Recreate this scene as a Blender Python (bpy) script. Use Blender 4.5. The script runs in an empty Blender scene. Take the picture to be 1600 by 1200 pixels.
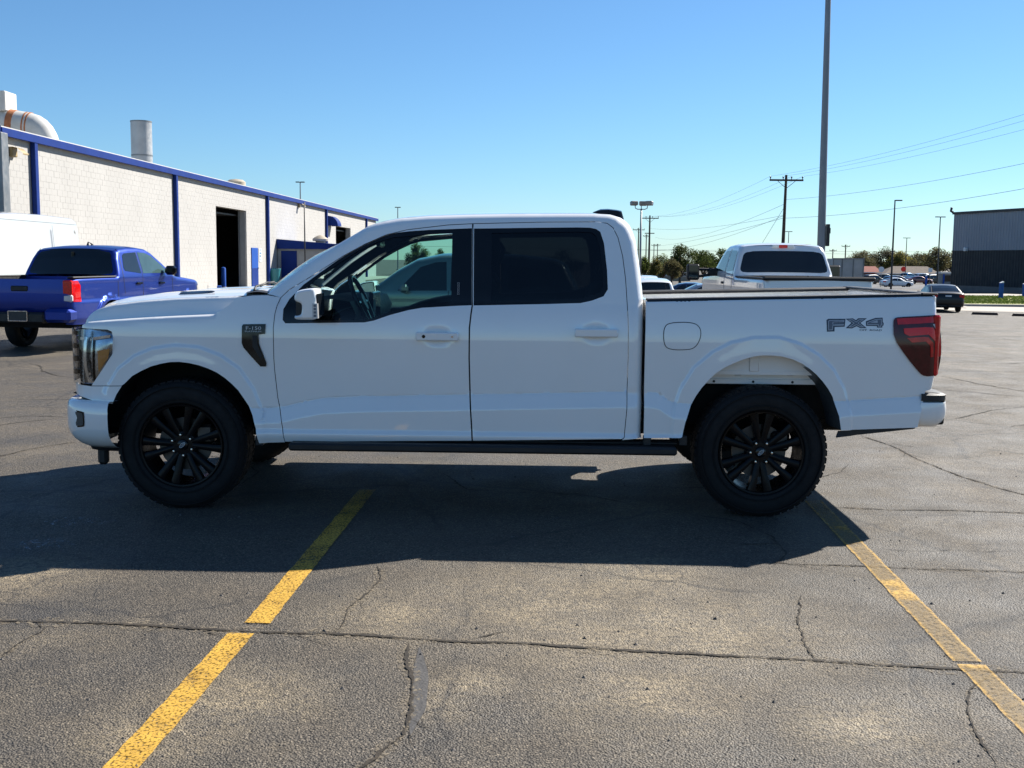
import bpy, bmesh, math, random
import numpy as np
from mathutils import Vector, Matrix
from mathutils.geometry import delaunay_2d_cdt

random.seed(7)
RNG = np.random.default_rng(7)
scene = bpy.context.scene
COL = scene.collection
PI = math.pi

# ------------------------------------------------------------------ camera
F_PX, HORIZON, ROLL, EYE = 1730.0, 407.0, 0.009, 1.61      # in pixels of the 1600x1200 photograph
PITCH = math.atan((600 - HORIZON) / F_PX)
CAM_R = Matrix.Rotation(PI / 2 - PITCH, 3, 'X') @ Matrix.Rotation(ROLL, 3, 'Z')
cam_data = bpy.data.cameras.new('camera')
cam_data.sensor_width = 36.0
cam_data.lens = 36.0 * F_PX / 1600.0
cam_data.clip_start = 0.05
cam_data.clip_end = 6000.0
cam = bpy.data.objects.new('camera', cam_data)
COL.objects.link(cam)
cam.matrix_world = Matrix.Translation((0, 0, EYE)) @ CAM_R.to_4x4()
scene.camera = cam

# ------------------------------------------------------------------ sky and sun
SX, SY = -0.97, -0.84                    # shadow shift per metre of height (x right, y away)
SUN_DIR = Vector((-SX, -SY, 1.0)).normalized()      # towards the sun
SUN_EL = math.asin(SUN_DIR.z)
SUN_AZ = math.atan2(SUN_DIR.x, SUN_DIR.y)           # clockwise from +Y
world = bpy.data.worlds.new('World')
scene.world = world
world.use_nodes = True
wn = world.node_tree
sky = wn.nodes.new('ShaderNodeTexSky')
sky.sky_type = 'NISHITA'
sky.sun_disc = False
sky.sun_elevation = SUN_EL
sky.sun_rotation = SUN_AZ
sky.altitude = 0.0
sky.air_density = 0.95
sky.dust_density = 0.1
sky.ozone_density = 9.0
bg = wn.nodes['Background']
bg.inputs['Strength'].default_value = 0.063
tint = wn.nodes.new('ShaderNodeMix')          # white balance of the photograph: slightly cyan
tint.data_type = 'RGBA'; tint.blend_type = 'MULTIPLY'; tint.inputs[0].default_value = 1.0
tint.inputs[7].default_value = (0.90, 1.0, 0.97, 1.0)
wn.links.new(sky.outputs[0], tint.inputs[6])
wn.links.new(tint.outputs[2], bg.inputs['Color'])
sun_data = bpy.data.lights.new('sun', 'SUN')
sun_data.energy = 5.0
sun_data.angle = math.radians(0.55)
sun_data.color = (1.0, 0.945, 0.86)
sun = bpy.data.objects.new('sun', sun_data)
COL.objects.link(sun)
sun.location = (30, 40, 60)
sun.rotation_euler = SUN_DIR.to_track_quat('Z', 'Y').to_euler()
vs = scene.view_settings
vs.view_transform = 'Standard'
vs.look = 'None'
vs.gamma = 1.0
vs.use_curve_mapping = False
vs.exposure = 1.12

# ------------------------------------------------------------------ pixel helpers (a pixel gives a direction only)
def ray(px, py):
    return CAM_R @ Vector(((px - 800) / F_PX, -(py - 600) / F_PX, -1.0))
def sstep(a, b, x):
    t = np.clip((np.asarray(x, float) - a) / (b - a), 0, 1)
    return t * t * (3 - 2 * t)
def ground_z(x, y):
    """height of the lot: level round the truck, falling about two metres towards the street on the right"""
    w = sstep(-10, 3, x)
    return -(0.95 * sstep(24, 58, y) + 1.05 * sstep(75, 190, y) + 2.2 * sstep(235, 330, y)) * w
def on_plane(px, py, z=0.0):
    d = ray(px, py)
    t = (z - EYE) / d.z
    return Vector((d.x * t, d.y * t, z))
def on_ground(px, py):
    z = 0.0
    for _ in range(40):
        p = on_plane(px, py, z)
        if p.y < 0 or p.y > 2000: break
        z = 0.5 * z + 0.5 * float(ground_z(p.x, p.y))
    p.z = float(ground_z(p.x, p.y))
    return p
def at_depth(px, py, y):
    d = ray(px, py)
    t = y / d.y
    return Vector((d.x * t, y, EYE + d.z * t))

# ------------------------------------------------------------------ materials
MATS = {}
def nodes_of(name):
    m = bpy.data.materials.new(name)
    m.use_nodes = True
    nt = m.node_tree
    b = nt.nodes['Principled BSDF']
    MATS[name] = m
    return m, nt, b
def N(nt, typ, **kw):
    n = nt.nodes.new(typ)
    for k, v in kw.items():
        if k.startswith('i_'):
            key = k[2:]
            n.inputs[int(key) if key.isdigit() else key].default_value = v
        else:
            setattr(n, k, v)
    return n
def L(nt, a, b): nt.links.new(a, b)
def ramp(nt, fac, stops):
    r = nt.nodes.new('ShaderNodeValToRGB')
    e = r.color_ramp.elements
    e[0].position, e[0].color = stops[0][0], (*stops[0][1], 1)
    e[1].position, e[1].color = stops[-1][0], (*stops[-1][1], 1)
    for p, c in stops[1:-1]:
        q = e.new(p); q.color = (*c, 1)
    L(nt, fac, r.inputs[0])
    return r.outputs[0]
def grey(a): return (a, a, a)
def math_n(nt, op, a, b=None, clamp=False):
    n = nt.nodes.new('ShaderNodeMath'); n.operation = op; n.use_clamp = clamp
    for i, v in enumerate((a, b)):
        if v is None: continue
        if isinstance(v, (int, float)): n.inputs[i].default_value = v
        else: L(nt, v, n.inputs[i])
    return n.outputs[0]
def mixc(nt, fac, a, b, mode='MIX'):
    n = nt.nodes.new('ShaderNodeMix'); n.data_type = 'RGBA'; n.blend_type = mode
    for i, v in ((0, fac), (6, a), (7, b)):
        if isinstance(v, (int, float)): n.inputs[i].default_value = v
        elif isinstance(v, tuple): n.inputs[i].default_value = (*v, 1) if len(v) == 3 else v
        else: L(nt, v, n.inputs[i])
    return n.outputs[2]
def noise(nt, vec, scale, detail=4.0, rough=0.55, dist=0.0):
    n = N(nt, 'ShaderNodeTexNoise', i_Scale=scale, i_Detail=detail, i_Roughness=rough, i_Distortion=dist)
    if vec is not None: L(nt, vec, n.inputs['Vector'])
    return n.outputs[0]
def pos(nt, obj=False):
    if obj: return nt.nodes.new('ShaderNodeTexCoord').outputs['Object']
    return nt.nodes.new('ShaderNodeNewGeometry').outputs['Position']
def bump(nt, b, h, strength, dist=0.01):
    n = N(nt, 'ShaderNodeBump', i_Strength=strength, i_Distance=dist)
    L(nt, h, n.inputs['Height']); L(nt, n.outputs[0], b.inputs['Normal'])

def simple(name, col, rough=0.5, metal=0.0, coat=0.0, spec=0.5, var=0.12, vscale=3.0, bmp=0.0, bscale=60.0, rvar=0.1, emit=None):
    """principled material with soft procedural variation of colour, roughness and fine relief"""
    m, nt, b = nodes_of(name)
    p = pos(nt, True)
    n1 = noise(nt, p, vscale, 5)
    dark = tuple(c * (1 - var) for c in col); light = tuple(min(1, c * (1 + var)) for c in col)
    L(nt, ramp(nt, n1, [(0.3, dark), (0.7, light)]), b.inputs['Base Color'])
    n2 = noise(nt, p, vscale * 4, 3)
    L(nt, ramp(nt, n2, [(0.3, grey(max(0, rough - rvar))), (0.7, grey(min(1, rough + rvar)))]), b.inputs['Roughness'])
    b.inputs['Metallic'].default_value = metal
    b.inputs['Specular IOR Level'].default_value = spec
    if coat:
        b.inputs['Coat Weight'].default_value = coat
        b.inputs['Coat Roughness'].default_value = 0.03
    if bmp: bump(nt, b, noise(nt, p, bscale, 3), bmp, 0.004)
    return m
def paint(name, col, rough=0.32, flake=0.0, dust=0.03, coat=1.0, ior=1.8):
    """car paint: base coat under a clear coat, thin dust gathered in soft patches"""
    m, nt, b = nodes_of(name)
    p = pos(nt, True)
    d = ramp(nt, noise(nt, p, 2.3, 6, 0.6), [(0.42, grey(0)), (0.75, grey(dust))])
    L(nt, mixc(nt, d, col, (0.42, 0.38, 0.32)), b.inputs['Base Color'])
    b.inputs['Metallic'].default_value = flake
    b.inputs['Roughness'].default_value = rough
    b.inputs['Coat Weight'].default_value = coat
    b.inputs['Coat IOR'].default_value = ior
    L(nt, ramp(nt, noise(nt, p, 9, 4), [(0.3, grey(0.015)), (0.8, grey(0.05))]), b.inputs['Coat Roughness'])
    return m
def glass(name, tint, dark=1.0, ior=1.5):
    """thin sheet glass: tinted see-through plus a Fresnel reflection"""
    m, nt, b = nodes_of(name)
    nt.nodes.remove(b)
    out = nt.nodes['Material Output']
    tr = N(nt, 'ShaderNodeBsdfTransparent'); tr.inputs[0].default_value = (*[c * dark for c in tint], 1)
    gl = N(nt, 'ShaderNodeBsdfGlossy', i_Roughness=0.02)
    fr = N(nt, 'ShaderNodeFresnel', i_IOR=ior)
    sm = noise(nt, pos(nt, True), 6, 4)
    f = math_n(nt, 'MULTIPLY', fr.outputs[0], ramp(nt, sm, [(0.3, grey(0.95)), (0.7, grey(1.05))]))
    mx = nt.nodes.new('ShaderNodeMixShader')
    L(nt, f, mx.inputs[0]); L(nt, tr.outputs[0], mx.inputs[1]); L(nt, gl.outputs[0], mx.inputs[2])
    L(nt, mx.outputs[0], out.inputs['Surface'])
    return m

paint('white_paint', (0.88, 0.88, 0.87), 0.35, dust=0.05)
paint('old_white_paint', (0.74, 0.75, 0.75), 0.4, dust=0.08)
paint('van_white_paint', (0.50, 0.50, 0.485), 0.4, dust=0.05)
paint('blue_paint', (0.006, 0.032, 0.26), 0.36, 0.6, 0.0, 0.5, 1.4)
paint('grey_green_paint', (0.17, 0.20, 0.19), 0.3, 0.5, 0.03)
paint('black_paint', (0.004, 0.004, 0.005), 0.4, 0.0, 0.01, 0.35, 1.4)
paint('navy_paint', (0.012, 0.025, 0.08), 0.3, 0.2, 0.02)
paint('maroon_paint', (0.16, 0.012, 0.012), 0.3, 0.2, 0.02)
paint('sky_blue_paint', (0.12, 0.32, 0.55), 0.3, 0.2, 0.02)
paint('silver_paint', (0.42, 0.43, 0.44), 0.3, 0.6, 0.02)
simple('gloss_black', (0.005, 0.005, 0.006), 0.14, var=0.2, spec=0.4)
simple('black_plastic', (0.012, 0.012, 0.013), 0.55, var=0.3, bmp=0.15, bscale=400)
simple('rubber', (0.010, 0.010, 0.011), 0.75, var=0.25, vscale=8, bmp=0.2, bscale=120, spec=0.3)
simple('underbody', (0.012, 0.012, 0.012), 0.8, var=0.4, vscale=6, spec=0.2)
simple('wheel_black', (0.005, 0.005, 0.006), 0.3, var=0.2, spec=0.18)
simple('lug_chrome', (0.55, 0.55, 0.57), 0.18, metal=1.0)
simple('chrome', (0.75, 0.76, 0.78), 0.1, metal=1.0)
simple('brake_steel', (0.10, 0.095, 0.09), 0.5, metal=1.0, var=0.3)
simple('interior_dark', (0.014, 0.015, 0.017), 0.6, var=0.3, bmp=0.1, bscale=200)
simple('interior_trim', (0.05, 0.055, 0.06), 0.45, var=0.2)
simple('seat_leather', (0.02, 0.02, 0.022), 0.5, var=0.25, bmp=0.15, bscale=150)
simple('headliner', (0.10, 0.10, 0.10), 0.9)
simple('decal_dark', (0.035, 0.045, 0.07), 0.35, coat=0.3)
simple('decal_silver', (0.42, 0.45, 0.50), 0.35)
simple('decal_grey', (0.12, 0.14, 0.18), 0.35)
simple('letter_silver', (0.62, 0.64, 0.66), 0.35)
simple('paper', (0.75, 0.76, 0.74), 0.7)
glass('glass_clear', (0.62, 0.86, 0.80), 0.92)
glass('glass_windshield', (0.60, 0.84, 0.84), 0.92)
glass('glass_privacy', (0.075, 0.085, 0.09), 1.0)
glass('lens_clear', (0.9, 0.93, 0.95), 0.95)
simple('dark_glass', (0.010, 0.013, 0.016), 0.05, spec=0.6, var=0.2, rvar=0.02)
simple('teal_glass', (0.05, 0.09, 0.09), 0.05, spec=0.6, var=0.2, rvar=0.02)
simple('red_lens', (0.60, 0.004, 0.006), 0.12, coat=0.3, var=0.25, vscale=25)
simple('dark_red_lens', (0.07, 0.002, 0.004), 0.1, coat=0.15, var=0.3, vscale=25)
simple('bright_red_lens', (0.85, 0.006, 0.006), 0.2, coat=0.3, var=0.1)
simple('amber_lens', (0.9, 0.34, 0.06), 0.25, coat=0.8)
simple('white_lens', (0.62, 0.62, 0.62), 0.15, coat=1.0)
simple('mirror_face', (0.8, 0.85, 0.88), 0.03, metal=1.0, rvar=0.01, var=0.02)
simple('screen', (0.02, 0.03, 0.04), 0.1)

# ------------------------------------------------------------------ mesh helpers
class MB:
    def __init__(s): s.v = []; s.f = []; s.n = None
    def add(s, vs_, fs):
        o = len(s.v)
        s.v += [tuple(p) for p in vs_]
        s.f += [tuple(i + o for i in f) for f in fs]
        return s
    def box(s, x0, x1, y0, y1, z0, z1, b=0.0, M=None):
        c = ((x0 + x1) / 2, (y0 + y1) / 2, (z0 + z1) / 2)
        h = (abs(x1 - x0) / 2, abs(y1 - y0) / 2, abs(z1 - z0) / 2)
        b = min(b, *[q * 0.98 for q in h])
        sg = [(i, j, k) for i in (-1, 1) for j in (-1, 1) for k in (-1, 1)]
        if b <= 0:
            V = [(c[0] + i * h[0], c[1] + j * h[1], c[2] + k * h[2]) for i, j, k in sg]
            Fs = [(0, 1, 3, 2), (4, 6, 7, 5), (0, 4, 5, 1), (2, 3, 7, 6), (0, 2, 6, 4), (1, 5, 7, 3)]
        else:
            V = []
            for i, j, k in sg:
                for a in range(3):
                    hh = [h[q] - (b if q != a else 0) for q in range(3)]
                    V.append((c[0] + i * hh[0], c[1] + j * hh[1], c[2] + k * hh[2]))
            idx = {q: n for n, q in enumerate(sg)}
            def vi(i, j, k, a): return idx[(i, j, k)] * 3 + a
            Fs = []
            for sgn in (-1, 1):
                Fs.append([vi(sgn, -1, -1, 0), vi(sgn, 1, -1, 0), vi(sgn, 1, 1, 0), vi(sgn, -1, 1, 0)][::sgn])
                Fs.append([vi(-1, sgn, -1, 1), vi(1, sgn, -1, 1), vi(1, sgn, 1, 1), vi(-1, sgn, 1, 1)][::-sgn])
                Fs.append([vi(-1, -1, sgn, 2), vi(1, -1, sgn, 2), vi(1, 1, sgn, 2), vi(-1, 1, sgn, 2)][::sgn])
            for p in (-1, 1):
                for q in (-1, 1):
                    Fs.append([vi(p, q, -1, 0), vi(p, q, 1, 0), vi(p, q, 1, 1), vi(p, q, -1, 1)][::-1 if p * q < 0 else 1])
                    Fs.append([vi(p, -1, q, 0), vi(p, 1, q, 0), vi(p, 1, q, 2), vi(p, -1, q, 2)][::1 if p * q < 0 else -1])
                    Fs.append([vi(-1, p, q, 1), vi(1, p, q, 1), vi(1, p, q, 2), vi(-1, p, q, 2)][::-1 if p * q < 0 else 1])
            for i, j, k in sg:
                Fs.append([vi(i, j, k, 0), vi(i, j, k, 1), vi(i, j, k, 2)][::1 if i * j * k > 0 else -1])
        if M is not None: V = [M @ Vector(p) for p in V]
        return s.add(V, Fs)
    def tube(s, pts, r, n=8, cap=True):
        pts = [Vector(p) for p in pts]
        rs = r if isinstance(r, (list, tuple)) else [r] * len(pts)
        V = []; Fs = []
        up = Vector((0, 0, 1))
        t0 = (pts[1] - pts[0]).normalized()
        if abs(t0.dot(up)) > 0.95: up = Vector((1, 0, 0))
        x = t0.cross(up).normalized()
        for i, p in enumerate(pts):
            t = (pts[min(i + 1, len(pts) - 1)] - pts[max(i - 1, 0)]).normalized()
            x = (x - t * x.dot(t)).normalized()
            y = t.cross(x)
            for k in range(n):
                a = 2 * PI * k / n
                V.append(p + (x * math.cos(a) + y * math.sin(a)) * rs[i])
        for i in range(len(pts) - 1):
            for k in range(n):
                a, b_ = i * n + k, i * n + (k + 1) % n
                Fs.append((a, b_, b_ + n, a + n))
        if cap:
            Fs.append(tuple(range(n))[::-1]); Fs.append(tuple(range((len(pts) - 1) * n, len(pts) * n)))
        return s.add(V, Fs)
    def lathe(s, prof, n=32, center=(0, 0, 0), axis='y', closed=False, a0=0.0, a1=2 * PI):
        """prof: list of (axial, radius)"""
        full = abs(a1 - a0 - 2 * PI) < 1e-6
        m = n if full else n + 1
        V = []; Fs = []
        for ax, r in prof:
            for k in range(m):
                a = a0 + (a1 - a0) * k / n
                c, d = r * math.cos(a), r * math.sin(a)
                p = {'y': (c, ax, d), 'z': (c, d, ax), 'x': (ax, c, d)}[axis]
                V.append((p[0] + center[0], p[1] + center[1], p[2] + center[2]))
        rows = len(prof)
        for i in range(rows if closed else rows - 1):
            j = (i + 1) % rows
            for k in range(n):
                k2 = (k + 1) % m if full else k + 1
                Fs.append((i * m + k, i * m + k2, j * m + k2, j * m + k))
        return s.add(V, Fs)
    def prism(s, poly, fmap, d0, d1):
        """polygon (a,b) pushed from depth d0 to d1 through fmap(a,b,d)"""
        n = len(poly)
        V = [fmap(a, b, d0) for a, b in poly] + [fmap(a, b, d1) for a, b in poly]
        Fs = [tuple(range(n))[::-1], tuple(range(n, 2 * n))]
        Fs += [(i, (i + 1) % n, n + (i + 1) % n, n + i) for i in range(n)]
        return s.add(V, Fs)
    def grid(s, P):
        """P: rows of points"""
        r, c = len(P), len(P[0])
        V = [p for row in P for p in row]
        Fs = [(i * c + j, i * c + j + 1, (i + 1) * c + j + 1, (i + 1) * c + j) for i in range(r - 1) for j in range(c - 1)]
        return s.add(V, Fs)
    def merge(s, o):
        return s.add(o.v, o.f)
    def mirrored(s, W):
        m = MB(); m.v = [(x, W - y, z) for x, y, z in s.v]; m.f = [tuple(reversed(f)) for f in s.f]
        if s.n is not None: m.n = [(a, -b, c) for a, b, c in s.n]
        return m
    def build(s, name, mat, parent=None, smooth=False, angle=None, fix=True):
        me = bpy.data.meshes.new(name)
        me.from_pydata(s.v, [], s.f)
        if fix and s.n is None:
            bm = bmesh.new(); bm.from_mesh(me)
            bmesh.ops.recalc_face_normals(bm, faces=bm.faces)
            bm.to_mesh(me); bm.free()
        me.update()
        if smooth or s.n is not None:
            me.polygons.foreach_set('use_smooth', [True] * len(me.polygons))
            if angle: me.set_sharp_from_angle(angle=math.radians(angle))
        if s.n is not None: me.normals_split_custom_set_from_vertices(s.n)
        me.materials.append(MATS[mat] if isinstance(mat, str) else mat)
        o = bpy.data.objects.new(name, me)
        COL.objects.link(o)
        if parent is not None: o.parent = parent
        return o
def tag(o, label=None, cat=None, group=None, kind=None):
    if label: o['label'] = label
    if cat: o['category'] = cat
    if group: o['group'] = group
    if kind: o['kind'] = kind
    return o
def thing(name, label, cat, loc=(0, 0, 0), rz=0.0, group=None):
    o = bpy.data.objects.new(name, None)
    o.empty_display_size = 0.2
    COL.objects.link(o)
    o.location = loc; o.rotation_euler = (0, 0, rz)
    return tag(o, label, cat, group)
def copy_tree(o, parent=None):
    c = o.copy(); COL.objects.link(c)
    if parent is not None: c.parent = parent
    for ch in list(o.children): copy_tree(ch, c)
    return c
def part_box(name, mat, parent, *a, b=0.005):
    return MB().box(*a, b=b).build(name, mat, parent)

# ---- curved panels over a (u,z) side view: v = S(u,z) measured inwards from the widest side plane
def poly_dist(px, py, pl, closed=False):
    d = np.full(np.shape(px), 1e9)
    n = len(pl)
    for i in range(n if closed else n - 1):
        ax, ay = pl[i]; bx, by = pl[(i + 1) % n]
        ex, ey = bx - ax, by - ay
        L2 = ex * ex + ey * ey + 1e-12
        t = np.clip(((px - ax) * ex + (py - ay) * ey) / L2, 0, 1)
        d = np.minimum(d, np.hypot(px - ax - t * ex, py - ay - t * ey))
    return d
def inside(px, py, poly):
    r = np.zeros(np.shape(px), bool)
    n = len(poly)
    for i in range(n):
        ax, ay = poly[i]; bx, by = poly[(i + 1) % n]
        c = ((ay > py) != (by > py)) & (px < (bx - ax) * (py - ay) / ((by - ay) + 1e-15) + ax)
        r ^= c
    return r
def densify(pl, step, closed=True):
    out = []
    n = len(pl)
    for i in range(n if closed else n - 1):
        a, b = pl[i], pl[(i + 1) % n]
        k = max(1, int(math.hypot(b[0] - a[0], b[1] - a[1]) / step))
        for j in range(k): out.append((a[0] + (b[0] - a[0]) * j / k, a[1] + (b[1] - a[1]) * j / k))
    if not closed: out.append(pl[-1])
    return out
def chaikin(pl, it=2, closed=True):
    for _ in range(it):
        out = []
        n = len(pl)
        for i in range(n if closed else n - 1):
            a, b = pl[i], pl[(i + 1) % n]
            out += [(a[0] * .75 + b[0] * .25, a[1] * .75 + b[1] * .25), (a[0] * .25 + b[0] * .75, a[1] * .25 + b[1] * .75)]
        if not closed: out = [pl[0]] + out + [pl[-1]]
        pl = out
    return pl
def offset_poly(pl, d):
    """shrink a simple polygon by d"""
    n = len(pl)
    A = sum(pl[i][0] * pl[(i + 1) % n][1] - pl[(i + 1) % n][0] * pl[i][1] for i in range(n))
    sg = 1 if A > 0 else -1
    out = []
    for i in range(n):
        p, q, r = pl[i - 1], pl[i], pl[(i + 1) % n]
        e1 = Vector((q[0] - p[0], q[1] - p[1])).normalized(); e2 = Vector((r[0] - q[0], r[1] - q[1])).normalized()
        n1 = Vector((-e1.y, e1.x)) * sg; n2 = Vector((-e2.y, e2.x)) * sg
        m = n1 + n2
        if m.length < 1e-6: m = n1
        m.normalize()
        k = d / max(0.35, m.dot(n1))
        out.append((q[0] + m.x * k, q[1] + m.y * k))
    return out
def tri_panel(outline, holes=(), step=0.03, edge_rows=(), extra=()):
    """2-D triangulation of a polygon with holes: returns points, triangles and boundary loops"""
    loops = [densify(outline, step)] + [densify(h, step) for h in holes]
    pts = []; edges = []; bl = []
    for lp in loops:
        o = len(pts); pts += lp
        idx = list(range(o, o + len(lp))); bl.append(idx)
        edges += [(idx[i], idx[(i + 1) % len(idx)]) for i in range(len(idx))]
    xs = [p[0] for p in outline]; ys = [p[1] for p in outline]
    gx, gy = np.meshgrid(np.arange(min(xs), max(xs), step), np.arange(min(ys), max(ys), step))
    gx = gx.ravel(); gy = gy.ravel()
    ok = inside(gx, gy, loops[0])
    d = poly_dist(gx, gy, loops[0], True)
    for h in loops[1:]:
        ok &= ~inside(gx, gy, h)
        d = np.minimum(d, poly_dist(gx, gy, h, True))
    ok &= d > step * 0.45
    inner = list(zip(gx[ok], gy[ok]))
    for r in edge_rows:
        row = offset_poly(loops[0], r)
        inner += [p for p, k in zip(row, inside(np.array([q[0] for q in row]), np.array([q[1] for q in row]), loops[0])) if k]
    if len(extra):
        ex = np.array([p[0] for p in extra]); ey = np.array([p[1] for p in extra])
        k = inside(ex, ey, loops[0])
        dd = poly_dist(ex, ey, loops[0], True)
        for h in loops[1:]:
            k &= ~inside(ex, ey, h); dd = np.minimum(dd, poly_dist(ex, ey, h, True))
        k &= dd > 0.004
        if k.any():
            gi = np.array(inner); keep = np.ones(len(inner), bool)
            exk, eyk = ex[k], ey[k]
            for i in range(len(inner)):
                if np.min(np.abs(exk - gi[i, 0]) + np.abs(eyk - gi[i, 1])) < step * 0.35: keep[i] = False
            inner = [p for p, q in zip(inner, keep) if q] + list(zip(exk, eyk))
    allp = [Vector((float(a), float(b))) for a, b in pts + inner]
    V, E, Fc, ov, oe, of = delaunay_2d_cdt(allp, edges, [], 0, 1e-6)
    P = np.array([(p.x, p.y) for p in V])
    T = []
    for f in Fc:
        for i in range(1, len(f) - 1): T.append((f[0], f[i], f[i + 1]))
    T = np.array(T)
    c = P[T].mean(axis=1)
    ok = inside(c[:, 0], c[:, 1], loops[0])
    for h in loops[1:]: ok &= ~inside(c[:, 0], c[:, 1], h)
    T = T[ok]
    # orient counter-clockwise in (u,z)
    a, b, c3 = P[T[:, 0]], P[T[:, 1]], P[T[:, 2]]
    cr = (b[:, 0] - a[:, 0]) * (c3[:, 1] - a[:, 1]) - (b[:, 1] - a[:, 1]) * (c3[:, 0] - a[:, 0])
    T[cr < 0] = T[cr < 0][:, ::-1]
    T = T[np.abs(cr) > 1e-9]
    # map loops to new indices
    inv = {}
    for newi, olds in enumerate(ov):
        for o in olds: inv[o] = newi
    bl = [[inv.get(i, i) for i in lp] for lp in bl]
    return P, T, bl
def side_panel(outline, S, holes=(), step=0.03, edge_rows=(), flange=0.025, lift=0.0, extra=()):
    """thin curved skin at v = S(u,z) with its rim folded inwards"""
    P, T, bl = tri_panel(outline, holes, step, edge_rows, extra)
    u, z = P[:, 0], P[:, 1]
    e = 0.002
    v = S(u, z) - lift
    ue, ze = u.copy(), z.copy()                 # slopes are read just inside the rim
    for k, lp in enumerate(bl):
        n_ = len(lp)
        A_ = sum(P[lp[i]][0] * P[lp[(i + 1) % n_]][1] - P[lp[(i + 1) % n_]][0] * P[lp[i]][1] for i in range(n_))
        sg_ = (1 if A_ > 0 else -1) * (1 if k == 0 else -1)
        for j in range(n_):
            a_, b_ = P[lp[j - 1]], P[lp[(j + 1) % n_]]
            tx, tz = b_[0] - a_[0], b_[1] - a_[1]
            q_ = math.hypot(tx, tz) + 1e-9
            ue[lp[j]] = u[lp[j]] - tz / q_ * sg_ * 0.0032
            ze[lp[j]] = z[lp[j]] + tx / q_ * sg_ * 0.0032
    su = (S(ue + e, ze) - S(ue - e, ze)) / (2 * e)
    sz = (S(ue, ze + e) - S(ue, ze - e)) / (2 * e)
    nn = np.stack([su, -np.ones_like(su), sz], 1)
    nn /= np.linalg.norm(nn, axis=1)[:, None]
    m = MB()
    m.v = [(float(a), float(b), float(c)) for a, b, c in zip(u, v, z)]
    m.f = [tuple(int(i) for i in t) for t in T]
    m.n = [tuple(map(float, q)) for q in nn]
    if flange:
        for k, lp in enumerate(bl):
            n = len(lp)
            pp = [(P[i][0], P[i][1]) for i in lp]
            A = sum(pp[i][0] * pp[(i + 1) % n][1] - pp[(i + 1) % n][0] * pp[i][1] for i in range(n))
            sg = (1 if A > 0 else -1) * (1 if k == 0 else -1)
            base = len(m.v)
            for j, i in enumerate(lp):
                a, b = pp[j - 1], pp[(j + 1) % n]
                t = Vector((b[0] - a[0], b[1] - a[1]))
                if t.length < 1e-9: t = Vector((1, 0))
                t.normalize()
                o = Vector((t.y, -t.x)) * sg
                x, y, zz = m.v[i]
                m.v.append((x, y, zz)); m.n.append((o.x, 0, o.y))
                m.v.append((x - o.x * 0.010, y + flange, zz - o.y * 0.010)); m.n.append((o.x, 0, o.y))
            for j in range(n):
                a = base + 2 * j; b = base + 2 * ((j + 1) % n)
                f = (a, a + 1, b + 1, b) if sg * 1 > 0 else (a, b, b + 1, a + 1)
                m.f.append(f)
    return m
def cross_strip(pl, S, W, crown=0.03, bow=0.0, n=17, power=2.0, norm=None):
    """surface from the near side edge to the far one along a side-view polyline"""
    rows = []
    for i, (u, z) in enumerate(pl):
        a = pl[max(i - 1, 0)]; b = pl[min(i + 1, len(pl) - 1)]
        t = Vector((b[0] - a[0], b[1] - a[1]))
        t = t.normalized() if t.length > 1e-9 else Vector((1, 0))
        nx, nz = -t.y, t.x
        if norm is not None and nx * norm[0] + nz * norm[1] < 0: nx, nz = -nx, -nz
        s0 = float(S(np.array([u]), np.array([z]))[0])
        row = []
        for k in range(n):
            w = -1 + 2 * k / (n - 1)
            w = math.copysign(abs(w) ** 0.8, w)
            h = 1 - abs(w) ** power
            y = W / 2 + w * (W / 2 - s0)
            c = crown(u, z) if callable(crown) else crown
            row.append((u + nx * c * h + bow * h, y, z + nz * c * h))
        rows.append(row)
    return MB().grid(rows)
def text_mesh(txt, size, fmap, parent, name, mat, sx=1.0, depth=0.0015, align='CENTER'):
    """lettering as real thin geometry; fmap(a,b,d) places the flat text"""
    cu = bpy.data.curves.new('letters', 'FONT')
    cu.body = txt; cu.size = size; cu.align_x = align; cu.align_y = 'CENTER'
    cu.extrude = depth; cu.resolution_u = 3
    ob = bpy.data.objects.new('letters', cu)
    COL.objects.link(ob)
    dg = bpy.context.evaluated_depsgraph_get()
    me = bpy.data.meshes.new_from_object(ob.evaluated_get(dg))
    bpy.data.objects.remove(ob)
    m = MB()
    m.v = [tuple(fmap(v.co.x * sx, v.co.y, v.co.z)) for v in me.vertices]
    m.f = [tuple(p.vertices) for p in me.polygons]
    bpy.data.meshes.remove(me)
    return m.build(name, mat, parent)
# ================================================================== MAIN PICKUP TRUCK
# local axes: x = rearwards from the front hub, y = across (0 = side towards the camera), z = up
W = 2.03
_a = on_plane(284, 796); _b = on_plane(1187.5, 809)
AX = (_b - _a).normalized(); AV = Vector((-AX.y, AX.x, 0))
WB = (_b - _a).length
TO = _a - AV * 0.04
TRUCK = thing('pickup_truck', 'large white crew cab pickup truck with black wheels, parked broadside on the yellow lines', 'pickup truck',
              (TO.x, TO.y, 0), math.atan2(AX.y, AX.x))
_oc = Vector((0, 0, EYE)) - TO
O_L = (_oc.dot(AX), _oc.dot(AV), EYE)
def lray(px, py):
    d = ray(px, py)
    return d.dot(AX), d.dot(AV), d.z
def P(px, py, S=None, v=0.0):
    """photo pixel -> (u,z) on the truck's own side surface"""
    du, dv, dz = lray(px, py)
    for _ in range(18 if S else 1):
        t = (v - O_L[1]) / dv
        u, z = O_L[0] + du * t, O_L[2] + dz * t
        if S: v = min(0.19, 0.3 * v + 0.7 * float(S(np.array([u]), np.array([z]))[0]))
    return (u, z)
def PL(lst, S=None, v=0.0): return [P(a, b, S, v) for a, b in lst]

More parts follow.
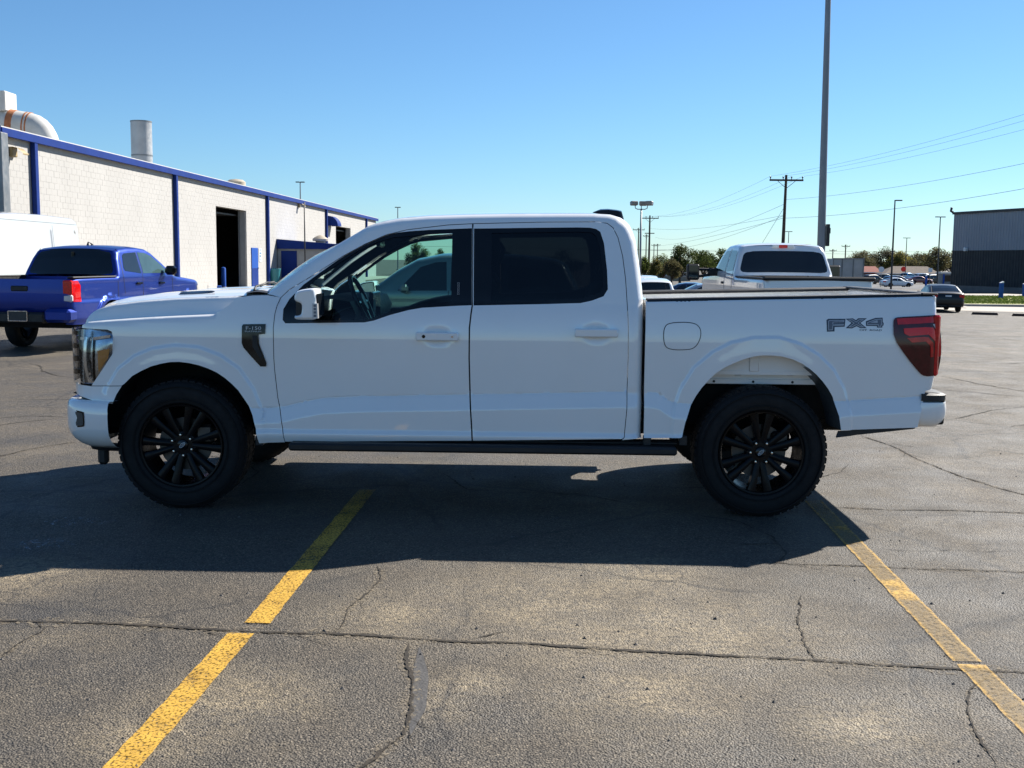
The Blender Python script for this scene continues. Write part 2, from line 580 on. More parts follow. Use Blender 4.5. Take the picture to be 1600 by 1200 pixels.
S0 = lambda u, z: 0.02 + 0 * u
ARCH_F = PL([(175, 631), (182, 615), (193, 600), (205, 588), (219, 580), (234, 573), (250, 568.5), (265, 566), (278.5, 565.6), (294, 567.5), (309.5, 571), (324, 576), (338, 582.5), (350, 590.5), (361, 600), (371, 610), (379, 621.5), (388, 635), (395, 650), (401, 669), (406, 692)], S0)
FLARE_F = PL([(158, 612), (163.6, 602), (180, 574.6), (206, 554), (234.6, 542), (271, 537), (309.5, 540), (343, 552.7), (374, 574.6), (397, 608), (410, 640), (415, 700), (158, 700)], S0)
ARCH_R = PL([(1313, 672), (1310, 650), (1301.7, 620), (1295, 608), (1286.7, 596.7), (1277, 586), (1266.7, 577), (1254, 568.5), (1240, 562), (1224, 557.5), (1206.7, 555.7), (1193, 555.6), (1180, 557), (1165, 561), (1150, 566.7), (1134, 574), (1120, 583), (1108, 594), (1096.7, 606.7), (1088, 619), (1080, 633), (1070, 660), (1065, 682)], S0)
FLARE_R = PL([(1045, 700), (1050, 640), (1061.7, 606.7), (1083, 573), (1113, 548), (1143, 533), (1180, 525), (1220, 525), (1253, 535), (1283, 553), (1306.7, 576.7), (1323, 606.7), (1332, 640), (1334, 700)], S0)
CREASE = sorted(PL([(60, 640), (395, 638), (436, 637.5), (470, 629), (505, 622.5), (560, 620), (735, 617), (980, 612.5), (1010, 612.5), (1028, 614), (1040, 622), (1050, 629), (1078, 631), (1313, 627), (1440, 620), (1500, 619)], S0))
CU = np.array([c[0] for c in CREASE]); CZ = np.array([c[1] for c in CREASE])
PLAN = [(-0.36, 0.0), (-0.50, 0.008), (-0.58, 0.025), (-0.65, 0.06), (-0.70, 0.105), (-0.735, 0.165), (-0.76, 0.25), (-0.78, 0.40), (-0.793, 0.70), (-0.80, 1.015)]
PU = np.array([p[0] for p in PLAN][::-1]); PV = np.array([p[1] for p in PLAN][::-1])
def front_in(u): return np.interp(u, PU, PV, right=0.0)
def sm(x): x = np.clip(x, 0, 1); return x * x * (3 - 2 * x)
def ro(u, z, pl, r):
    q = np.clip(r - poly_dist(u, z, pl), 0, r)
    return r - np.sqrt(np.maximum(r * r - q * q, 0))
def S_base(u, z):
    s = 0.050 + 0.45 * np.clip(z - 1.08, 0, None) ** 2
    zl = np.interp(u, CU, CZ)
    led = sum(np.clip((zl - z) / 0.095 + o_, 0, 1) for o_ in (-0.05, -0.02, 0.0, 0.02, 0.05)) / 5
    s = s - 0.034 * led + 0.004 * np.exp(-((z - zl + 0.002) / 0.004) ** 2) - 0.016 * sm((0.535 - z) / 0.03) + 0.03 * sm((0.50 - z) / 0.09)
    for fl in (FLARE_F, FLARE_R):
        ins = inside(u, z, fl); d = poly_dist(u, z, fl[:-2] if fl is FLARE_F else fl)
        s = s - np.where(ins, 0.013 * sm(d / 0.020) + 0.003 * sm((d - 0.03) / 0.09), 0)
    return s + front_in(u)
# extra mesh rows along the creases so that they stay crisp
GUIDE = []
for fl in (FLARE_F[:-2], FLARE_R):
    cc = (0.0 if fl is not FLARE_R else WB, 0.42)
    for d in (-0.004, 0.003, 0.010, 0.017, 0.024):
        for a, b in densify(fl, 0.018, False):
            L_ = math.hypot(a - cc[0], b - cc[1]); k = (L_ - d) / L_
            GUIDE.append((cc[0] + (a - cc[0]) * k, cc[1] + (b - cc[1]) * k))
for u in np.arange(CU[0], CU[-1], 0.022):
    zc = float(np.interp(u, CU, CZ))
    for d in (0.010, 0.004, -0.002, -0.008, -0.016, -0.05, -0.086, -0.095, -0.104): GUIDE.append((u, zc + d))
    for zc in (0.540, 0.530, 0.518, 0.504): GUIDE.append((u, zc))
ZB = P(700, 479, S0)[1]
def S_cab_raw(u, z):
    k = 0.035
    return S_base(u, np.minimum(z, ZB + 0.02)) + 0.31 * k * np.log1p(np.exp(np.clip((z - ZB) / k, -30, 30)))
# --- outlines of the cab
ROOF_PX = [(571, 353), (584, 348), (600, 344), (625, 339.5), (670, 336), (737, 334), (800, 333), (880, 332.5), (930, 332.5), (955, 334), (972, 339)]
REAR_PX = [(972, 339), (980, 344.5), (986, 351), (991, 362), (995, 375), (1000, 411), (1004.5, 449), (1006.5, 470), (1006, 500), (1005, 560), (1003, 683)]
WIND_PX = [(414, 460), (440, 440), (479, 411), (505, 394), (526, 381), (550, 366), (571, 353)]
ROOF = PL(ROOF_PX, S_cab_raw); REAR = PL(REAR_PX, S_cab_raw); WIND = PL(WIND_PX, S_cab_raw)
TOP = WIND + ROOF[1:]
def S_cab(u, z):
    return S_cab_raw(u, z) + np.maximum(ro(u, z, TOP, 0.055), ro(u, z, REAR, 0.075))
HND = [P(683, 526, S0), P(932, 520.5, S0)]
def S_door(u, z):
    s = S_cab_raw(u, z)
    for hu, hz in HND: s = s + 0.013 * np.exp(-(((u - hu) / 0.075) ** 2 + ((z - hz) / 0.05) ** 2) ** 2)
    return s
DOORLINE_F = [(438, 465), (452, 452), (490, 429), (535, 400), (569, 381.3), (602.5, 366), (636, 358), (670, 354), (700, 350.5), (738, 348.5)]
SEAM_FD = [(438, 465), (432.5, 477), (429, 490), (426.5, 512), (427.3, 560), (428.6, 578), (433.5, 621), (441, 668), (445, 691)]
SEAM_MID = [(738, 348.5), (738, 477), (736, 490), (733.5, 512), (733, 560), (734.5, 620), (738, 689.5)]
DOORLINE_R = [(738, 348.5), (850, 346), (936, 345.5), (950, 348), (959, 355), (966.6, 371), (973.4, 400), (978, 436), (981, 481), (982.4, 512), (982, 560), (980, 640), (976, 684), (972, 687)]
f_out = PL(SEAM_FD[::-1] + DOORLINE_F[1:] + SEAM_MID[1:], S_cab_raw)
r_out = PL(SEAM_MID[::-1] + DOORLINE_R[1:], S_cab_raw)
WIN_F = PL([(441.6, 500), (442.8, 483), (452, 467.5), (474, 445), (500, 426), (524, 409), (557.5, 386.5), (586.8, 372), (613.8, 364), (640, 361), (670, 359), (737, 356.3), (737, 477), (710, 478), (659, 481), (638, 484.6), (609, 492.3), (584, 501), (569, 503.8), (446, 505.3)], S_cab_raw)
WIN_R = PL([(740, 356.8), (767.5, 356.5), (840, 355.5), (902.5, 355), (922, 355.4), (932, 357.5), (938.5, 362), (944, 380), (948.6, 422), (949.8, 452), (943, 463), (925, 469.8), (907, 473.6), (857, 475), (767, 476.8), (740, 477.3)], S_cab_raw)
GL_F = PL([(476, 500), (476, 452), (500, 432), (526, 414), (558, 393), (588, 378.5), (614, 371), (670, 366), (706, 364.5), (705, 472), (660, 475), (638, 479), (607, 487.5), (582, 497), (566, 499.5)], S_cab_raw)
GL_R = PL([(768, 364), (840, 363), (902, 362), (925, 363), (932, 369), (937, 385), (941, 422), (942, 450), (936, 458), (905, 467), (857, 469), (768, 471)], S_cab_raw)
SILL = [(1003, 685), (972, 687.5), (738, 690.5), (445, 692)]

def both(mb, name, mat, parent, far_name=None, smooth=True, angle=None):
    a = mb.build(name, mat, parent, smooth, angle)
    b = mb.mirrored(W).build(name, mat, parent, smooth, angle)
    return a, b

# cab frame: pillars, roof rail, cab corner
frame_out = PL([(438, 465), (427, 461.5)], S_cab_raw) + WIND + ROOF[1:] + REAR[1:] + PL([(1003, 685), (972, 687.5)], S_cab_raw) + [p for p in r_out[len(SEAM_MID):][::-1]][1:] + PL(DOORLINE_F[::-1], S_cab_raw)[:-1]
mb = side_panel(frame_out, S_cab, step=0.028, edge_rows=(0.004, 0.012, 0.025, 0.042), flange=0.03)
both(mb, 'cab_frame', 'white_paint', TRUCK)
mb = side_panel(offset_poly(frame_out, 0.012), S_cab, step=0.06, flange=0.0, lift=-0.055); mb.n = None
both(mb, 'pillar_trim', 'interior_dark', TRUCK)
GAP = 0.0045
def S_in(u, z): return S_cab_raw(u, z)
doors = []
for nm, out, win, gl, gm in (('front_door', f_out, WIN_F, GL_F, 'glass_clear'), ('rear_door', r_out, WIN_R, GL_R, 'glass_privacy')):
    out2 = offset_poly(out, GAP)
    skin = side_panel(out2, S_door, [win], step=0.025, edge_rows=(0.006,), flange=0.03, extra=GUIDE)
    da, db = both(skin, nm, 'white_paint', TRUCK)
    doors.append((da, db))
    trim = side_panel(offset_poly(win, -0.002), lambda u, z: S_in(u, z) + 0.006, [gl], step=0.03, flange=0.012)
    card = side_panel(offset_poly(out, 0.02), S_in, [offset_poly(gl, -0.004)], step=0.05, flange=0.02, lift=-0.05); card.n = None
    pane = side_panel(offset_poly(gl, -0.003), lambda u, z: S_in(u, z) + 0.012, step=0.05, flange=0.0)
    for d, fl in ((da, False), (db, True)):
        for m_, n_, mt in ((trim, 'window_trim', 'gloss_black'), (card, 'door_card', 'interior_dark'), (pane, 'window_pane', gm)):
            (m_.mirrored(W) if fl else m_).build(n_, mt, d, True)
# door handles
for k, ((hu, hz), (da, db)) in enumerate(zip(HND, doors)):
    s = float(S_base(np.array([hu]), np.array([hz]))[0])
    h = MB().box(hu - 0.135, hu + 0.135, s - 0.036, s + 0.004, hz - 0.0265, hz + 0.0265, b=0.007)
    h.build('handle', 'white_paint', da, True, 40); h.mirrored(W).build('handle', 'white_paint', db, True, 40)
    if k == 0:
        MB().lathe([(0, 0.011), (-0.002, 0.010), (-0.002, 0)], 14, (hu - 0.085, s - 0.0362, hz)).build('door_sensor', 'gloss_black', da)
        MB().lathe([(0, 0.008), (-0.002, 0.007), (-0.002, 0)], 14, (hu + 0.095, s - 0.0362, hz)).build('lock_cylinder', 'chrome', da)
# keypad on the dark pillar
ku, kz0 = P(716.5, 441, S_in); _, kz1 = P(716.5, 461, S_in)
kp = MB()
for i in range(5):
    z = kz0 + (kz1 - kz0) * (i + 0.5) / 5
    s = float(S_in(np.array([ku]), np.array([z]))[0])
    for a, b in ((-0.006, -0.0045), (0.0045, 0.006)): kp.box(ku + a, ku + b, s - 0.001, s + 0.006, z - 0.006, z + 0.006)
    for a, b in ((-0.006, -0.0045), (0.0045, 0.006)): kp.box(ku - 0.0045, ku + 0.0045, s - 0.001, s + 0.006, z + a, z + b)
s = float(S_in(np.array([ku]), np.array([kz0]))[0])
kp.build('keypad', 'decal_silver', doors[0][0])

# roof, windshield, back of cab
S_top = lambda u, z: S_cab_raw(u, z) + 0.052 + 0.023 * sm((u - (ROOF[-1][0] - 0.09)) / 0.08)
S_rear = lambda u, z: S_cab_raw(u, z) + 0.0755
def blendS(u, z): return np.where(u > ROOF[-1][0] - 0.12, S_rear(u, z), S_top(u, z))
roof_pl = densify(ROOF, 0.06, False)
mb = cross_strip(roof_pl, S_top, W, crown=lambda u, z: 0.028 * float(sm((ROOF[-1][0] + 0.02 - u) / 0.25)), n=25, power=2.4, norm=(-0.2, 1))
roof = mb.build('roof', 'white_paint', TRUCK, True)
liner = cross_strip([(u + 0.02, z - 0.055) for u, z in roof_pl[5:]], S_top, W, crown=0.012, n=9)
liner.build('headliner', 'headliner', TRUCK, True)
wind_pl = densify(WIND, 0.06, False)
mb = cross_strip([(u + 0.004, z - 0.004) for u, z in wind_pl], S_top, W, crown=lambda u, z: 0.024 + 0.075 * float(sm((WIND[-1][0] - u) / 0.5)), n=25, power=2.2, norm=(-1, 1))
mb.build('windshield', 'glass_windshield', TRUCK, True)
bk = cross_strip(densify(REAR[:9], 0.05, False), S_rear, W, crown=0.02, n=21)
# keep the window opening in the back panel free
zt, zbm = REAR[3][1] - 0.02, ZB + 0.03
bk.f = [f for f in bk.f if not all((0.30 < bk.v[i][1] < W - 0.30) and (zbm - 0.06 < bk.v[i][2] < zt + 0.03) for i in f)]
bk.build('cab_back', 'white_paint', TRUCK, True)
rw = cross_strip([(u - 0.012, z) for u, z in densify(REAR[2:9], 0.08, False)], lambda u, z: np.maximum(0.24, S_cab_raw(u, z) + 0.095), W, crown=0.02, n=13)
rw.build('rear_window', 'glass_privacy', TRUCK, True)
# roof pod at the back edge
c = P(949, 333, v=1.0)
pod = MB()
rows = []
for x, h, w in ((-0.125, -0.02, 0.06), (-0.10, 0.006, 0.09), (-0.05, 0.026, 0.11), (0.0, 0.028, 0.115), (0.06, 0.022, 0.115), (0.095, 0.015, 0.11), (0.11, -0.03, 0.10)):
    rows.append([(c[0] + x, W / 2 - w, c[1] - 0.05), (c[0] + x, W / 2 - w * 0.85, c[1] + h - 0.008), (c[0] + x, W / 2 - w * 0.5, c[1] + h), (c[0] + x, W / 2 + w * 0.5, c[1] + h), (c[0] + x, W / 2 + w * 0.85, c[1] + h - 0.008), (c[0] + x, W / 2 + w, c[1] - 0.05)])
pod.grid(rows)
pod.build('roof_pod', 'gloss_black', TRUCK, True, 50)

# hood -----------------------------------------------------------------
SHUT_PX = [(136, 503), (165, 500.5), (200, 498), (235, 495.8), (270, 494), (305, 492.5), (333, 491.3), (345, 486), (356, 478), (365, 470), (371, 464.5)]
HTOP_PX = [(127, 507), (131, 499), (136, 493), (141.7, 488), (149, 484), (159.7, 480.2), (180, 475), (219, 470), (247, 467.5), (276, 465.6), (312, 464), (348, 463), (371, 462.3), (395, 461.8), (416, 461.3)]
SHUT = PL(SHUT_PX, S_base)
zsh = lambda u: np.interp(u, [p[0] for p in SHUT[:7]] + [0.8], [p[1] for p in SHUT[:7]] + [SHUT[6][1]])
S_hood_raw = lambda u, z: S_base(u, np.minimum(z, 1.1)) + 0.098 + 0.35 * np.clip(z - zsh(u), 0, None)
HTOP = PL(HTOP_PX, S_hood_raw)
S_hood = lambda u, z: S_hood_raw(u, z) + ro(u, z, HTOP, 0.028)
hood_side = side_panel(SHUT + PL([(371, 463)], S_hood_raw) + [p for p in HTOP[:-2][::-1]], S_hood, step=0.025, edge_rows=(0.003, 0.009, 0.018), flange=0.02)
S_ht = lambda u, z: S_hood_raw(u, z) + 0.023
htp = densify(HTOP, 0.03, False)
def hood_z(u, y):
    """dome and creases of the bonnet over its edge line"""
    w = abs(y - W / 2)
    f = float(sm((u + 0.84) / 0.35))
    return f * (0.030 * (1 - (w / 0.92) ** 2) + 0.014 * float(sm((0.62 - w) / 0.05)) - 0.008 * float(sm((0.30 - w) / 0.06)))
rows = []
for u, z in htp:
    s0 = float(S_ht(np.array([u]), np.array([z]))[0])
    s0 = min(s0, 0.36)
    row = []
    for k in range(41):
        w = -1 + k / 20.0
        y = W / 2 + w * (W / 2 - s0)
        bow = -0.075 * (1 - w * w) * (1 - float(sm((u + 0.83) / 0.5)))
        row.append((u + bow, y, z + hood_z(u, y) * (1 - abs(w) ** 14)))
    rows.append(row)
hood_top = MB().grid(rows).build('hood', 'white_paint', TRUCK, True)
hood_side.build('hood_skirt', 'white_paint', hood_top, True); hood_side.mirrored(W).build('hood_skirt', 'white_paint', hood_top, True)
for sgn in (-1, 1):      # dark louvres set in the bonnet
    v0 = MB()
    ua, ub = P(282, 463, v=0.42)[0], P(336, 463, v=0.42)[0]
    rr = []
    for i in range(9):
        u = ua + (ub - ua) * i / 8
        wd = 0.045 * math.sin(PI * min(1, (i + 0.6) / 8.4)) ** 0.5
        y0 = W / 2 + sgn * 0.60
        zz = np.interp(u, [p[0] for p in HTOP], [p[1] for p in HTOP])
        rr.append([(u, y0 - wd, zz + hood_z(u, y0 - wd) + 0.003), (u, y0, zz + hood_z(u, y0) + 0.008), (u, y0 + wd, zz + hood_z(u, y0 + wd) + 0.003)])
    v0.grid(rr).build('hood_vent', 'gloss_black', hood_top, True)
# cowl and wipers
cu0, cz0 = P(380, 462, v=0.15)
cw = MB()
cwr = []
for i in range(6):
    t = i / 5
    cwr.append([(cu0 + 0.16 * t - 0.10 * (1 - (w * w)), W / 2 + w * 0.80, cz0 + 0.012 + 0.012 * math.sin(PI * t) + 0.012 * (1 - w * w)) for w in [q / 8 - 1 for q in range(17)]])
cw.grid(cwr)
cw.build('cowl', 'black_plastic', TRUCK, True)
for y0, y1 in ((0.25, 0.85), (0.95, 1.60)):
    w_ = MB()
    w_.tube([(cu0 + 0.02, y0 + 0.1, cz0 + 0.03), (cu0 - 0.02, y0 + 0.30, cz0 + 0.05), (cu0 + 0.03, y1, cz0 + 0.075)], 0.008, 6)
    w_.tube([(cu0 + 0.05, y0 + 0.15, cz0 + 0.055), (cu0 + 0.02, y1 - 0.15, cz0 + 0.075), (cu0 + 0.03, y1 + 0.08, cz0 + 0.065)], 0.006, 6)
    w_.build('wiper', 'black_plastic', TRUCK, True)

# fenders --------------------------------------------------------------
S_fen = lambda u, z: S_base(u, z) + ro(u, z, SHUT[:7], 0.035)
HL_PX = [(122.5, 513.5), (145, 514.8), (168, 516), (174, 519), (176, 526), (175, 553), (160, 577), (143, 601), (138, 602.5)]
fen = SHUT + PL([(395, 461.8), (418, 461.2), (438, 465)], S_base) + PL(SEAM_FD[1:], S_base) + ARCH_F[::-1][:-2] + PL([(190, 602.5), (143, 602.5), (160, 577.5), (175.5, 553.5), (176.5, 526), (174.5, 518), (168, 515), (145, 513.8), (128, 512.5), (129, 508)], S_base)
mb = side_panel(fen, S_fen, step=0.025, edge_rows=(0.003, 0.01, 0.022), flange=0.03, extra=GUIDE)
fa, fb = both(mb, 'fender', 'white_paint', TRUCK)
lg = []
for u, z in densify(SHUT[:8], 0.03, False):
    s0 = float(S_fen(np.array([u]), np.array([z]))[0]); s1 = float(S_hood(np.array([u]), np.array([z + 0.004]))[0])
    lg.append([(u, s0 - 0.001, z - 0.001), (u, (s0 + s1) / 2, z + 0.003), (u, s1 + 0.012, z + 0.002)])
lg = MB().grid(lg)
lg.build('fender_ledge', 'white_paint', fa, True); lg.mirrored(W).build('fender_ledge', 'white_paint', fb, True)
# lower front fascia
fas = PL([(116.5, 597), (126, 601), (143, 603.5), (190, 603.5), (182, 616), (175.5, 631), (150, 627), (116.5, 613)], S_base)
both(side_panel(fas, S_base, step=0.025, flange=0.03), 'fascia', 'white_paint', TRUCK)

def sweep(prof, plan, off=0.0):
    """profile rows (outset, z) carried along the plan curve to the centre and mirrored to the far side"""
    pts = list(plan) + [(u, W - v) for u, v in plan[::-1][1:]]
    rows = []
    for o, z in prof:
        row = []
        for i, (u, v) in enumerate(pts):
            a = pts[max(i - 1, 0)]; b = pts[min(i + 1, len(pts) - 1)]
            t = Vector((b[0] - a[0], b[1] - a[1])).normalized()
            nrm = Vector((-t.y, t.x))
            row.append((u + nrm.x * o * 1, v + nrm.y * o, z))
        rows.append(row)
    return rows
def zat(py, px=112, v=0.24): return P(px, py, v=v)[1]
plan_s = chaikin(PLAN, 2, False)
# inner core behind grille and lamps
z_sl, z_hl = zat(616), zat(513)
# front bumper
bz = [zat(y) for y in (619.5, 622, 630, 645, 660, 670, 679, 687, 692)]
bo = [0.010, 0.028, 0.038, 0.040, 0.038, 0.030, 0.005, -0.035, -0.075]
ue = P(173.5, 650, v=0.0)[0]
bplan = [(ue, 0.0)] + [p for p in plan_s if p[0] < ue - 0.02]
prof = [(-0.10, bz[0] - 0.004)] + list(zip(bo, bz)) + [(-0.20, bz[-1] + 0.01)]
R = sweep([(o, z) for o, z in prof], bplan)
bump_f = MB().grid(R).build('front_bumper', 'white_paint', TRUCK, True, 50)
for fl in (False, True):
    m = MB()
    y0 = 0.0
    poly = PL([(117.5, 640), (130, 643), (131.8, 645), (132.6, 664), (131, 666.8), (120, 667.5), (118, 665.5), (116.5, 642)], lambda u, z: front_in(u) - 0.038)
    m = side_panel(chaikin(poly, 1), lambda u, z: front_in(u) - 0.044, step=0.03, flange=0.03)
    inner = side_panel(offset_poly(chaikin(poly, 1), 0.010), lambda u, z: front_in(u) - 0.047, step=0.03, flange=0.02)
    q = (m.mirrored(W) if fl else m).build('fog_light', 'gloss_black', bump_f, True)
    (inner.mirrored(W) if fl else inner).build('lens', 'interior_trim', q, True)
# black slot, air dam, tow hooks
slot = [(-0.05, z_sl + 0.02), (-0.05, bz[0] - 0.01)]
MB().grid(sweep([(o, z) for o, z in slot], bplan)).build('bumper_slot', 'black_plastic', TRUCK, True)
dam = [(-0.09, bz[-1] + 0.02), (-0.10, bz[-1] - 0.025), (-0.12, bz[-1] - 0.03)]
MB().grid(sweep([(o, z) for o, z in dam], bplan)).build('air_dam', 'black_plastic', TRUCK, True)
thu, thz = P(161.5, 698, v=0.16)
for fl in (False, True):
    m = MB()
    y0 = 0.13 if not fl else W - 0.19
    m.box(thu - 0.033, thu + 0.033, y0, y0 + 0.06, thz - 0.115, thz + 0.06, 0.018)
    m.build('air_deflector', 'black_plastic', TRUCK)
# grille between the lamps
gpl = [p for p in plan_s if p[1] > 0.36]
gp = sweep([(o, z) for o, z in ((-0.03, z_sl - 0.0), (-0.02, z_sl + 0.10), (-0.02, z_hl - 0.10), (-0.035, z_hl + 0.01))], gpl)
gr = MB().grid(gp).build('grille', 'gloss_black', TRUCK, True)
for i in range(5):
    z = z_sl + 0.05 + (z_hl - z_sl - 0.09) * i / 4
    MB().grid(sweep([(o, zz) for o, zz in ((-0.02, z - 0.018), (0.0, z - 0.012), (0.0, z + 0.012), (-0.02, z + 0.018))], gpl)).build('grille_bar', 'black_plastic', gr, True)
MB().grid(sweep([(o, zz) for o, zz in ((-0.03, z_sl + 0.0), (0.004, z_sl + 0.012), (-0.03, z_sl + 0.03))], [p for p in plan_s if p[1] > 0.2])).build('grille_surround', 'white_paint', gr, True)
simple('lamp_housing', (0.40, 0.43, 0.47), 0.2, metal=1.0, var=0.3, vscale=14)
# headlights: housing, reflector bits and clear cover wrapping the corner
cols = []
for px, y0, y1 in ((175.5, 524, 551.5), (170, 517.5, 560), (160, 516.4, 576), (150, 515.8, 590), (143, 515.3, 600), (136, 515, 601), (129, 514.6, 600)):
    a = P(px, y0, S_base); b = P(px, y1, S_base)
    cols.append((a[0], b[0], a[1], b[1]))
zt_, zb_ = cols[-1][2], cols[-1][3]
front_cols = [(u, v) for u, v in plan_s if u < cols[-1][0] - 0.02 and v < 0.46]
def lamp(ins, rows_n=7, sh=0.0, only=None):
    R_ = []
    bl_ = lambda j: -0.022 * math.sin(PI * j / rows_n)
    for (ua, ub, za, zb) in cols:
        R_.append([(ua + (ub - ua) * j / rows_n, float(S_base(np.array([ua + (ub - ua) * j / rows_n]), np.array([1.0]))[0]) + ins + bl_(j), za + (zb - za) * j / rows_n) for j in range(rows_n + 1)])
    for u, v in front_cols:
        R_.append([(u + ins * min(1, v / 0.2), v + 0.02 + ins * max(0, 1 - v / 0.2), zt_ + (zb_ + 0.02 * v - zt_) * j / rows_n) for j in range(rows_n + 1)])
    return R_
for fl in (False, True):
    def put(m, name, mat, par):
        return (m.mirrored(W) if fl else m).build(name, mat, par, True)
    hl = put(MB().grid(lamp(0.05)), 'headlight', 'lamp_housing', TRUCK)
    Rl = lamp(0.035)
    # vertical bright blade, horizontal blade, amber reflector
    blade = MB().grid([r[1:] for r in Rl[4:7]]); put(blade, 'light_blade', 'chrome', hl)
    bar = MB().grid([[r[1], [r[1][0], r[1][1], r[1][2] - 0.018]] for r in Rl[1:]]); put(bar, 'light_bar', 'chrome', hl)
    am = side_panel(PL([(150, 549), (169, 545), (167, 560), (152, 582)], S_base), lambda u, z: S_base(u, z) + 0.022, step=0.03, flange=0.02)
    put(am, 'reflector', 'amber_lens', hl)
    R3 = lamp(0.03)
    for k in (8, 10):
        if k + 2 < len(R3): put(MB().grid([r[2:6] for r in R3[k:k + 2]]), 'lamp_module', 'chrome', hl)
    put(MB().grid(lamp(-0.002)), 'lamp_cover', 'lens_clear', hl)
# fender vent with lettering
VENT = PL([(380.5, 506.5), (415.4, 506), (414.3, 521.5), (404.3, 522.3), (405.2, 537), (411, 552), (417, 567.5), (416, 572.5), (407.5, 572.5), (394, 558), (381, 543), (378.2, 536), (378.5, 509)], S_base)
for fl, fo in ((False, fa), (True, fb)):
    m = side_panel(VENT, S_base, step=0.02, flange=0.012, lift=0.008)
    vn = (m.mirrored(W) if fl else m).build('fender_vent', 'gloss_black', fo, True)
    if not fl:
        m = side_panel(PL([(395, 524), (402, 524), (402.5, 537), (410, 556), (407, 560), (395, 541)], S_base), S_base, step=0.02, flange=0.006, lift=0.0105)
        m.build('vent_blade', 'black_plastic', vn, True)
        for t_, px, py, sz, sx in (('F-150', 396.5, 512.8, 0.031, 1.42), ('PLATINUM', 396, 517.8, 0.0125, 1.75)):
            cu_, cz_ = P(px, py, S_base)
            s = float(S_base(np.array([cu_]), np.array([cz_]))[0])
            text_mesh(t_, sz, lambda a, b, d: (cu_ + a, s - 0.0095 - d, cz_ + b), vn, 'lettering', 'letter_silver', sx, 0.001)

# bed -------------------------------------------------------------------
BTOP_PX = [(1009, 470.5), (1100, 468.5), (1250, 466), (1400, 463.2), (1463, 461.8)]
BREAR_PX = [(1463, 461.8), (1465.5, 470), (1466.5, 492), (1467, 520), (1466, 560), (1463.5, 588), (1458.5, 610)]
S_bed_raw = lambda u, z: S_base(u, z)
BTOP = PL(BTOP_PX, S_bed_raw); BREAR = PL(BREAR_PX, S_bed_raw)
S_bed = lambda u, z: S_bed_raw(u, z) + np.maximum(ro(u, z, BTOP, 0.018), ro(u, z, BREAR, 0.045))
bed_out = BTOP + BREAR[1:] + PL([(1446, 611), (1440, 640), (1433.5, 668)], S_bed_raw) + ARCH_R + PL([(1063, 684.5), (1006, 684.5), (1007.5, 560), (1009, 485)], S_bed_raw)
mb = side_panel(bed_out, S_bed, step=0.025, edge_rows=(0.003, 0.008, 0.018, 0.032), flange=0.03, extra=GUIDE)
ba, bb = both(mb, 'bed_side', 'white_paint', TRUCK)
u0b, u1b = BTOP[0][0], BTOP[-1][0]
zr = [p[1] for p in BTOP]
def zrail(u): return float(np.interp(u, [p[0] for p in BTOP], zr))
for fl, par in ((False, ba), (True, bb)):
    m = MB()
    rows = []
    for i in range(25):
        u = u0b + 0.01 + (u1b - u0b - 0.03) * i / 24
        z = zrail(u); s = float(S_base(np.array([u]), np.array([z]))[0])
        rows.append([(u, s + 0.006, z - 0.030), (u, s + 0.004, z - 0.004), (u, s + 0.016, z + 0.012), (u, s + 0.030, z + 0.016), (u, s + 0.10, z + 0.014), (u, s + 0.118, z + 0.004), (u, s + 0.12, z - 0.014)])
    m.grid(rows)
    (m.mirrored(W) if fl else m).build('bed_rail_cap', 'black_plastic', par, True, 35)
    inn = MB()
    z0 = 0.92
    ln = [(u0b + 0.03, 0.13), (u0b + 0.55, 0.13), (u1b - 0.05, 0.13)]
    inn.grid([[(u, 0.165, z0), (u, 0.165, z0 + 0.2), (u, 0.165, zrail(u) - 0.12), (u, 0.150, zrail(u) - 0.10), (u, 0.150, zrail(u) - 0.012)] for u in np.linspace(u0b + 0.03, u1b - 0.06, 12)])
    for u in np.linspace(u0b + 0.3, u1b - 0.3, 4): inn.box(u - 0.03, u + 0.03, 0.155, 0.175, z0, zrail(u) - 0.11, 0.004)
    (inn.mirrored(W) if fl else inn).build('bed_inner_wall', 'white_paint', par, True, 40)
    for u in (u0b + 0.25, u1b - 0.22):
        t = MB().box(u - 0.02, u + 0.02, 0.150, 0.168, zrail(u) - 0.16, zrail(u) - 0.12, 0.004)
        (t.mirrored(W) if fl else t).build('tie_down', 'black_plastic', par)
mb = MB().box(u0b + 0.02, u1b - 0.03, 0.16, W - 0.16, 0.90, 0.925)
for y in np.linspace(0.3, W - 0.3, 12): mb.box(u0b + 0.06, u1b - 0.1, y - 0.03, y + 0.03, 0.922, 0.936, 0.005)
mb.build('bed_floor', 'white_paint', TRUCK)
part_box('bed_front_wall', 'white_paint', TRUCK, u0b + 0.012, u0b + 0.05, 0.11, W - 0.11, 0.60, zr[0] + 0.004)
tg = MB().box(u1b - 0.075, u1b + 0.004, 0.10, W - 0.10, 0.86, zr[-1] + 0.0, 0.012).build('tailgate', 'white_paint', TRUCK)
MB().box(u1b - 0.09, u1b + 0.012, 0.098, W - 0.098, zr[-1] + 0.002, zr[-1] + 0.016, 0.007).build('tailgate_cap', 'black_plastic', tg)
MB().box(u1b + 0.002, u1b + 0.012, 0.85, 1.18, 1.16, 1.24, 0.005).build('tailgate_handle', 'black_plastic', tg)
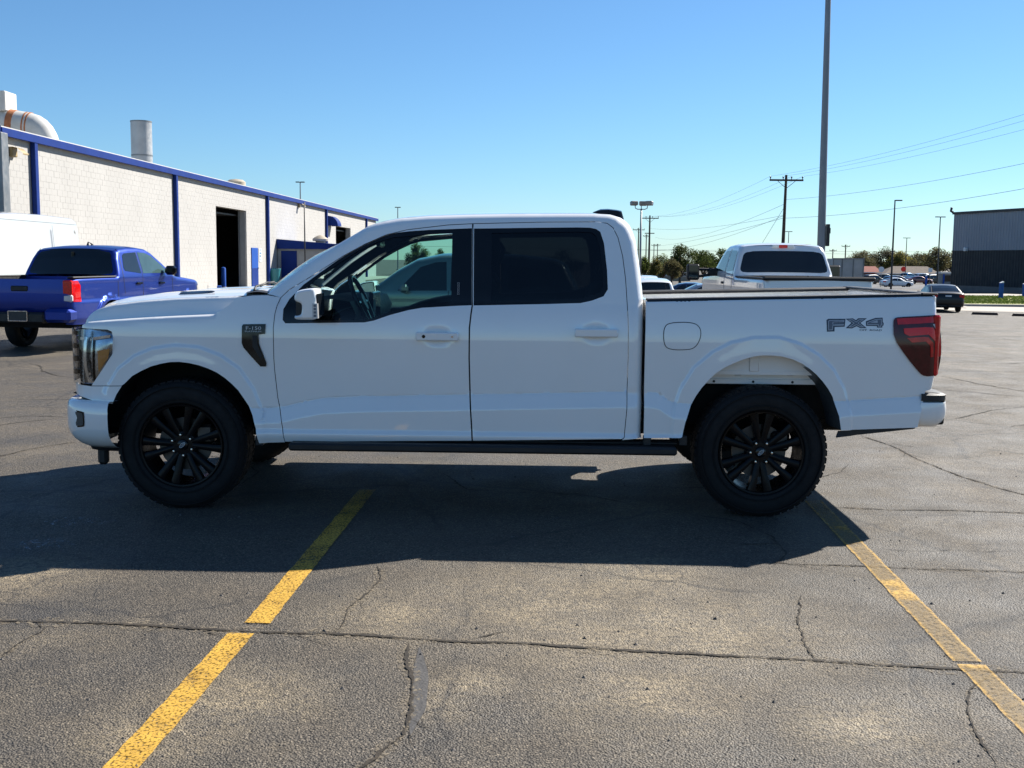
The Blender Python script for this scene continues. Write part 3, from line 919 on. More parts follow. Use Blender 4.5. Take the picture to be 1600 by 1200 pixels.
# fuel door
FD = chaikin(PL([(1046, 504), (1083, 503.5), (1094.5, 512), (1095, 527), (1088, 541), (1078, 546.5), (1046, 546.5), (1037, 538), (1037, 512)], S_base), 2)
side_panel(offset_poly(FD, -0.003), S_base, step=0.03, flange=0, lift=0.0012).build('fuel_door_gap', 'black_plastic', ba, True)
side_panel(offset_poly(FD, 0.002), S_base, step=0.03, flange=0.004, lift=0.0030).build('fuel_door', 'white_paint', ba, True)
# tail lights
TLo = chaikin(PL([(1395, 503), (1397, 497), (1403, 495.2), (1433, 493.8), (1466, 491.8), (1470.5, 494), (1470.7, 516), (1472.7, 530), (1472.5, 558), (1467, 584), (1462, 587.5), (1444, 588), (1436, 583), (1415, 557), (1396, 529)], S_base), 1)
RED1 = PL([(1411, 513), (1445, 511), (1457, 511.5), (1471.5, 529), (1471.5, 557), (1462, 558), (1462, 534), (1450, 522.5), (1420, 525), (1412, 521)], S_base)
RED2 = PL([(1416, 528), (1442, 526), (1450, 527), (1458, 536), (1458.5, 557.5), (1453, 558), (1453, 541), (1446, 533.5), (1424, 535)], S_base)
BAR = PL([(1400, 497.5), (1433, 496), (1469, 494), (1470, 503), (1434, 505.5), (1402, 507)], S_base)
REV = PL([(1457, 506.5), (1469, 505), (1470, 517), (1463, 516)], S_base)
TLs = lambda u, z: S_base(u, z) + 0.030 * sm((u - (BREAR[2][0] - 0.06)) / 0.08)
for fl, par in ((False, ba), (True, bb)):
    def put(poly, lift, name, mat, par_, fg=0.006):
        m = side_panel(poly, TLs, step=0.02, flange=fg, lift=lift)
        return (m.mirrored(W) if fl else m).build(name, mat, par_, True)
    tl = put(TLo, 0.010, 'tail_light', 'dark_red_lens', par, 0.05)
    put(RED1, 0.0135, 'lit_guide', 'bright_red_lens', tl)
    put(RED2, 0.0135, 'lit_guide', 'red_lens', tl)
    put(BAR, 0.0135, 'upper_lens', 'red_lens', tl)
    put(REV, 0.0140, 'reverse_lens', 'white_lens', tl)
    e = BREAR[3][0]
    m = MB().box(e - 0.03, e + 0.012, 0.055, 0.20, BREAR[5][1], BREAR[2][1], 0.012)
    (m.mirrored(W) if fl else m).build('rear_lens', 'red_lens', tl)
# off-road decal
def fx(x, y): return P(1270 + x / 12.308, 480 + y / 12.308, S_base)
def decal(pts, lift, mat, nm='decal'):
    side_panel([fx(*p) for p in pts], S_base, step=0.03, flange=0.0, lift=lift).build(nm, mat, ba, True)
Fo = [(262, 246), (300, 222), (628, 222), (612, 375), (420, 382), (416, 465), (270, 472)]
Xo = [(630, 222), (770, 214), (830, 250), (872, 212), (1040, 212), (915, 302), (1035, 402), (910, 402), (842, 366), (752, 408), (632, 402), (742, 302)]
Qo = [(1020, 270), (1200, 206), (1342, 200), (1345, 292), (1364, 300), (1358, 352), (1338, 356), (1334, 392), (1234, 392), (1232, 362), (1022, 360)]
Fi = [(292, 268), (318, 248), (605, 246), (598, 288), (392, 292), (390, 318), (596, 320), (592, 352), (388, 360), (384, 440), (296, 446)]
Xi = [(668, 240), (764, 232), (832, 276), (884, 234), (990, 230), (880, 304), (990, 384), (916, 384), (838, 342), (748, 388), (680, 384), (780, 304)]
Qi = [(1042, 290), (1208, 228), (1322, 220), (1326, 308), (1342, 316), (1338, 336), (1318, 340), (1314, 376), (1252, 374), (1250, 342), (1044, 340)]
Qh = [(1100, 296), (1230, 250), (1242, 252), (1244, 300)]
for o_, i_ in ((Fo, Fi), (Xo, Xi), (Qo, Qi)):
    decal(o_, 0.0010, 'decal_dark'); 
    ip = [fx(*p) for p in i_]
    side_panel(ip, S_base, step=0.03, flange=0, lift=0.0020).build('decal', 'decal_silver', ba, True)
    side_panel(offset_poly(ip, 0.0045), S_base, step=0.03, flange=0, lift=0.0030).build('decal', 'decal_grey', ba, True)
decal(Qh, 0.0040, 'decal_silver')
cu_, cz_ = fx(1112, 442)
s_ = float(S_base(np.array([cu_]), np.array([cz_]))[0])
text_mesh('OFF  ROAD', 0.0155, lambda a, b, d: (cu_ + a, s_ - 0.0012 - d, cz_ + b), ba, 'lettering', 'decal_dark', 1.75, 0.0006)
# rear bumper
rbz = lambda y: P(1462, y, v=0.05)[1]
ur0, ur1 = P(1440, 640, v=0.02)[0], P(1481.5, 640, v=0.06)[0]
rp = [(ur0, 0.035), (ur0 + 0.05, 0.028), (ur1 - 0.07, 0.035), (ur1 - 0.03, 0.055), (ur1 - 0.008, 0.10), (ur1 + 0.005, 0.22), (ur1 + 0.015, 0.6), (ur1 + 0.015, W / 2)]
def rsweep(prof, taper=0.0):
    pts = rp + [(u, W - v) for u, v in rp[::-1][1:]]
    rows = []
    for o, z in prof:
        row = []
        for i, (u, v) in enumerate(pts):
            a = pts[max(i - 1, 0)]; b = pts[min(i + 1, len(pts) - 1)]
            t = Vector((b[0] - a[0], b[1] - a[1])).normalized()
            k = taper * (z - rbz(628)) if i in (0, 1, len(pts) - 1, len(pts) - 2) else 0
            row.append((u + t.y * o + k, v - t.x * o, z))
        rows.append(row)
    return rows
rb = MB().grid(rsweep([(-0.03, rbz(627)), (0.004, rbz(629)), (0.010, rbz(640)), (0.006, rbz(652)), (-0.012, rbz(661)), (-0.05, rbz(668)), (-0.12, rbz(669))], 0.22)).build('rear_bumper', 'white_paint', TRUCK, True, 55)
rp = rp
MB().grid(rsweep([(-0.16, rbz(614.5)), (-0.02, rbz(615)), (0.003, rbz(617.5)), (0.003, rbz(626)), (-0.03, rbz(627.5))])).build('bumper_step_pad', 'black_plastic', rb, True, 40)
MB().box(ur0 + 0.0, ur1 - 0.02, 0.06, W - 0.06, rbz(664), rbz(618), 0.01).build('bumper_core', 'underbody', rb)
# black valance strips under the bed
vl = PL([(1307, 684.5), (1311, 673.5), (1360, 671.5), (1431, 668.5), (1430, 670.5), (1360, 678)], S_base)
both(side_panel(vl, lambda u, z: S_base(u, z) + 0.012, step=0.03, flange=0.04), 'valance', 'black_plastic', TRUCK)
# running boards and rocker
rbu0, rbu1 = P(451, 703, v=-0.06)[0], P(1058, 703, v=-0.06)[0]
z1, z0_ = P(750, 695.5, v=-0.06)[1], P(750, 708, v=-0.06)[1]
for fl in (False, True):
    y0, y1 = (-0.075, 0.13) if not fl else (W - 0.13, W + 0.075)
    r_ = MB().box(rbu0, rbu1, y0, y1, z0_, z1, 0.012).build('running_board', 'black_plastic', TRUCK)
    for u in (rbu0 + 0.3, 1.85, rbu1 - 0.3):
        ya, yb = (0.06, 0.4) if not fl else (W - 0.4, W - 0.06)
        MB().box(u - 0.04, u + 0.04, ya, yb, z0_ + 0.002, z1 + 0.10, 0.01).build('bracket', 'underbody', r_)
    rk = MB().box(P(408, 690, v=0)[0], P(1062, 690, v=0)[0], *((0.055, 0.16) if not fl else (W - 0.16, W - 0.055)), z1 - 0.005, P(700, 688, v=0.0)[1], 0.008)
    rk.build('rocker', 'black_plastic', TRUCK)
    for px in (1010, 1066, 404):
        uu, zz = P(px, 688, v=0.02)
        MB().box(uu - 0.02, uu + 0.03, *((0.012, 0.06) if not fl else (W - 0.06, W - 0.012)), zz - 0.035, zz + 0.03, 0.006).build('mud_guard', 'black_plastic', TRUCK)

# side mirrors -----------------------------------------------------------
mir = PL([(461, 457), (470, 452.5), (490, 449.8), (495, 453), (498, 499), (476, 499.5), (461, 499), (460, 493), (469.5, 491.5), (471.5, 488), (472, 477), (470, 474), (459.8, 470.5)], v=-0.27)
core = PL([(461.5, 459), (494, 456), (496, 497), (462, 497)], v=-0.27)
for fl, par in ((False, doors[0][0]), (True, doors[0][1])):
    def put(m, n_, mt, pr, sm_=False, an=None): return (m.mirrored(W) if fl else m).build(n_, mt, pr, sm_, an)
    m = MB(); n_ = len(mir)
    cx, cz = sum(p[0] for p in mir) / n_, sum(p[1] for p in mir) / n_
    def mm(a, b, d): return (cx + (a - cx) * d[1], d[0], cz + (b - cz) * d[1])
    cr = offset_poly(mir, 0.006); cc = chaikin(cr, 2); co = chaikin(mir, 2)
    rings = [[(a, -0.30, b) for a, b in chaikin(offset_poly(mir, 0.014), 2)], [(a, -0.294, b) for a, b in cc], [(a, -0.275, b) for a, b in co], [(a, -0.09, b) for a, b in co], [(a, -0.07, b) for a, b in cc]]
    m.grid([r + [r[0]] for r in rings])
    k = len(rings[0])
    tris = tri_panel([(p[0], p[2]) for p in rings[0]], (), 0.03)
    m.add([(a, -0.30, b) for a, b in tris[0]], [tuple(int(i) for i in t) for t in tris[1]])
    m.add([(a, -0.07, b) for a, b in chaikin(offset_poly(mir, 0.014), 2)], [tuple(range(k))])
    mr = put(m, 'side_mirror', 'white_paint', par, True, 35)
    q = offset_poly(core, 0.006)
    put(MB().prism(q, lambda a, b, d: (a, d, b), -0.285, -0.08), 'mirror_core', 'black_plastic', mr)
    uf = max(p[0] for p in core)
    put(MB().box(uf - 0.004, uf + 0.006, -0.285, -0.085, core[2][1] + 0.012, core[1][1] - 0.012, 0.004), 'mirror_glass', 'dark_glass', mr)  # near-black colour stands in for a dark reflection in the mirror
    sg = PL([(487.5, 474), (495.8, 474.2), (496.8, 497.5), (488.5, 497.8)], v=-0.30)
    put(MB().prism(sg, lambda a, b, d: (a, d, b), -0.304, -0.27), 'turn_signal', 'white_lens', mr)
    for j in range(4):
        zz = sg[0][1] + (sg[2][1] - sg[0][1]) * (j + 0.6) / 4.4
        put(MB().box(sg[0][0] + 0.010, sg[1][0] - 0.006, -0.3055, -0.30, zz - 0.008, zz + 0.006), 'lamp_segment', 'decal_grey', mr)
    au, az = P(480, 484, v=-0.06)
    put(MB().box(au - 0.035, au + 0.045, -0.09, 0.06, az - 0.03, az + 0.025, 0.015), 'mirror_arm', 'black_plastic', mr)

# wheels -----------------------------------------------------------------
def make_wheel(parent, loc, R=0.418, far=False, rim=0.268, width=0.275, rot=0.0, spokes=6, mat='wheel_black', loaded=True, detail=True):
    w = thing('wheel', None, None); w.parent = parent; w.location = loc
    if far: w.rotation_euler = (0, 0, PI)
    h = width / 2
    prof = [(-h + 0.035, rim - 0.004), (-h + 0.010, rim + 0.012), (-h + 0.002, rim + 0.045), (-h, (R + rim) / 2), (-h + 0.010, R - 0.035), (-h + 0.030, R - 0.012), (-h + 0.06, R - 0.003), (0, R), (h - 0.06, R - 0.003), (h - 0.03, R - 0.012), (h - 0.01, R - 0.035), (h, (R + rim) / 2), (h - 0.01, rim + 0.012), (h - 0.035, rim - 0.004)]
    t = MB().lathe(prof, 72)
    if detail:
        for k in range(54):
            a = 2 * PI * k / 54
            M = Matrix.Rotation(-a, 4, 'Y') @ Matrix.Translation((R - 0.006, 0, 0))
            for y0, y1, da in ((-h + 0.04, -h + 0.085, 0), (-0.04, 0.04, 0.03), (h - 0.085, h - 0.04, 0.05)):
                t.box(-0.012, 0.0065, y0, y1, -0.019 + da * 0.4, 0.019 + da * 0.4, 0.003, M)
        for rr in (rim + 0.03, rim + 0.036, (R + rim) / 2 + 0.035): t.lathe([(-h + 0.012, rr), (-h - 0.0035, rr + 0.001), (-h - 0.0035, rr + 0.004), (-h + 0.012, rr + 0.005)], 60)
    t.build('tyre', 'rubber', w, True, 35)
    r = MB().lathe([(-h + 0.022, rim + 0.002), (-h + 0.012, rim - 0.002), (-h + 0.014, rim - 0.012), (-h + 0.04, rim - 0.018), (h - 0.05, rim - 0.03), (h - 0.03, rim)], 60)
    r.lathe([(-h + 0.055, 0.0), (-h + 0.05, 0.06), (-h + 0.055, 0.085), (-h + 0.09, 0.095)], 36)
    for k in range(spokes):
        for sgn in (-1, 1):
            a0 = rot + 2 * PI * k / spokes
            pr, ps = 0.062, rim - 0.008
            da0, da1 = sgn * 0.20, sgn * (0.205 if spokes == 6 else 0.24)
            w0, w1 = 0.019, 0.023
            def pt(rad, ang, off, y):
                return (rad * math.cos(ang) - off * math.sin(ang), y, rad * math.sin(ang) + off * math.cos(ang))
            rows = []
            for i in range(7):
                q = i / 6
                rad = pr + (ps - pr) * q; ang = a0 + da0 * (1 - q) * 1.0 + da1 * q
                wd = w0 + (w1 - w0) * q + 0.008 * q ** 3
                yf = -h + 0.050 - 0.022 * math.sin(q * PI * 0.5) 
                rows.append([pt(rad, ang, -wd, yf + 0.045), pt(rad, ang, -wd * 0.9, yf + 0.006), pt(rad, ang, -wd * 0.45, yf), pt(rad, ang, wd * 0.45, yf), pt(rad, ang, wd * 0.9, yf + 0.006), pt(rad, ang, wd, yf + 0.045)])
            r.grid(rows)
    r.build('rim', mat, w, True, 40)
    if detail:
        c = MB().lathe([(-h + 0.052, 0.036), (-h + 0.040, 0.033), (-h + 0.037, 0.028), (-h + 0.036, 0.0)], 28).build('hub_cap', 'gloss_black', w, True, 40)
        ov = MB()
        ang = 0.75 if rot > 0.1 else 1.45
        ring = []
        for rr in (1.0, 0.86):
            ring.append([(0, 0, 0)] * 0)
        for j, (a_, b_) in enumerate(((0.024, 0.0105), (0.021, 0.008))):
            pts = []
            for i in range(25):
                q = 2 * PI * i / 24
                x, z = a_ * math.cos(q), b_ * math.sin(q)
                pts.append((x * math.cos(ang) - z * math.sin(ang), -h + 0.0345, x * math.sin(ang) + z * math.cos(ang)))
            ring[j] = pts
        ov.grid(ring)
        ov.build('emblem', 'letter_silver', c)
        text_mesh('Ford', 0.015, lambda a, b, d: ((a + b * 0.2) * math.cos(ang) - b * math.sin(ang), -h + 0.0350 - d, (a + b * 0.2) * math.sin(ang) + b * math.cos(ang)), c, 'lettering', 'letter_silver', 1.0, 0.0005)
        for k in range(6):
            a = rot + 2 * PI * (k + 0.5) / 6
            MB().lathe([(-h + 0.055, 0.0115), (-h + 0.030, 0.011), (-h + 0.024, 0.007), (-h + 0.023, 0)], 8, (0.0675 * math.cos(a), 0, 0.0675 * math.sin(a))).build('lug_nut', 'lug_chrome', w, True, 40)
        MB().lathe([(-0.03, 0.0), (-0.03, 0.172), (-0.01, 0.172), (-0.01, 0.0)], 40).build('brake_disc', 'brake_steel', w, True, 40)
        MB().box(0.07, 0.19, -0.06, 0.03, 0.0, 0.13, 0.02).build('brake_caliper', 'brake_steel', w)
    return w
HUB_Z = P(284.5, 701, v=0.06)[1]
TYRE_R = 0.420
for u in (0.0, WB):
    for fl in (False, True):
        y = 0.045 + 0.1375 if not fl else W - 0.045 - 0.1375
        make_wheel(TRUCK, (u, y, TYRE_R - 0.008), TYRE_R, fl, rot=(0.52 + 0.12 if u == 0 else 0.0) + PI / 2, width=0.275)

# wheel wells, underbody, axles -------------------------------------------
for u, r0 in ((0.0, 0.545), (WB, 0.56)):
    for fl in (False, True):
        if u == 0.0:
            pr = [(p[0], p[1] + 0.015) for p in ARCH_F]
        else:
            pr = [(p[0], p[1] + 0.02) for p in ARCH_R]
        if u == 0.0:
            m = MB().grid([[(a, 0.06, b) for a, b in pr], [(a, 0.42, b + 0.02) for a, b in pr]])
            m.add([(a, 0.42, b + 0.02) for a, b in pr], [tuple(range(len(pr)))])
            (m.mirrored(W) if fl else m).build('wheel_well', 'underbody', TRUCK, True)
        else:
            zf = P(1200, 599, v=0.26)[1]; ztop = P(1200, 545, v=0.26)[1]
            ua, ub = P(1085, 600, v=0.26)[0], P(1330, 600, v=0.26)[0]
            m = MB().box(ua, ub, 0.25, 0.27, zf, ztop + 0.05, 0.003)
            m.box(ua, ub, 0.235, 0.262, zf - 0.004, zf + 0.03, 0.004)
            for q in (0.25, 0.58): 
                x = ua + (ub - ua) * q
                m.box(x, x + 0.05, 0.238, 0.255, zf + 0.05, ztop + 0.03, 0.012)
            ip = (m.mirrored(W) if fl else m).build('bed_inner_panel', 'white_paint', TRUCK)
            for q in (0.12, 0.37, 0.62, 0.86):
                x = ua + (ub - ua) * q
                b_ = MB().lathe([(0.2345, 0.009), (0.231, 0.007), (0.231, 0)], 8, (x, 0, zf + 0.012))
                (b_.mirrored(W) if fl else b_).build('panel_plug', 'black_plastic', ip)
            lin = MB().grid([[(a + 0.01, 0.04, b) for a, b in ARCH_R[:7]], [(a - 0.03, 0.25, b + 0.0) for a, b in ARCH_R[:7]]])
            (lin.mirrored(W) if fl else lin).build('arch_liner', 'interior_trim', TRUCK, True)
            well = MB().box(ua - 0.05, ub + 0.05, 0.40, 0.44, 0.55, zf + 0.1)
            (well.mirrored(W) if fl else well).build('inner_shield', 'underbody', TRUCK)
ub_ = MB()
ub_.box(0.55, 3.05, 0.10, W - 0.10, 0.52, 0.62, 0.02)
for y in (0.48, W - 0.60): ub_.box(-0.7, 4.7, y, y + 0.10, 0.50, 0.68, 0.02)
ub_.box(-0.72, 0.50, 0.44, W - 0.44, 0.42, 1.10, 0.05)  # solid block in the engine bay, added to stop light passing through
ub_.box(1.0, 2.4, 0.30, 0.75, 0.38, 0.56, 0.05)
ub_.box(3.0, 3.3, 0.6, 1.4, 0.5, 0.8, 0.03)
ub_.build('chassis_and_light_block', 'underbody', TRUCK)
ax_ = MB()
for u in (0.0, WB):
    ax_.tube([(u, 0.2, 0.41), (u, W - 0.2, 0.41)], 0.045, 12)
    ax_.lathe([(-0.14, 0.03), (-0.09, 0.12), (0.0, 0.15), (0.09, 0.12), (0.14, 0.03)], 16, (u, W / 2, 0.41))
ax_.tube([(0.6, W / 2, 0.45), (WB, W / 2, 0.42)], 0.04, 10)
ax_.tube([(WB + 0.15, 0.34, 0.40), (WB + 0.25, 0.38, 0.85)], 0.03, 10)
ax_.tube([(WB - 0.7, 0.42, 0.62), (WB, 0.40, 0.48), (WB + 0.75, 0.42, 0.64)], 0.02, 6)
ax_.build('axles', 'underbody', TRUCK, True)
MB().tube([(1.2, 1.55, 0.46), (3.1, 1.55, 0.48), (4.0, 1.62, 0.62), (4.5, 1.75, 0.52), (4.68, 1.85, 0.5)], 0.04, 10).build('exhaust', 'brake_steel', TRUCK, True)
MB().lathe([(-0.32, 0.0), (-0.32, 0.10), (-0.3, 0.11), (0.3, 0.11), (0.32, 0.1), (0.32, 0)], 16, (2.7, 1.5, 0.5), 'x').build('muffler', 'brake_steel', TRUCK, True, 40)

# cabin ------------------------------------------------------------------
du0 = P(500, 480, v=0.5)[0]
beltz = ZB
dash = MB()
dr = []
for x, z in ((-0.42, beltz - 0.02), (-0.20, beltz + 0.03), (0.0, beltz + 0.035), (0.10, beltz + 0.02), (0.14, beltz - 0.06), (0.10, beltz - 0.25), (0.02, beltz - 0.45)):
    dr.append([(du0 + 0.16 + x, y, z + (0.02 * math.exp(-((y - 0.55) / 0.2) ** 2) if -0.1 < x < 0.12 else 0)) for y in np.linspace(0.14, W - 0.14, 15)])
dash.grid(dr); dash.build('dashboard', 'interior_dark', TRUCK, True, 50)
MB().box(du0 + 0.27, du0 + 0.30, 0.88, 1.24, beltz - 0.14, beltz + 0.06, 0.008).build('touch_screen', 'screen', TRUCK)
MB().box(du0 + 0.295, du0 + 0.302, 0.9, 1.0, beltz - 0.10, beltz + 0.01, 0.002).build('paper_tag', 'paper', TRUCK)
sw = MB()
scu, scz = P(566, 472, v=0.55)
tilt = math.radians(24)
def swp(a, r): return (scu + math.sin(tilt) * r * math.sin(a) * -1 * -1, 0.55 + r * math.cos(a), scz + math.cos(tilt) * r * math.sin(a))
def swp(a, r, off=0.0):
    lx, lz = -math.sin(tilt), math.cos(tilt)         # the wheel leans away from the driver at its top
    return (scu + lx * r * math.sin(a) - off * lz, 0.55 + r * math.cos(a), scz + lz * r * math.sin(a) + off * lx)
sw.tube([swp(2 * PI * i / 32, 0.185) for i in range(33)], 0.016, 8)
for a in (0, PI, -PI / 2): sw.tube([swp(a, 0.05), swp(a, 0.18)], 0.014, 6)
sw.tube([swp(0, 0.0), swp(0, 0.0, 0.30)], 0.04, 10)
stw = sw.build('steering_wheel', 'gloss_black', TRUCK, True, 50)
hubm = MB().lathe([(-0.02, 0.0), (-0.02, 0.06), (0.02, 0.065), (0.03, 0.0)], 16)
hubm.v = [tuple(Matrix.Translation((scu, 0.55, scz)) @ Matrix.Rotation(-tilt, 4, 'Y') @ Matrix.Rotation(PI / 2, 4, 'Z') @ Vector(p)) for p in hubm.v]
hubm.build('airbag_cover', 'interior_trim', stw, True, 40)
for y0 in (0.30, 1.22):
    st = thing('front_seat', None, None); st.parent = TRUCK
    us = P(722, 470, v=0.5)[0]
    MB().box(us - 0.55, us, y0, y0 + 0.52, 0.78, 0.98, 0.06).build('seat_cushion', 'seat_leather', st, True, 60)
    M = Matrix.Translation((us, y0 + 0.26, 0.92)) @ Matrix.Rotation(math.radians(14), 4, 'Y')
    MB().box(-0.07, 0.09, -0.25, 0.25, 0.0, 0.62, 0.06, M).build('seat_back', 'seat_leather', st, True, 60)
    MB().box(-0.04, 0.06, -0.14, 0.14, 0.66, 0.86, 0.045, M).build('headrest', 'seat_leather', st, True, 60)
    ps = MB()
    for yy in (-0.07, 0.07): ps.tube([M @ Vector((0.01, yy, 0.58)), M @ Vector((0.01, yy, 0.7))], 0.007, 6)
    ps.build('headrest_post', 'chrome', st)
us = P(925, 470, v=0.5)[0]
st = thing('rear_seat', None, None); st.parent = TRUCK
MB().box(us - 0.55, us, 0.2, W - 0.2, 0.78, 0.98, 0.06).build('seat_cushion', 'seat_leather', st, True, 60)
M = Matrix.Translation((us, W / 2, 0.92)) @ Matrix.Rotation(math.radians(10), 4, 'Y')
MB().box(-0.07, 0.09, -0.80, 0.80, 0.0, 0.55, 0.06, M).build('seat_back', 'seat_leather', st, True, 60)
for yy in (-0.5, 0.0, 0.5): MB().box(-0.04, 0.05, yy - 0.13, yy + 0.13, 0.57, 0.73, 0.04, M).build('headrest', 'seat_leather', st, True, 60)
part_box('cabin_floor', 'interior_dark', TRUCK, 0.62, 3.0, 0.12, W - 0.12, 0.66, 0.69)
part_box('center_console', 'interior_dark', TRUCK, du0 + 0.2, du0 + 1.1, 0.86, 1.17, 0.69, 1.06, b=0.03)
part_box('firewall', 'interior_dark', TRUCK, 0.55, 0.60, 0.12, W - 0.12, 0.62, beltz - 0.03)
mu, mz = P(590, 377, v=0.9)
MB().box(mu - 0.01, mu + 0.02, W / 2 - 0.13, W / 2 + 0.13, mz - 0.04, mz + 0.03, 0.012).build('rear_view_mirror', 'gloss_black', TRUCK)
# ================================================================== GROUND
def asphalt():
    m, nt, b = nodes_of('asphalt')
    p = pos(nt)
    big = noise(nt, p, 0.35, 3, 0.6)
    mid = noise(nt, p, 2.2, 4, 0.62)
    v1 = N(nt, 'ShaderNodeTexVoronoi', i_Scale=115.0); L(nt, p, v1.inputs['Vector'])
    v2 = N(nt, 'ShaderNodeTexVoronoi', i_Scale=190.0); L(nt, p, v2.inputs['Vector'])
    base = ramp(nt, big, [(0.30, (0.063, 0.054, 0.042)), (0.55, (0.089, 0.075, 0.057)), (0.75, (0.114, 0.094, 0.070))])
    base = mixc(nt, ramp(nt, mid, [(0.35, grey(0.0)), (0.7, grey(0.45))]), base, (0.126, 0.100, 0.069))
    # stones in the binder: each cell its own tone, dark binder between them
    sep = nt.nodes.new('ShaderNodeSeparateColor'); L(nt, v1.outputs['Color'], sep.inputs[0])
    st = ramp(nt, sep.outputs[0], [(0.0, grey(0.55)), (0.5, grey(1.0)), (0.82, grey(1.4)), (1.0, grey(2.3))])
    base = mixc(nt, 0.85, base, st, 'MULTIPLY')
    gap = ramp(nt, v1.outputs['Distance'], [(0.18, grey(1.08)), (0.5, grey(0.8)), (0.80, grey(0.25))])
    base = mixc(nt, 0.85, base, gap, 'MULTIPLY')
    sep2 = nt.nodes.new('ShaderNodeSeparateColor'); L(nt, v2.outputs['Color'], sep2.inputs[0])
    base = mixc(nt, 0.55, base, ramp(nt, sep2.outputs[1], [(0.0, grey(0.5)), (0.7, grey(1.0)), (1.0, grey(1.9))]), 'MULTIPLY')
    # blown sand lying in low spots
    sand = None
    for (px, py, r) in ((1075, 985, 0.62), (960, 1000, 0.45), (1150, 1000, 0.35), (860, 945, 0.6), (1000, 905, 0.4), (30, 902, 0.35), (735, 1070, 0.16), (700, 1100, 0.13), (360, 1090, 0.3), (250, 1140, 0.25), (1010, 1085, 0.35), (1350, 1130, 0.25), (620, 960, 0.35)):
        c = on_plane(px, py)
        vd = N(nt, 'ShaderNodeVectorMath', operation='DISTANCE'); L(nt, p, vd.inputs[0]); vd.inputs[1].default_value = (c.x, c.y, 0)
        g = ramp(nt, math_n(nt, 'DIVIDE', vd.outputs['Value'], r * 1.5), [(0.0, grey(1)), (1.0, grey(0))])
        sand = g if sand is None else math_n(nt, 'MAXIMUM', sand, g)
    wide = ramp(nt, noise(nt, p, 0.8, 3, 0.65), [(0.52, grey(0)), (0.8, grey(0.55))])
    sand = math_n(nt, 'MAXIMUM', sand, wide)
    grain = noise(nt, p, 34, 3, 0.75)
    sm_ = math_n(nt, 'MULTIPLY', sand, ramp(nt, grain, [(0.36, grey(0)), (0.66, grey(1))]))
    sm_ = math_n(nt, 'MULTIPLY', sm_, ramp(nt, noise(nt, p, 5, 2), [(0.3, grey(0.35)), (0.65, grey(1))]))
    base = mixc(nt, sm_, base, (0.36, 0.285, 0.175))
    # hairline cracking, denser in worn areas
    warp = N(nt, 'ShaderNodeTexNoise', i_Scale=7.0, i_Detail=3.0); L(nt, p, warp.inputs['Vector'])
    wv = N(nt, 'ShaderNodeVectorMath', operation='MULTIPLY_ADD'); L(nt, warp.outputs['Color'], wv.inputs[0]); wv.inputs[1].default_value = (0.22, 0.22, 0.0); L(nt, p, wv.inputs[2])
    cr = None
    for sc, th, lo in ((0.50, 0.011, 0.40), (2.0, 0.020, 0.50), (8.0, 0.03, 0.56)):
        ve = N(nt, 'ShaderNodeTexVoronoi', i_Scale=sc, feature='DISTANCE_TO_EDGE'); L(nt, wv.outputs[0], ve.inputs['Vector'])
        line = ramp(nt, ve.outputs['Distance'], [(0.0, grey(1)), (th, grey(0))])
        msk = ramp(nt, noise(nt, p, 0.5 if sc < 3 else 0.9, 1), [(lo, grey(0)), (lo + 0.12, grey(1))])
        line = math_n(nt, 'MULTIPLY', line, msk)
        cr = line if cr is None else math_n(nt, 'MAXIMUM', cr, line)
    base = mixc(nt, math_n(nt, 'MULTIPLY', cr, 0.8), base, (0.022, 0.019, 0.016))
    # old oil drips
    oil = ramp(nt, noise(nt, p, 0.75, 3, 0.55), [(0.54, grey(0)), (0.70, grey(0.5))])
    base = mixc(nt, oil, base, (0.03, 0.029, 0.028))
    L(nt, base, b.inputs['Base Color'])
    L(nt, ramp(nt, mid, [(0.3, grey(0.62)), (0.7, grey(0.85))]), b.inputs['Roughness'])
    b.inputs['Specular IOR Level'].default_value = 0.5
    h = math_n(nt, 'ADD', math_n(nt, 'MULTIPLY', math_n(nt, 'SUBTRACT', 1.0, v1.outputs['Distance']), 0.6), math_n(nt, 'MULTIPLY', noise(nt, p, 160, 1), 0.5))
    bump(nt, b, h, 1.0, 0.009)
    return m
asphalt()
def ground_like(name, c0, c1, rough=0.9, sc=3.0, bs=60, bmp=0.4):
    m, nt, b = nodes_of(name)
    p = pos(nt)
    c = ramp(nt, noise(nt, p, sc, 6, 0.6), [(0.3, c0), (0.7, c1)])
    v = N(nt, 'ShaderNodeTexVoronoi', i_Scale=bs); L(nt, p, v.inputs['Vector'])
    sp = nt.nodes.new('ShaderNodeSeparateColor'); L(nt, v.outputs['Color'], sp.inputs[0])
    c = mixc(nt, 0.6, c, ramp(nt, sp.outputs[0], [(0, grey(0.7)), (1, grey(1.3))]), 'MULTIPLY')
    L(nt, c, b.inputs['Base Color']); b.inputs['Roughness'].default_value = rough
    bump(nt, b, v.outputs['Distance'], bmp, 0.004)
    return m
ground_like('concrete', (0.30, 0.27, 0.23), (0.42, 0.385, 0.33), 0.85, 0.7, 40, 0.2)
ground_like('road_asphalt', (0.07, 0.07, 0.072), (0.10, 0.10, 0.10), 0.85, 0.4, 30)
ground_like('turf', (0.17, 0.20, 0.03), (0.26, 0.27, 0.06), 0.95, 0.8, 12)
ground_like('crack_fill', (0.010, 0.008, 0.006), (0.045, 0.034, 0.022), 0.95, 20, 90, 0.6)
ground_like('sealer', (0.045, 0.043, 0.042), (0.07, 0.066, 0.062), 0.7, 9, 80, 0.4)

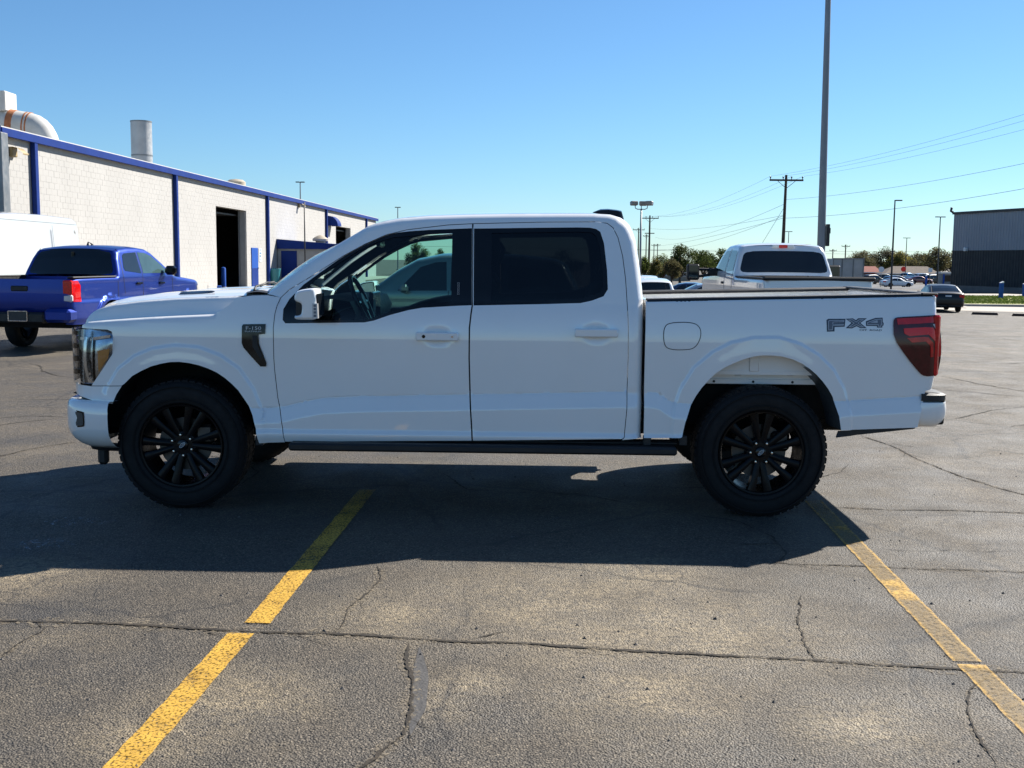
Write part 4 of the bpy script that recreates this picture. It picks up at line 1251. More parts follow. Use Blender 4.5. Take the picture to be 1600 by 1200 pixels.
ys = [-60, -20, -6, 0, 2, 4, 8, 12, 16, 20] + list(np.arange(24, 64, 4)) + list(np.arange(64, 200, 8)) + [220, 260, 320, 420, 600, 900, 1500, 2600, 4500]
xs = [-3000, -1200, -500, -200, -100, -60, -40, -25, -16] + list(np.arange(-12, 8, 2)) + [10, 14, 20, 28, 38, 50, 65, 85, 110, 150, 220, 350, 600, 1300, 3000]
LOT = MB().grid([[(x, y, float(ground_z(x, y))) for x in xs] for y in ys]).build('parking_lot', 'asphalt', None, True)
tag(LOT, 'weathered grey asphalt parking lot with cracks and drifted sand', None, None, 'structure')

def wiggle(pts, step, amp, seed):
    r = random.Random(seed)
    out = []
    d = densify([(p.x, p.y) for p in pts], step, False)
    off = 0.0; slow = 0.0
    for i, (x, y) in enumerate(d):
        a = d[max(i - 1, 0)]; b = d[min(i + 1, len(d) - 1)]
        t = Vector((b[0] - a[0], b[1] - a[1])).normalized()
        slow = slow * 0.93 + r.uniform(-1, 1) * amp * 0.45
        off = slow + r.uniform(-1, 1) * amp * 0.5
        out.append((x - t.y * off, y + t.x * off, t))
    return out
def strip(pl, w0, w1, z, seed, ragged=0.5):
    r = random.Random(seed)
    V = []; Fc = []
    w = (w0 + w1) / 2
    n = len(pl)
    for i, (x, y, t) in enumerate(pl):
        w = min(w1, max(w0, w + r.uniform(-1, 1) * (w1 - w0) * ragged))
        k = min(1.0, (i + 0.3) / 5, (n - 1 - i + 0.3) / 5)
        g = float(ground_z(x, y)) + z
        V += [(x - t.y * w * k / 2, y + t.x * w * k / 2, g), (x + t.y * w * k / 2, y - t.x * w * k / 2, g)]
    for i in range(n - 1): Fc.append((2 * i, 2 * i + 1, 2 * i + 3, 2 * i + 2))
    m = MB().add(V, Fc)
    return m
def crumb_mat():
    m, nt, b = nodes_of('crumbled_edge')
    p = pos(nt)
    out = nt.nodes['Material Output']
    tr = N(nt, 'ShaderNodeBsdfTransparent')
    mx = nt.nodes.new('ShaderNodeMixShader')
    f = ramp(nt, noise(nt, p, 38, 5, 0.8), [(0.50, grey(0)), (0.62, grey(0.9))])
    L(nt, ramp(nt, noise(nt, p, 60, 3), [(0.3, (0.13, 0.105, 0.075)), (0.7, (0.30, 0.25, 0.175))]), b.inputs['Base Color'])
    b.inputs['Roughness'].default_value = 0.95
    L(nt, f, mx.inputs[0]); L(nt, tr.outputs[0], mx.inputs[1]); L(nt, b.outputs[0], mx.inputs[2]); L(nt, mx.outputs[0], out.inputs['Surface'])
crumb_mat()
CRACKS = [
    ([(-60, 969), (80, 973), (180, 974.5), (300, 982), (400, 988), (480, 990), (560, 993), (640, 998), (720, 1003), (800, 1004), (880, 1010), (980, 1017), (1080, 1022), (1180, 1027), (1300, 1034), (1400, 1041), (1500, 1046), (1660, 1054)], 0.008, 0.026, 0.006, 0.11),
    ([(590, 882), (595, 905), (577, 928), (548, 950), (538, 973), (527, 993)], 0.004, 0.012, 0.010, 0.05),
    ([(638, 1003), (636, 1040), (645, 1080), (641, 1120), (628, 1150), (590, 1180), (545, 1215)], 0.006, 0.018, 0.010, 0.06),
    ([(1190, 877), (1250, 882), (1320, 884), (1400, 888), (1500, 891), (1660, 897)], 0.006, 0.016, 0.008, 0.05),
    ([(1285, 792), (1400, 797), (1500, 798), (1660, 804)], 0.006, 0.016, 0.008, 0.05),
    ([(1345, 680), (1390, 695), (1430, 715), (1500, 744), (1560, 764), (1660, 790)], 0.008, 0.022, 0.012, 0.06),
    ([(1250, 930), (1248, 968), (1260, 1008), (1272, 1032)], 0.004, 0.010, 0.010, 0.03),
    ([(1560, 1050), (1515, 1078), (1510, 1110), (1524, 1150), (1560, 1200)], 0.004, 0.010, 0.006, 0.03),
    ([(80, 977), (40, 1000), (-10, 1034)], 0.004, 0.010, 0.008, 0.04),
    ([(1475, 588), (1530, 600), (1640, 618)], 0.012, 0.03, 0.02, 0.08),
    ([(1490, 655), (1560, 640), (1640, 632)], 0.010, 0.024, 0.015, 0.0),
    ([(1450, 520), (1520, 524), (1640, 527)], 0.015, 0.04, 0.03, 0.0),
    ([(-20, 718), (60, 700), (120, 690)], 0.008, 0.02, 0.012, 0.06),
    ([(-20, 655), (50, 650), (112, 652)], 0.010, 0.024, 0.015, 0.0),
    ([(690, 740), (730, 765), (800, 770), (900, 772), (1000, 790)], 0.006, 0.016, 0.012, 0.0),
]
for i, (pp, w0, w1, amp, crumb) in enumerate(CRACKS):
    w_pts = [on_ground(*q) for q in pp]
    far = max(1.0, w_pts[0].y / 6.0)
    pl = wiggle(w_pts, 0.022 * far, amp, 40 + i)
    strip(pl, w0, w1, 0.0045, 70 + i, 0.8).build('crack', 'crack_fill', LOT)
    rk = random.Random(300 + i)
    for _ in range(int(len(pl) / 22)):          # short forks leaving the main crack
        k = rk.randrange(3, max(4, len(pl) - 3)); x, y, t = pl[k]
        sd_ = rk.choice((-1, 1)); ln = rk.uniform(0.06, 0.28) * far; an = rk.uniform(0.15, 0.9) * sd_
        dx, dy = t.x * math.cos(an) - t.y * math.sin(an), t.x * math.sin(an) + t.y * math.cos(an)
        q = wiggle([Vector((x, y, 0)), Vector((x + dx * ln, y + dy * ln, 0))], 0.02 * far, amp * 0.7, rk.random())
        if len(q) > 3: strip(q, w0 * 0.4, w1 * 0.35, 0.0042, rk.random(), 0.8).build('crack', 'crack_fill', LOT)
    if crumb: strip(pl, crumb * 0.35, crumb * 1.3, 0.0025, 90 + i, 0.6).build('crumbled_edge', 'crumbled_edge', LOT)
rc = random.Random(77)
for n_, (xa, xb), (ya, yb) in ((34, (3.2, 13.0), (6.8, 26.0)), (12, (-9.5, -3.6), (8.5, 20.0)), (8, (1.2, 4.5), (5.0, 8.5))):
    for _ in range(n_):                          # weathering cracks out over the lot
        y = ya + (yb - ya) * rc.random() ** 1.5; x = rc.uniform(xa, xb) * max(0.6, y / 12.0)
        ln = rc.uniform(0.6, 2.4) * (y / 9.0); an = rc.gauss(0.05, 0.5) + (PI / 2 if rc.random() < 0.2 else 0)
        pts_ = [Vector((x, y, 0))]
        for k in range(4):
            an += rc.gauss(0, 0.35)
            pts_.append(pts_[-1] + Vector((math.cos(an), math.sin(an), 0)) * ln / 4)
        fr_ = max(1.0, y / 7.0)
        strip(wiggle(pts_, 0.04 * fr_, 0.010 * fr_, rc.random()), 0.003 * fr_, 0.012 * fr_, 0.0045, rc.random(), 0.8).build('crack', 'crack_fill', LOT)
pl = wiggle([on_ground(*q) for q in [(655, 1012), (657, 1060), (652, 1110), (640, 1150)]], 0.05, 0.002, 5)
strip(pl, 0.05, 0.07, 0.0018, 6, 0.2).build('crack_sealer', 'sealer', LOT)

def line_paint(name, solid):
    m, nt, b = nodes_of(name)
    out = nt.nodes['Material Output']
    oc = pos(nt, True); p = pos(nt)
    sx = nt.nodes.new('ShaderNodeSeparateXYZ'); L(nt, oc, sx.inputs[0])
    ay = math_n(nt, 'ABSOLUTE', sx.outputs[1])
    n1 = noise(nt, p, 60, 5, 0.75); n2 = noise(nt, p, 6, 4, 0.6)
    yel = ramp(nt, n2, [(0.3, (0.42, 0.235, 0.025)), (0.7, (0.58, 0.34, 0.04))])
    if solid:
        wear = math_n(nt, 'ADD', n1, math_n(nt, 'MULTIPLY', n2, 0.55))
        pit = N(nt, 'ShaderNodeTexVoronoi', i_Scale=95.0); L(nt, p, pit.inputs['Vector'])
        f = ramp(nt, wear, [(0.58, grey(0.0)), (0.72, grey(1))])
        f = math_n(nt, 'MULTIPLY', f, ramp(nt, pit.outputs['Distance'], [(0.50, grey(1)), (0.80, grey(0.15))]))
    else:
        edge = ramp(nt, ay, [(0.040, grey(0)), (0.048, grey(1))])
        patch = ramp(nt, noise(nt, oc, 1.6, 2), [(0.56, grey(0)), (0.60, grey(1))])
        keep = math_n(nt, 'MAXIMUM', math_n(nt, 'MULTIPLY', edge, 0.8), math_n(nt, 'MULTIPLY', patch, 0.85))
        keep = math_n(nt, 'MAXIMUM', keep, 0.62)
        f = math_n(nt, 'MULTIPLY', keep, ramp(nt, n1, [(0.36, grey(0.15)), (0.56, grey(1))]))
        yel = mixc(nt, math_n(nt, 'MAXIMUM', edge, patch), (0.27, 0.175, 0.055), yel)
    L(nt, yel, b.inputs['Base Color']); b.inputs['Roughness'].default_value = 0.7
    bump(nt, b, n1, 0.6, 0.004)
    tr = N(nt, 'ShaderNodeBsdfTransparent'); mx = nt.nodes.new('ShaderNodeMixShader')
    L(nt, f, mx.inputs[0]); L(nt, tr.outputs[0], mx.inputs[1]); L(nt, b.outputs[0], mx.inputs[2]); L(nt, mx.outputs[0], out.inputs['Surface'])
line_paint('yellow_line_paint', True)
line_paint('faded_line_paint', False)
def stripe(p0, p1, w, mat, z=0.0055, seed=1):
    a, b = on_plane(*p0), on_plane(*p1)
    d = b - a; Ln = d.length
    r = random.Random(seed)
    n = max(2, int(Ln / 0.05))
    V = []; Fc = []
    for i in range(n + 1):
        x = Ln * i / n
        V += [(x, -w / 2 + r.uniform(-0.003, 0.003), 0), (x, w / 2 + r.uniform(-0.003, 0.003), 0)]
    for i in range(n): Fc.append((2 * i, 2 * i + 2, 2 * i + 3, 2 * i + 1))
    o = MB().add(V, Fc).build('painted_line', mat, LOT)
    o.location = (a.x, a.y, z); o.rotation_euler = (0, 0, math.atan2(d.y, d.x))
    return o
stripe((150, 1245), (377, 991), 0.115, 'yellow_line_paint', seed=2)
stripe((402, 975), (574, 766), 0.115, 'yellow_line_paint', seed=3)
stripe((1665, 1190), (1517, 1040), 0.115, 'faded_line_paint', seed=4)
stripe((1512, 1035), (1270, 783), 0.115, 'faded_line_paint', seed=5)
m_, nt_, b_ = nodes_of('pale_splatter')
tr_ = N(nt_, 'ShaderNodeBsdfTransparent'); mx_ = nt_.nodes.new('ShaderNodeMixShader')
L(nt_, ramp(nt_, noise(nt_, pos(nt_), 30, 4, 0.7), [(0.54, grey(0)), (0.68, grey(0.75))]), mx_.inputs[0])
L(nt_, ramp(nt_, noise(nt_, pos(nt_), 12, 3), [(0.3, (0.22, 0.23, 0.25)), (0.7, (0.48, 0.49, 0.52))]), b_.inputs['Base Color'])
L(nt_, tr_.outputs[0], mx_.inputs[1]); L(nt_, b_.outputs[0], mx_.inputs[2]); L(nt_, mx_.outputs[0], nt_.nodes['Material Output'].inputs['Surface'])
for (xa, xb, yy, w) in ((702, 724, 738, 0.10), (896, 932, 735, 0.12), (838, 890, 808, 0.16), (775, 812, 838, 0.12), (70, 190, 815, 0.30), (20, 120, 850, 0.25)):
    q = wiggle([on_ground(xa, yy), on_ground((xa + xb) / 2, yy + 1), on_ground(xb, yy)], 0.02, 0.004, xa)
    strip(q, w * 0.5, w, 0.0030, xa, 0.5).build('pale_stain', 'pale_splatter', LOT)
# loose stones
gv = MB()
rg = random.Random(11)
for _ in range(700):
    y = 3.3 + 7.5 * rg.random() ** 1.4; x = rg.uniform(-0.55, 0.55) * y
    s = 0.003 + 0.009 * rg.random() ** 4
    V = []
    for i in range(6):
        a = i * PI / 3 + rg.random() * 0.5
        V.append((x + s * math.cos(a) * rg.uniform(0.7, 1.2), y + s * math.sin(a) * rg.uniform(0.7, 1.2), 0.0))
    V.append((x, y, s * rg.uniform(0.7, 1.1)))
    gv.add(V, [(i, (i + 1) % 6, 6) for i in range(6)])
simple('stone', (0.09, 0.08, 0.07), 0.9, var=0.6, vscale=2)
tag(gv.build('loose_gravel', 'stone'), 'loose dark gravel bits scattered over the asphalt', 'gravel', None, 'stuff')
# ================================================================== OTHER VEHICLES
simple('plate_white', (0.62, 0.64, 0.66), 0.5)
simple('plate_dark', (0.02, 0.02, 0.022), 0.4)
def vehicle(name, label, cat, loc, heading, d, group=None):
    """d: side silhouette etc.; u runs from the front bumper to the rear, v = 0 is the left side"""
    Lg, Wd = d['L'], d['W']
    h = math.atan2(-heading[1], -heading[0])
    root = thing(name, label, cat, loc, h, group)
    body_m = d['paint']
    def put(m, n, mat, par=root, smooth=True, ang=None):
        q = MB(); q.v = [(x - Lg / 2, y - Wd / 2, z) for x, y, z in m.v] if par is root else [(x - Lg / 2, y - Wd / 2, z) for x, y, z in m.v]
        q.f = m.f; q.n = m.n
        return q.build(n, mat, par, smooth, ang)
    sil = d['sil']; belt = d['belt']; arches = d['arches']; ar = d['arch_r']; zb = d['sill']; rr = d.get('round', 0.09)
    tum = d.get('tumble', 0.30); step = d.get('step', 0.06)
    def S(u, z):
        s = 0.02 + 0.10 * np.clip(z - (belt - 0.25), 0, 0.25) ** 2 + tum * 0.04 * np.log1p(np.exp(np.clip((z - belt) / 0.04, -30, 30)))
        s = s + 0.04 * sm((zb + 0.14 - z) / 0.14)
        s = s + d.get('nose', 0.16) * np.clip((0.55 - u) / 0.55, 0, 1) ** 2.2 + d.get('tail', 0.10) * np.clip((u - Lg + 0.45) / 0.45, 0, 1) ** 2.5
        for a in arches:
            dd = np.hypot(u - a, z - d['R'])
            s = s - d.get('flare', 0.02) * sm((ar + 0.10 - dd) / 0.03)
        if 'crease' in d: s = s + 0.012 * sm((z - d['crease']) / 0.03) * sm((belt - z) / 0.1)
        if 'recess' in d:
            for poly in d['recess']: s = s + np.where(inside(u, z, poly), 0.018 * sm(poly_dist(u, z, poly, True) / 0.035), 0)
        return s + ro(u, z, sil, rr)
    Sr = lambda u, z: S(u, z) - ro(u, z, sil, rr) + rr
    out = list(sil)
    for a in sorted(arches, reverse=True):
        x = math.sqrt(max(0.01, ar * ar - (zb - d['R']) ** 2))
        a0 = math.atan2(zb - d['R'], x)
        out += [(a + ar * math.cos(t), d['R'] + ar * math.sin(t)) for t in np.linspace(a0, PI - a0, 15)]
    skin = side_panel(out, S, step=step, edge_rows=(rr * 0.06, rr * 0.2, rr * 0.5, rr * 0.85), flange=0.03)
    bs = put(skin, 'body_side', body_m); put(skin.mirrored(Wd), 'body_side', body_m)
    ds = densify(sil, 0.10, False)
    def seg(u0, z0, u1, z1):
        i0 = min(range(len(ds)), key=lambda i: (ds[i][0] - u0) ** 2 + (ds[i][1] - z0) ** 2)
        i1 = min(range(len(ds)), key=lambda i: (ds[i][0] - u1) ** 2 + (ds[i][1] - z1) ** 2)
        return ds[i0:i1 + 1]
    cr = d.get('crown', 0.04)
    for nm, a in d['shell']:
        put(cross_strip(seg(*a), lambda u, z: Sr(u, z) - 0.004, Wd, cr, n=19, power=2.6), nm, body_m)
    for nm, a, mg, mat in d.get('screens', ()):
        sg = seg(*a)
        za_, zb__ = sg[0][1], sg[-1][1]
        st = cross_strip(densify(sg, 0.03, False), lambda u, z: Sr(u, z) + mg + 0.09 * np.abs(2 * (z - za_) / (zb__ - za_) - 1) ** 7, Wd, cr, n=15, power=2.6)
        t = Vector((sg[-1][0] - sg[0][0], sg[-1][1] - sg[0][1])).normalized()
        n = Vector((-t.y, t.x))
        st.v = [(x + n.x * 0.008, y, z + n.y * 0.008) for x, y, z in st.v]
        put(st, nm, mat)
    for nm, poly, mat, lift in d.get('side', ()):
        m = side_panel(poly, S, step=0.07, flange=0.008, lift=lift)
        put(m, nm, mat); put(m.mirrored(Wd), nm, mat)
    for nm, mat, bx, bv in d.get('boxes', ()):
        put(MB().box(*bx, b=bv), nm, mat, root, False)
        if bx[2] < Wd / 2 - 1e-6 and bx[3] < Wd / 2 - 1e-6:
            q = MB().box(bx[0], bx[1], Wd - bx[3], Wd - bx[2], bx[4], bx[5], b=bv)
            put(q, nm, mat, root, False)
    put(MB().box(0.3, Lg - 0.35, 0.22, Wd - 0.22, zb - 0.06, zb + 0.25), 'underside', 'underbody', root, False)
    for a in arches:
        put(MB().box(a - ar * 0.95, a + ar * 0.95, 0.26, Wd - 0.26, zb, d['R'] + ar * 0.98, 0.05), 'wheel_well', 'underbody', root, False)
        for far in (False, True):
            y = 0.05 + d.get('tw', 0.23) / 2
            y = y if not far else Wd - y
            make_wheel(root, (a - Lg / 2, y - Wd / 2, d['R'] - 0.004), d['R'], far, d.get('rim', d['R'] * 0.64), d.get('tw', 0.23), 0.2, 5, d.get('wheel_mat', 'wheel_black'), detail=False)
    if 'bed' in d:
        u0, u1, zf, zt = d['bed']
        put(MB().box(u0, u1, 0.10, Wd - 0.10, zf, zf + 0.03), 'bed_floor', d.get('bed_mat', body_m), root, False)
        for y in (0.10, Wd - 0.14): put(MB().box(u0, u1, y, y + 0.04, zf, zt - 0.015, 0.01), 'bed_wall', d.get('bed_mat', body_m), root, False)
        for y in (0.03, Wd - 0.15): put(MB().box(u0, u1 + 0.02, y, y + 0.12, zt - 0.02, zt + 0.012, 0.012), 'bed_rail', 'black_plastic', root, False)
        put(MB().box(u0, u0 + 0.04, 0.1, Wd - 0.1, zf, zt - 0.01), 'bed_front', body_m, root, False)
    return root, put

def gz(p): return (p.x, p.y, float(ground_z(p.x, p.y)))
# ---- blue pickup: seen from behind on its right side
tac = dict(L=5.40, W=1.90, R=0.385, paint='blue_paint', belt=1.26, sill=0.46, arches=[0.90, 4.14], arch_r=0.475, flare=0.035, tumble=0.33, crease=0.86, round=0.07, step=0.045, tw=0.25, nose=0.22, tail=0.05,
    sil=[(0.16, 0.46), (0.05, 0.55), (0.0, 0.72), (0.03, 0.98), (0.12, 1.08), (0.40, 1.15), (0.90, 1.20), (1.36, 1.235), (1.50, 1.27), (1.85, 1.50), (2.20, 1.70), (2.40, 1.765), (2.75, 1.79), (3.15, 1.785), (3.45, 1.76), (3.58, 1.72), (3.68, 1.58), (3.80, 1.28), (3.84, 1.27), (4.60, 1.265), (5.33, 1.255), (5.38, 1.23), (5.395, 1.0), (5.385, 0.76), (5.36, 0.70), (5.36, 0.48)],
    shell=[('hood', (0.16, 0.46, 1.50, 1.27)), ('roof', (2.20, 1.70, 3.58, 1.72)), ('cab_back', (3.58, 1.72, 3.80, 1.28)), ('tailgate', (5.38, 1.23, 5.36, 0.70))],
    screens=[('windshield', (1.50, 1.27, 2.20, 1.70), 0.03, 'teal_glass'), ('rear_window', (3.60, 1.70, 3.79, 1.31), 0.02, 'dark_glass')],
    side=[('side_window', [(2.90, 1.31), (3.50, 1.36), (3.52, 1.42), (3.42, 1.64), (3.34, 1.675), (2.88, 1.70)], 'dark_glass', 0.004),
          ('side_window', [(1.72, 1.31), (2.82, 1.31), (2.80, 1.70), (2.52, 1.69), (2.28, 1.63), (1.95, 1.45)], 'teal_glass', 0.004),
          ('door_seam', [(2.852, 0.58), (2.862, 0.58), (2.862, 1.76), (2.852, 1.76)], 'black_plastic', 0.003),
          ('door_seam', [(3.57, 0.95), (3.62, 1.30), (3.52, 1.75), (3.508, 1.75), (3.606, 1.30), (3.56, 0.95)], 'black_plastic', 0.003),
          ('door_seam', [(3.815, 0.50), (3.828, 0.50), (3.828, 1.25), (3.815, 1.25)], 'black_plastic', 0.003),
          ('door_seam', [(1.52, 0.55), (1.53, 0.55), (1.60, 1.05), (1.59, 1.27), (1.578, 1.27), (1.585, 1.05)], 'black_plastic', 0.003),
          ('tail_light', [(5.14, 0.86), (5.34, 0.86), (5.36, 1.21), (5.20, 1.21), (5.13, 1.13)], 'red_lens', 0.010),
          ('headlight', [(0.06, 0.86), (0.40, 0.93), (0.42, 1.04), (0.14, 1.03)], 'white_lens', 0.006)],
    boxes=[('tail_light', 'red_lens', (5.33, 5.402, 0.045, 0.21, 0.98, 1.22), 0.02), ('reverse_light', 'white_lens', (5.33, 5.400, 0.045, 0.20, 0.86, 0.975), 0.02),
           ('rear_bumper', 'blue_paint', (5.22, 5.52, 0.03, 0.50, 0.52, 0.74), 0.05), ('bumper_step', 'black_plastic', (5.25, 5.50, 0.50, 1.40, 0.50, 0.68), 0.03),
           ('tailgate_handle', 'black_plastic', (5.40, 5.452, 0.80, 1.10, 1.03, 1.12), 0.015),
           ('door_handle', 'gloss_black', (2.92, 3.14, 0.0, 0.03, 1.11, 1.15), 0.012), ('door_handle', 'gloss_black', (1.98, 2.20, 0.0, 0.03, 1.10, 1.14), 0.012),
           ('door_mirror', 'gloss_black', (1.84, 2.0, -0.20, 0.02, 1.27, 1.45), 0.05),
           ('brake_light', 'dark_red_lens', (3.58, 3.63, 0.80, 1.10, 1.70, 1.74), 0.01),
           ('license_plate', 'plate_dark', (5.495, 5.512, 0.78, 1.12, 0.54, 0.70), 0.003),
           ('window_divider', 'gloss_black', (3.675, 3.72, 0.93, 0.945, 1.34, 1.70), 0.003)],
    bed=(3.86, 5.33, 0.85, 1.265), bed_mat='black_plastic')
rear_r = on_plane(35, 541)                    # foot of its left rear tyre
hd = Vector((0.135, 1.0)).normalized()
side = Vector((hd.y, -hd.x))                  # towards its right
ctr = Vector((rear_r.x, rear_r.y)) + hd * (4.14 - 2.70) + side * (0.95 - 0.17)
root, put = vehicle('pickup_truck', 'bright blue mid-size pickup truck with black tailgate plate beside the white block garage', 'pickup truck', (ctr.x, ctr.y, 0), hd, tac)
fr = MB()
for a, b, c_, d_ in ((0.775, 1.125, 0.695, 0.708), (0.775, 1.125, 0.532, 0.545), (0.775, 0.79, 0.532, 0.708), (1.11, 1.125, 0.532, 0.708)): fr.box(5.51, 5.518, a, b, c_, d_, 0.002)
put(fr, 'plate_frame', 'chrome', root, False)
fin = MB().grid([[(2.95, 0.92, 1.81), (2.95, 0.98, 1.81)], [(3.05, 0.935, 1.86), (3.05, 0.965, 1.86)], [(3.14, 0.94, 1.885), (3.14, 0.96, 1.885)], [(3.17, 0.92, 1.80), (3.17, 0.98, 1.80)]])
put(fin, 'roof_antenna', 'gloss_black')

# ---- tall cargo van behind it
van = dict(L=6.88, W=2.06, R=0.35, paint='van_white_paint', belt=1.25, sill=0.42, arches=[0.98, 5.45], arch_r=0.42, flare=0.0, tumble=0.085, round=0.12, step=0.07, nose=0.28, tail=0.06,
    sil=[(0.100, 0.42), (0.000, 0.60), (0.030, 0.90), (0.160, 1.08), (0.750, 1.28), (1.100, 1.70), (1.500, 2.20), (1.750, 2.42), (2.100, 2.55), (3.600, 2.62), (4.900, 2.63), (6.450, 2.60), (6.700, 2.54), (6.800, 2.36), (6.840, 1.6), (6.850, 0.8), (6.820, 0.42)],
    shell=[('hood', (0.10, 0.42, 0.75, 1.28)), ('roof', (1.50, 2.20, 6.70, 2.54)), ('rear_doors', (6.70, 2.54, 6.82, 0.42))],
    screens=[('windshield', (0.75, 1.28, 1.50, 2.20), 0.03, 'dark_glass'), ('rear_window', (6.81, 2.15, 6.84, 1.5), 0.25, 'dark_glass')],
    recess=[[(5.320, 1.15), (6.560, 1.15), (6.560, 2.22), (6.500, 2.28), (5.320, 2.28)], [(3.800, 1.15), (5.200, 1.15), (5.200, 2.28), (3.800, 2.28)]],
    side=[('side_window', [(1.150, 1.35), (2.000, 1.35), (2.000, 2.0), (1.720, 2.0), (1.250, 1.55)], 'dark_glass', 0.004),
          ('door_seam', [(5.255, 0.55), (5.265, 0.55), (5.265, 2.38), (5.255, 2.38)], 'interior_trim', 0.002),
          ('roof_seam', [(2.200, 2.452), (6.700, 2.432), (6.700, 2.440), (2.200, 2.460)], 'interior_trim', 0.002)],
    boxes=[('door_mirror', 'black_plastic', (1.10, 1.28, -0.24, 0.02, 1.45, 1.80), 0.04), ('tail_light', 'red_lens', (6.76, 6.865, 0.06, 0.16, 1.0, 1.6), 0.015)])
pr = at_depth(118, 345, 29.5)
hv = Vector((-0.06, -1.0)).normalized()       # nose towards the camera side, rear far
sv = Vector((-hv.y, hv.x))                    # its left, facing the lot
ctr = Vector((pr.x, pr.y)) + hv * (6.75 - 3.44) - sv * (1.03 - 0.20)
vehicle('cargo_van', 'tall plain white cargo van standing behind the blue pickup', 'van', (ctr.x, ctr.y, 0), hv, van)

# ---- older white heavy pickup beyond the bed
sd = dict(L=6.25, W=2.03, R=0.40, paint='old_white_paint', belt=1.36, sill=0.52, arches=[1.05, 5.0], arch_r=0.50, flare=0.02, tumble=0.27, round=0.085, step=0.06, tw=0.26, nose=0.10, tail=0.03,
    sil=[(0.10, 0.52), (0.0, 0.70), (0.02, 1.15), (0.10, 1.28), (0.9, 1.36), (1.42, 1.40), (1.55, 1.44), (1.90, 1.72), (2.15, 1.90), (2.40, 1.97), (2.9, 1.99), (3.40, 1.975), (3.56, 1.94), (3.64, 1.84), (3.78, 1.42), (3.80, 1.36), (3.84, 1.35), (5.0, 1.35), (6.16, 1.35), (6.21, 1.32), (6.23, 1.0), (6.22, 0.78), (6.20, 0.55)],
    shell=[('hood', (0.10, 0.52, 1.55, 1.44)), ('roof', (2.15, 1.90, 3.56, 1.94)), ('cab_back', (3.56, 1.94, 3.80, 1.36)), ('tailgate', (6.21, 1.32, 6.20, 0.55))],
    screens=[('windshield', (1.55, 1.44, 2.15, 1.90), 0.03, 'dark_glass'), ('rear_window', (3.60, 1.89, 3.775, 1.435), 0.0, 'dark_glass')],
    side=[('side_window', [(1.85, 1.44), (2.78, 1.44), (2.76, 1.86), (2.42, 1.86), (2.18, 1.74)], 'teal_glass', 0.004),
          ('side_window', [(2.90, 1.44), (3.52, 1.46), (3.45, 1.82), (3.38, 1.86), (2.88, 1.87)], 'teal_glass', 0.004),
          ('door_seam', [(2.83, 0.65), (2.845, 0.65), (2.845, 1.9), (2.83, 1.9)], 'black_plastic', 0.003),
          ('door_seam', [(3.55, 0.65), (3.58, 1.40), (3.52, 1.9), (3.505, 1.9), (3.565, 1.40), (3.535, 0.65)], 'black_plastic', 0.003),
          ('tail_light', [(6.08, 0.80), (6.21, 0.80), (6.21, 1.14), (6.08, 1.14)], 'red_lens', 0.008)],
    boxes=[('tail_light', 'red_lens', (6.15, 6.238, 0.05, 0.20, 0.80, 1.14), 0.015), ('rear_bumper', 'chrome', (6.12, 6.40, 0.05, 1.0, 0.58, 0.78), 0.04),
           ('brake_light', 'white_lens', (3.60, 3.665, 0.80, 0.93, 1.915, 1.975), 0.01), ('brake_light', 'red_lens', (3.60, 3.668, 0.93, 1.10, 1.917, 1.973), 0.01),
           ('tailgate_cap', 'black_plastic', (6.13, 6.27, 0.02, 2.01, 1.31, 1.385), 0.025), ('door_handle', 'black_plastic', (2.60, 2.76, 0.0, 0.03, 1.18, 1.23), 0.01)],
    bed=(3.84, 6.16, 0.92, 1.35))
tl = at_depth(1194, 437, 19.6)                # left top corner of its tailgate
hs = Vector((-0.012, 1.0)).normalized()
ss = Vector((-hs.y, hs.x))
ctr = Vector((tl.x, tl.y)) + hs * (6.20 - 3.125) - ss * (1.015 - 0.05)
root, put = vehicle('pickup_truck', 'older white heavy-duty pickup facing away, with wide rear window and black towing mirrors', 'pickup truck', (ctr.x, ctr.y, -0.01), hs, sd)
for fl in (False, True):
    m = MB().box(1.94, 2.12, -0.62, -0.36, 1.24, 1.58, 0.03)
    m2 = MB(); m2.tube([(2.02, -0.38, 1.47), (1.98, -0.06, 1.46), (1.98, 0.06, 1.46)], 0.03, 8); m2.tube([(2.02, -0.38, 1.32), (1.98, -0.06, 1.36), (1.98, 0.06, 1.40)], 0.03, 8); m2.box(1.90, 2.04, -0.16, 0.06, 1.33, 1.50, 0.03)
    o = put(m.mirrored(2.03) if fl else m, 'towing_mirror', 'black_plastic', root, False)
    put(m2.mirrored(2.03) if fl else m2, 'mirror_arm', 'black_plastic', root, True, 40)
    g = MB().box(2.115, 2.126, -0.59, -0.39, 1.28, 1.55, 0.004)
    put(g.mirrored(2.03) if fl else g, 'mirror_glass', 'dark_glass', root, False)

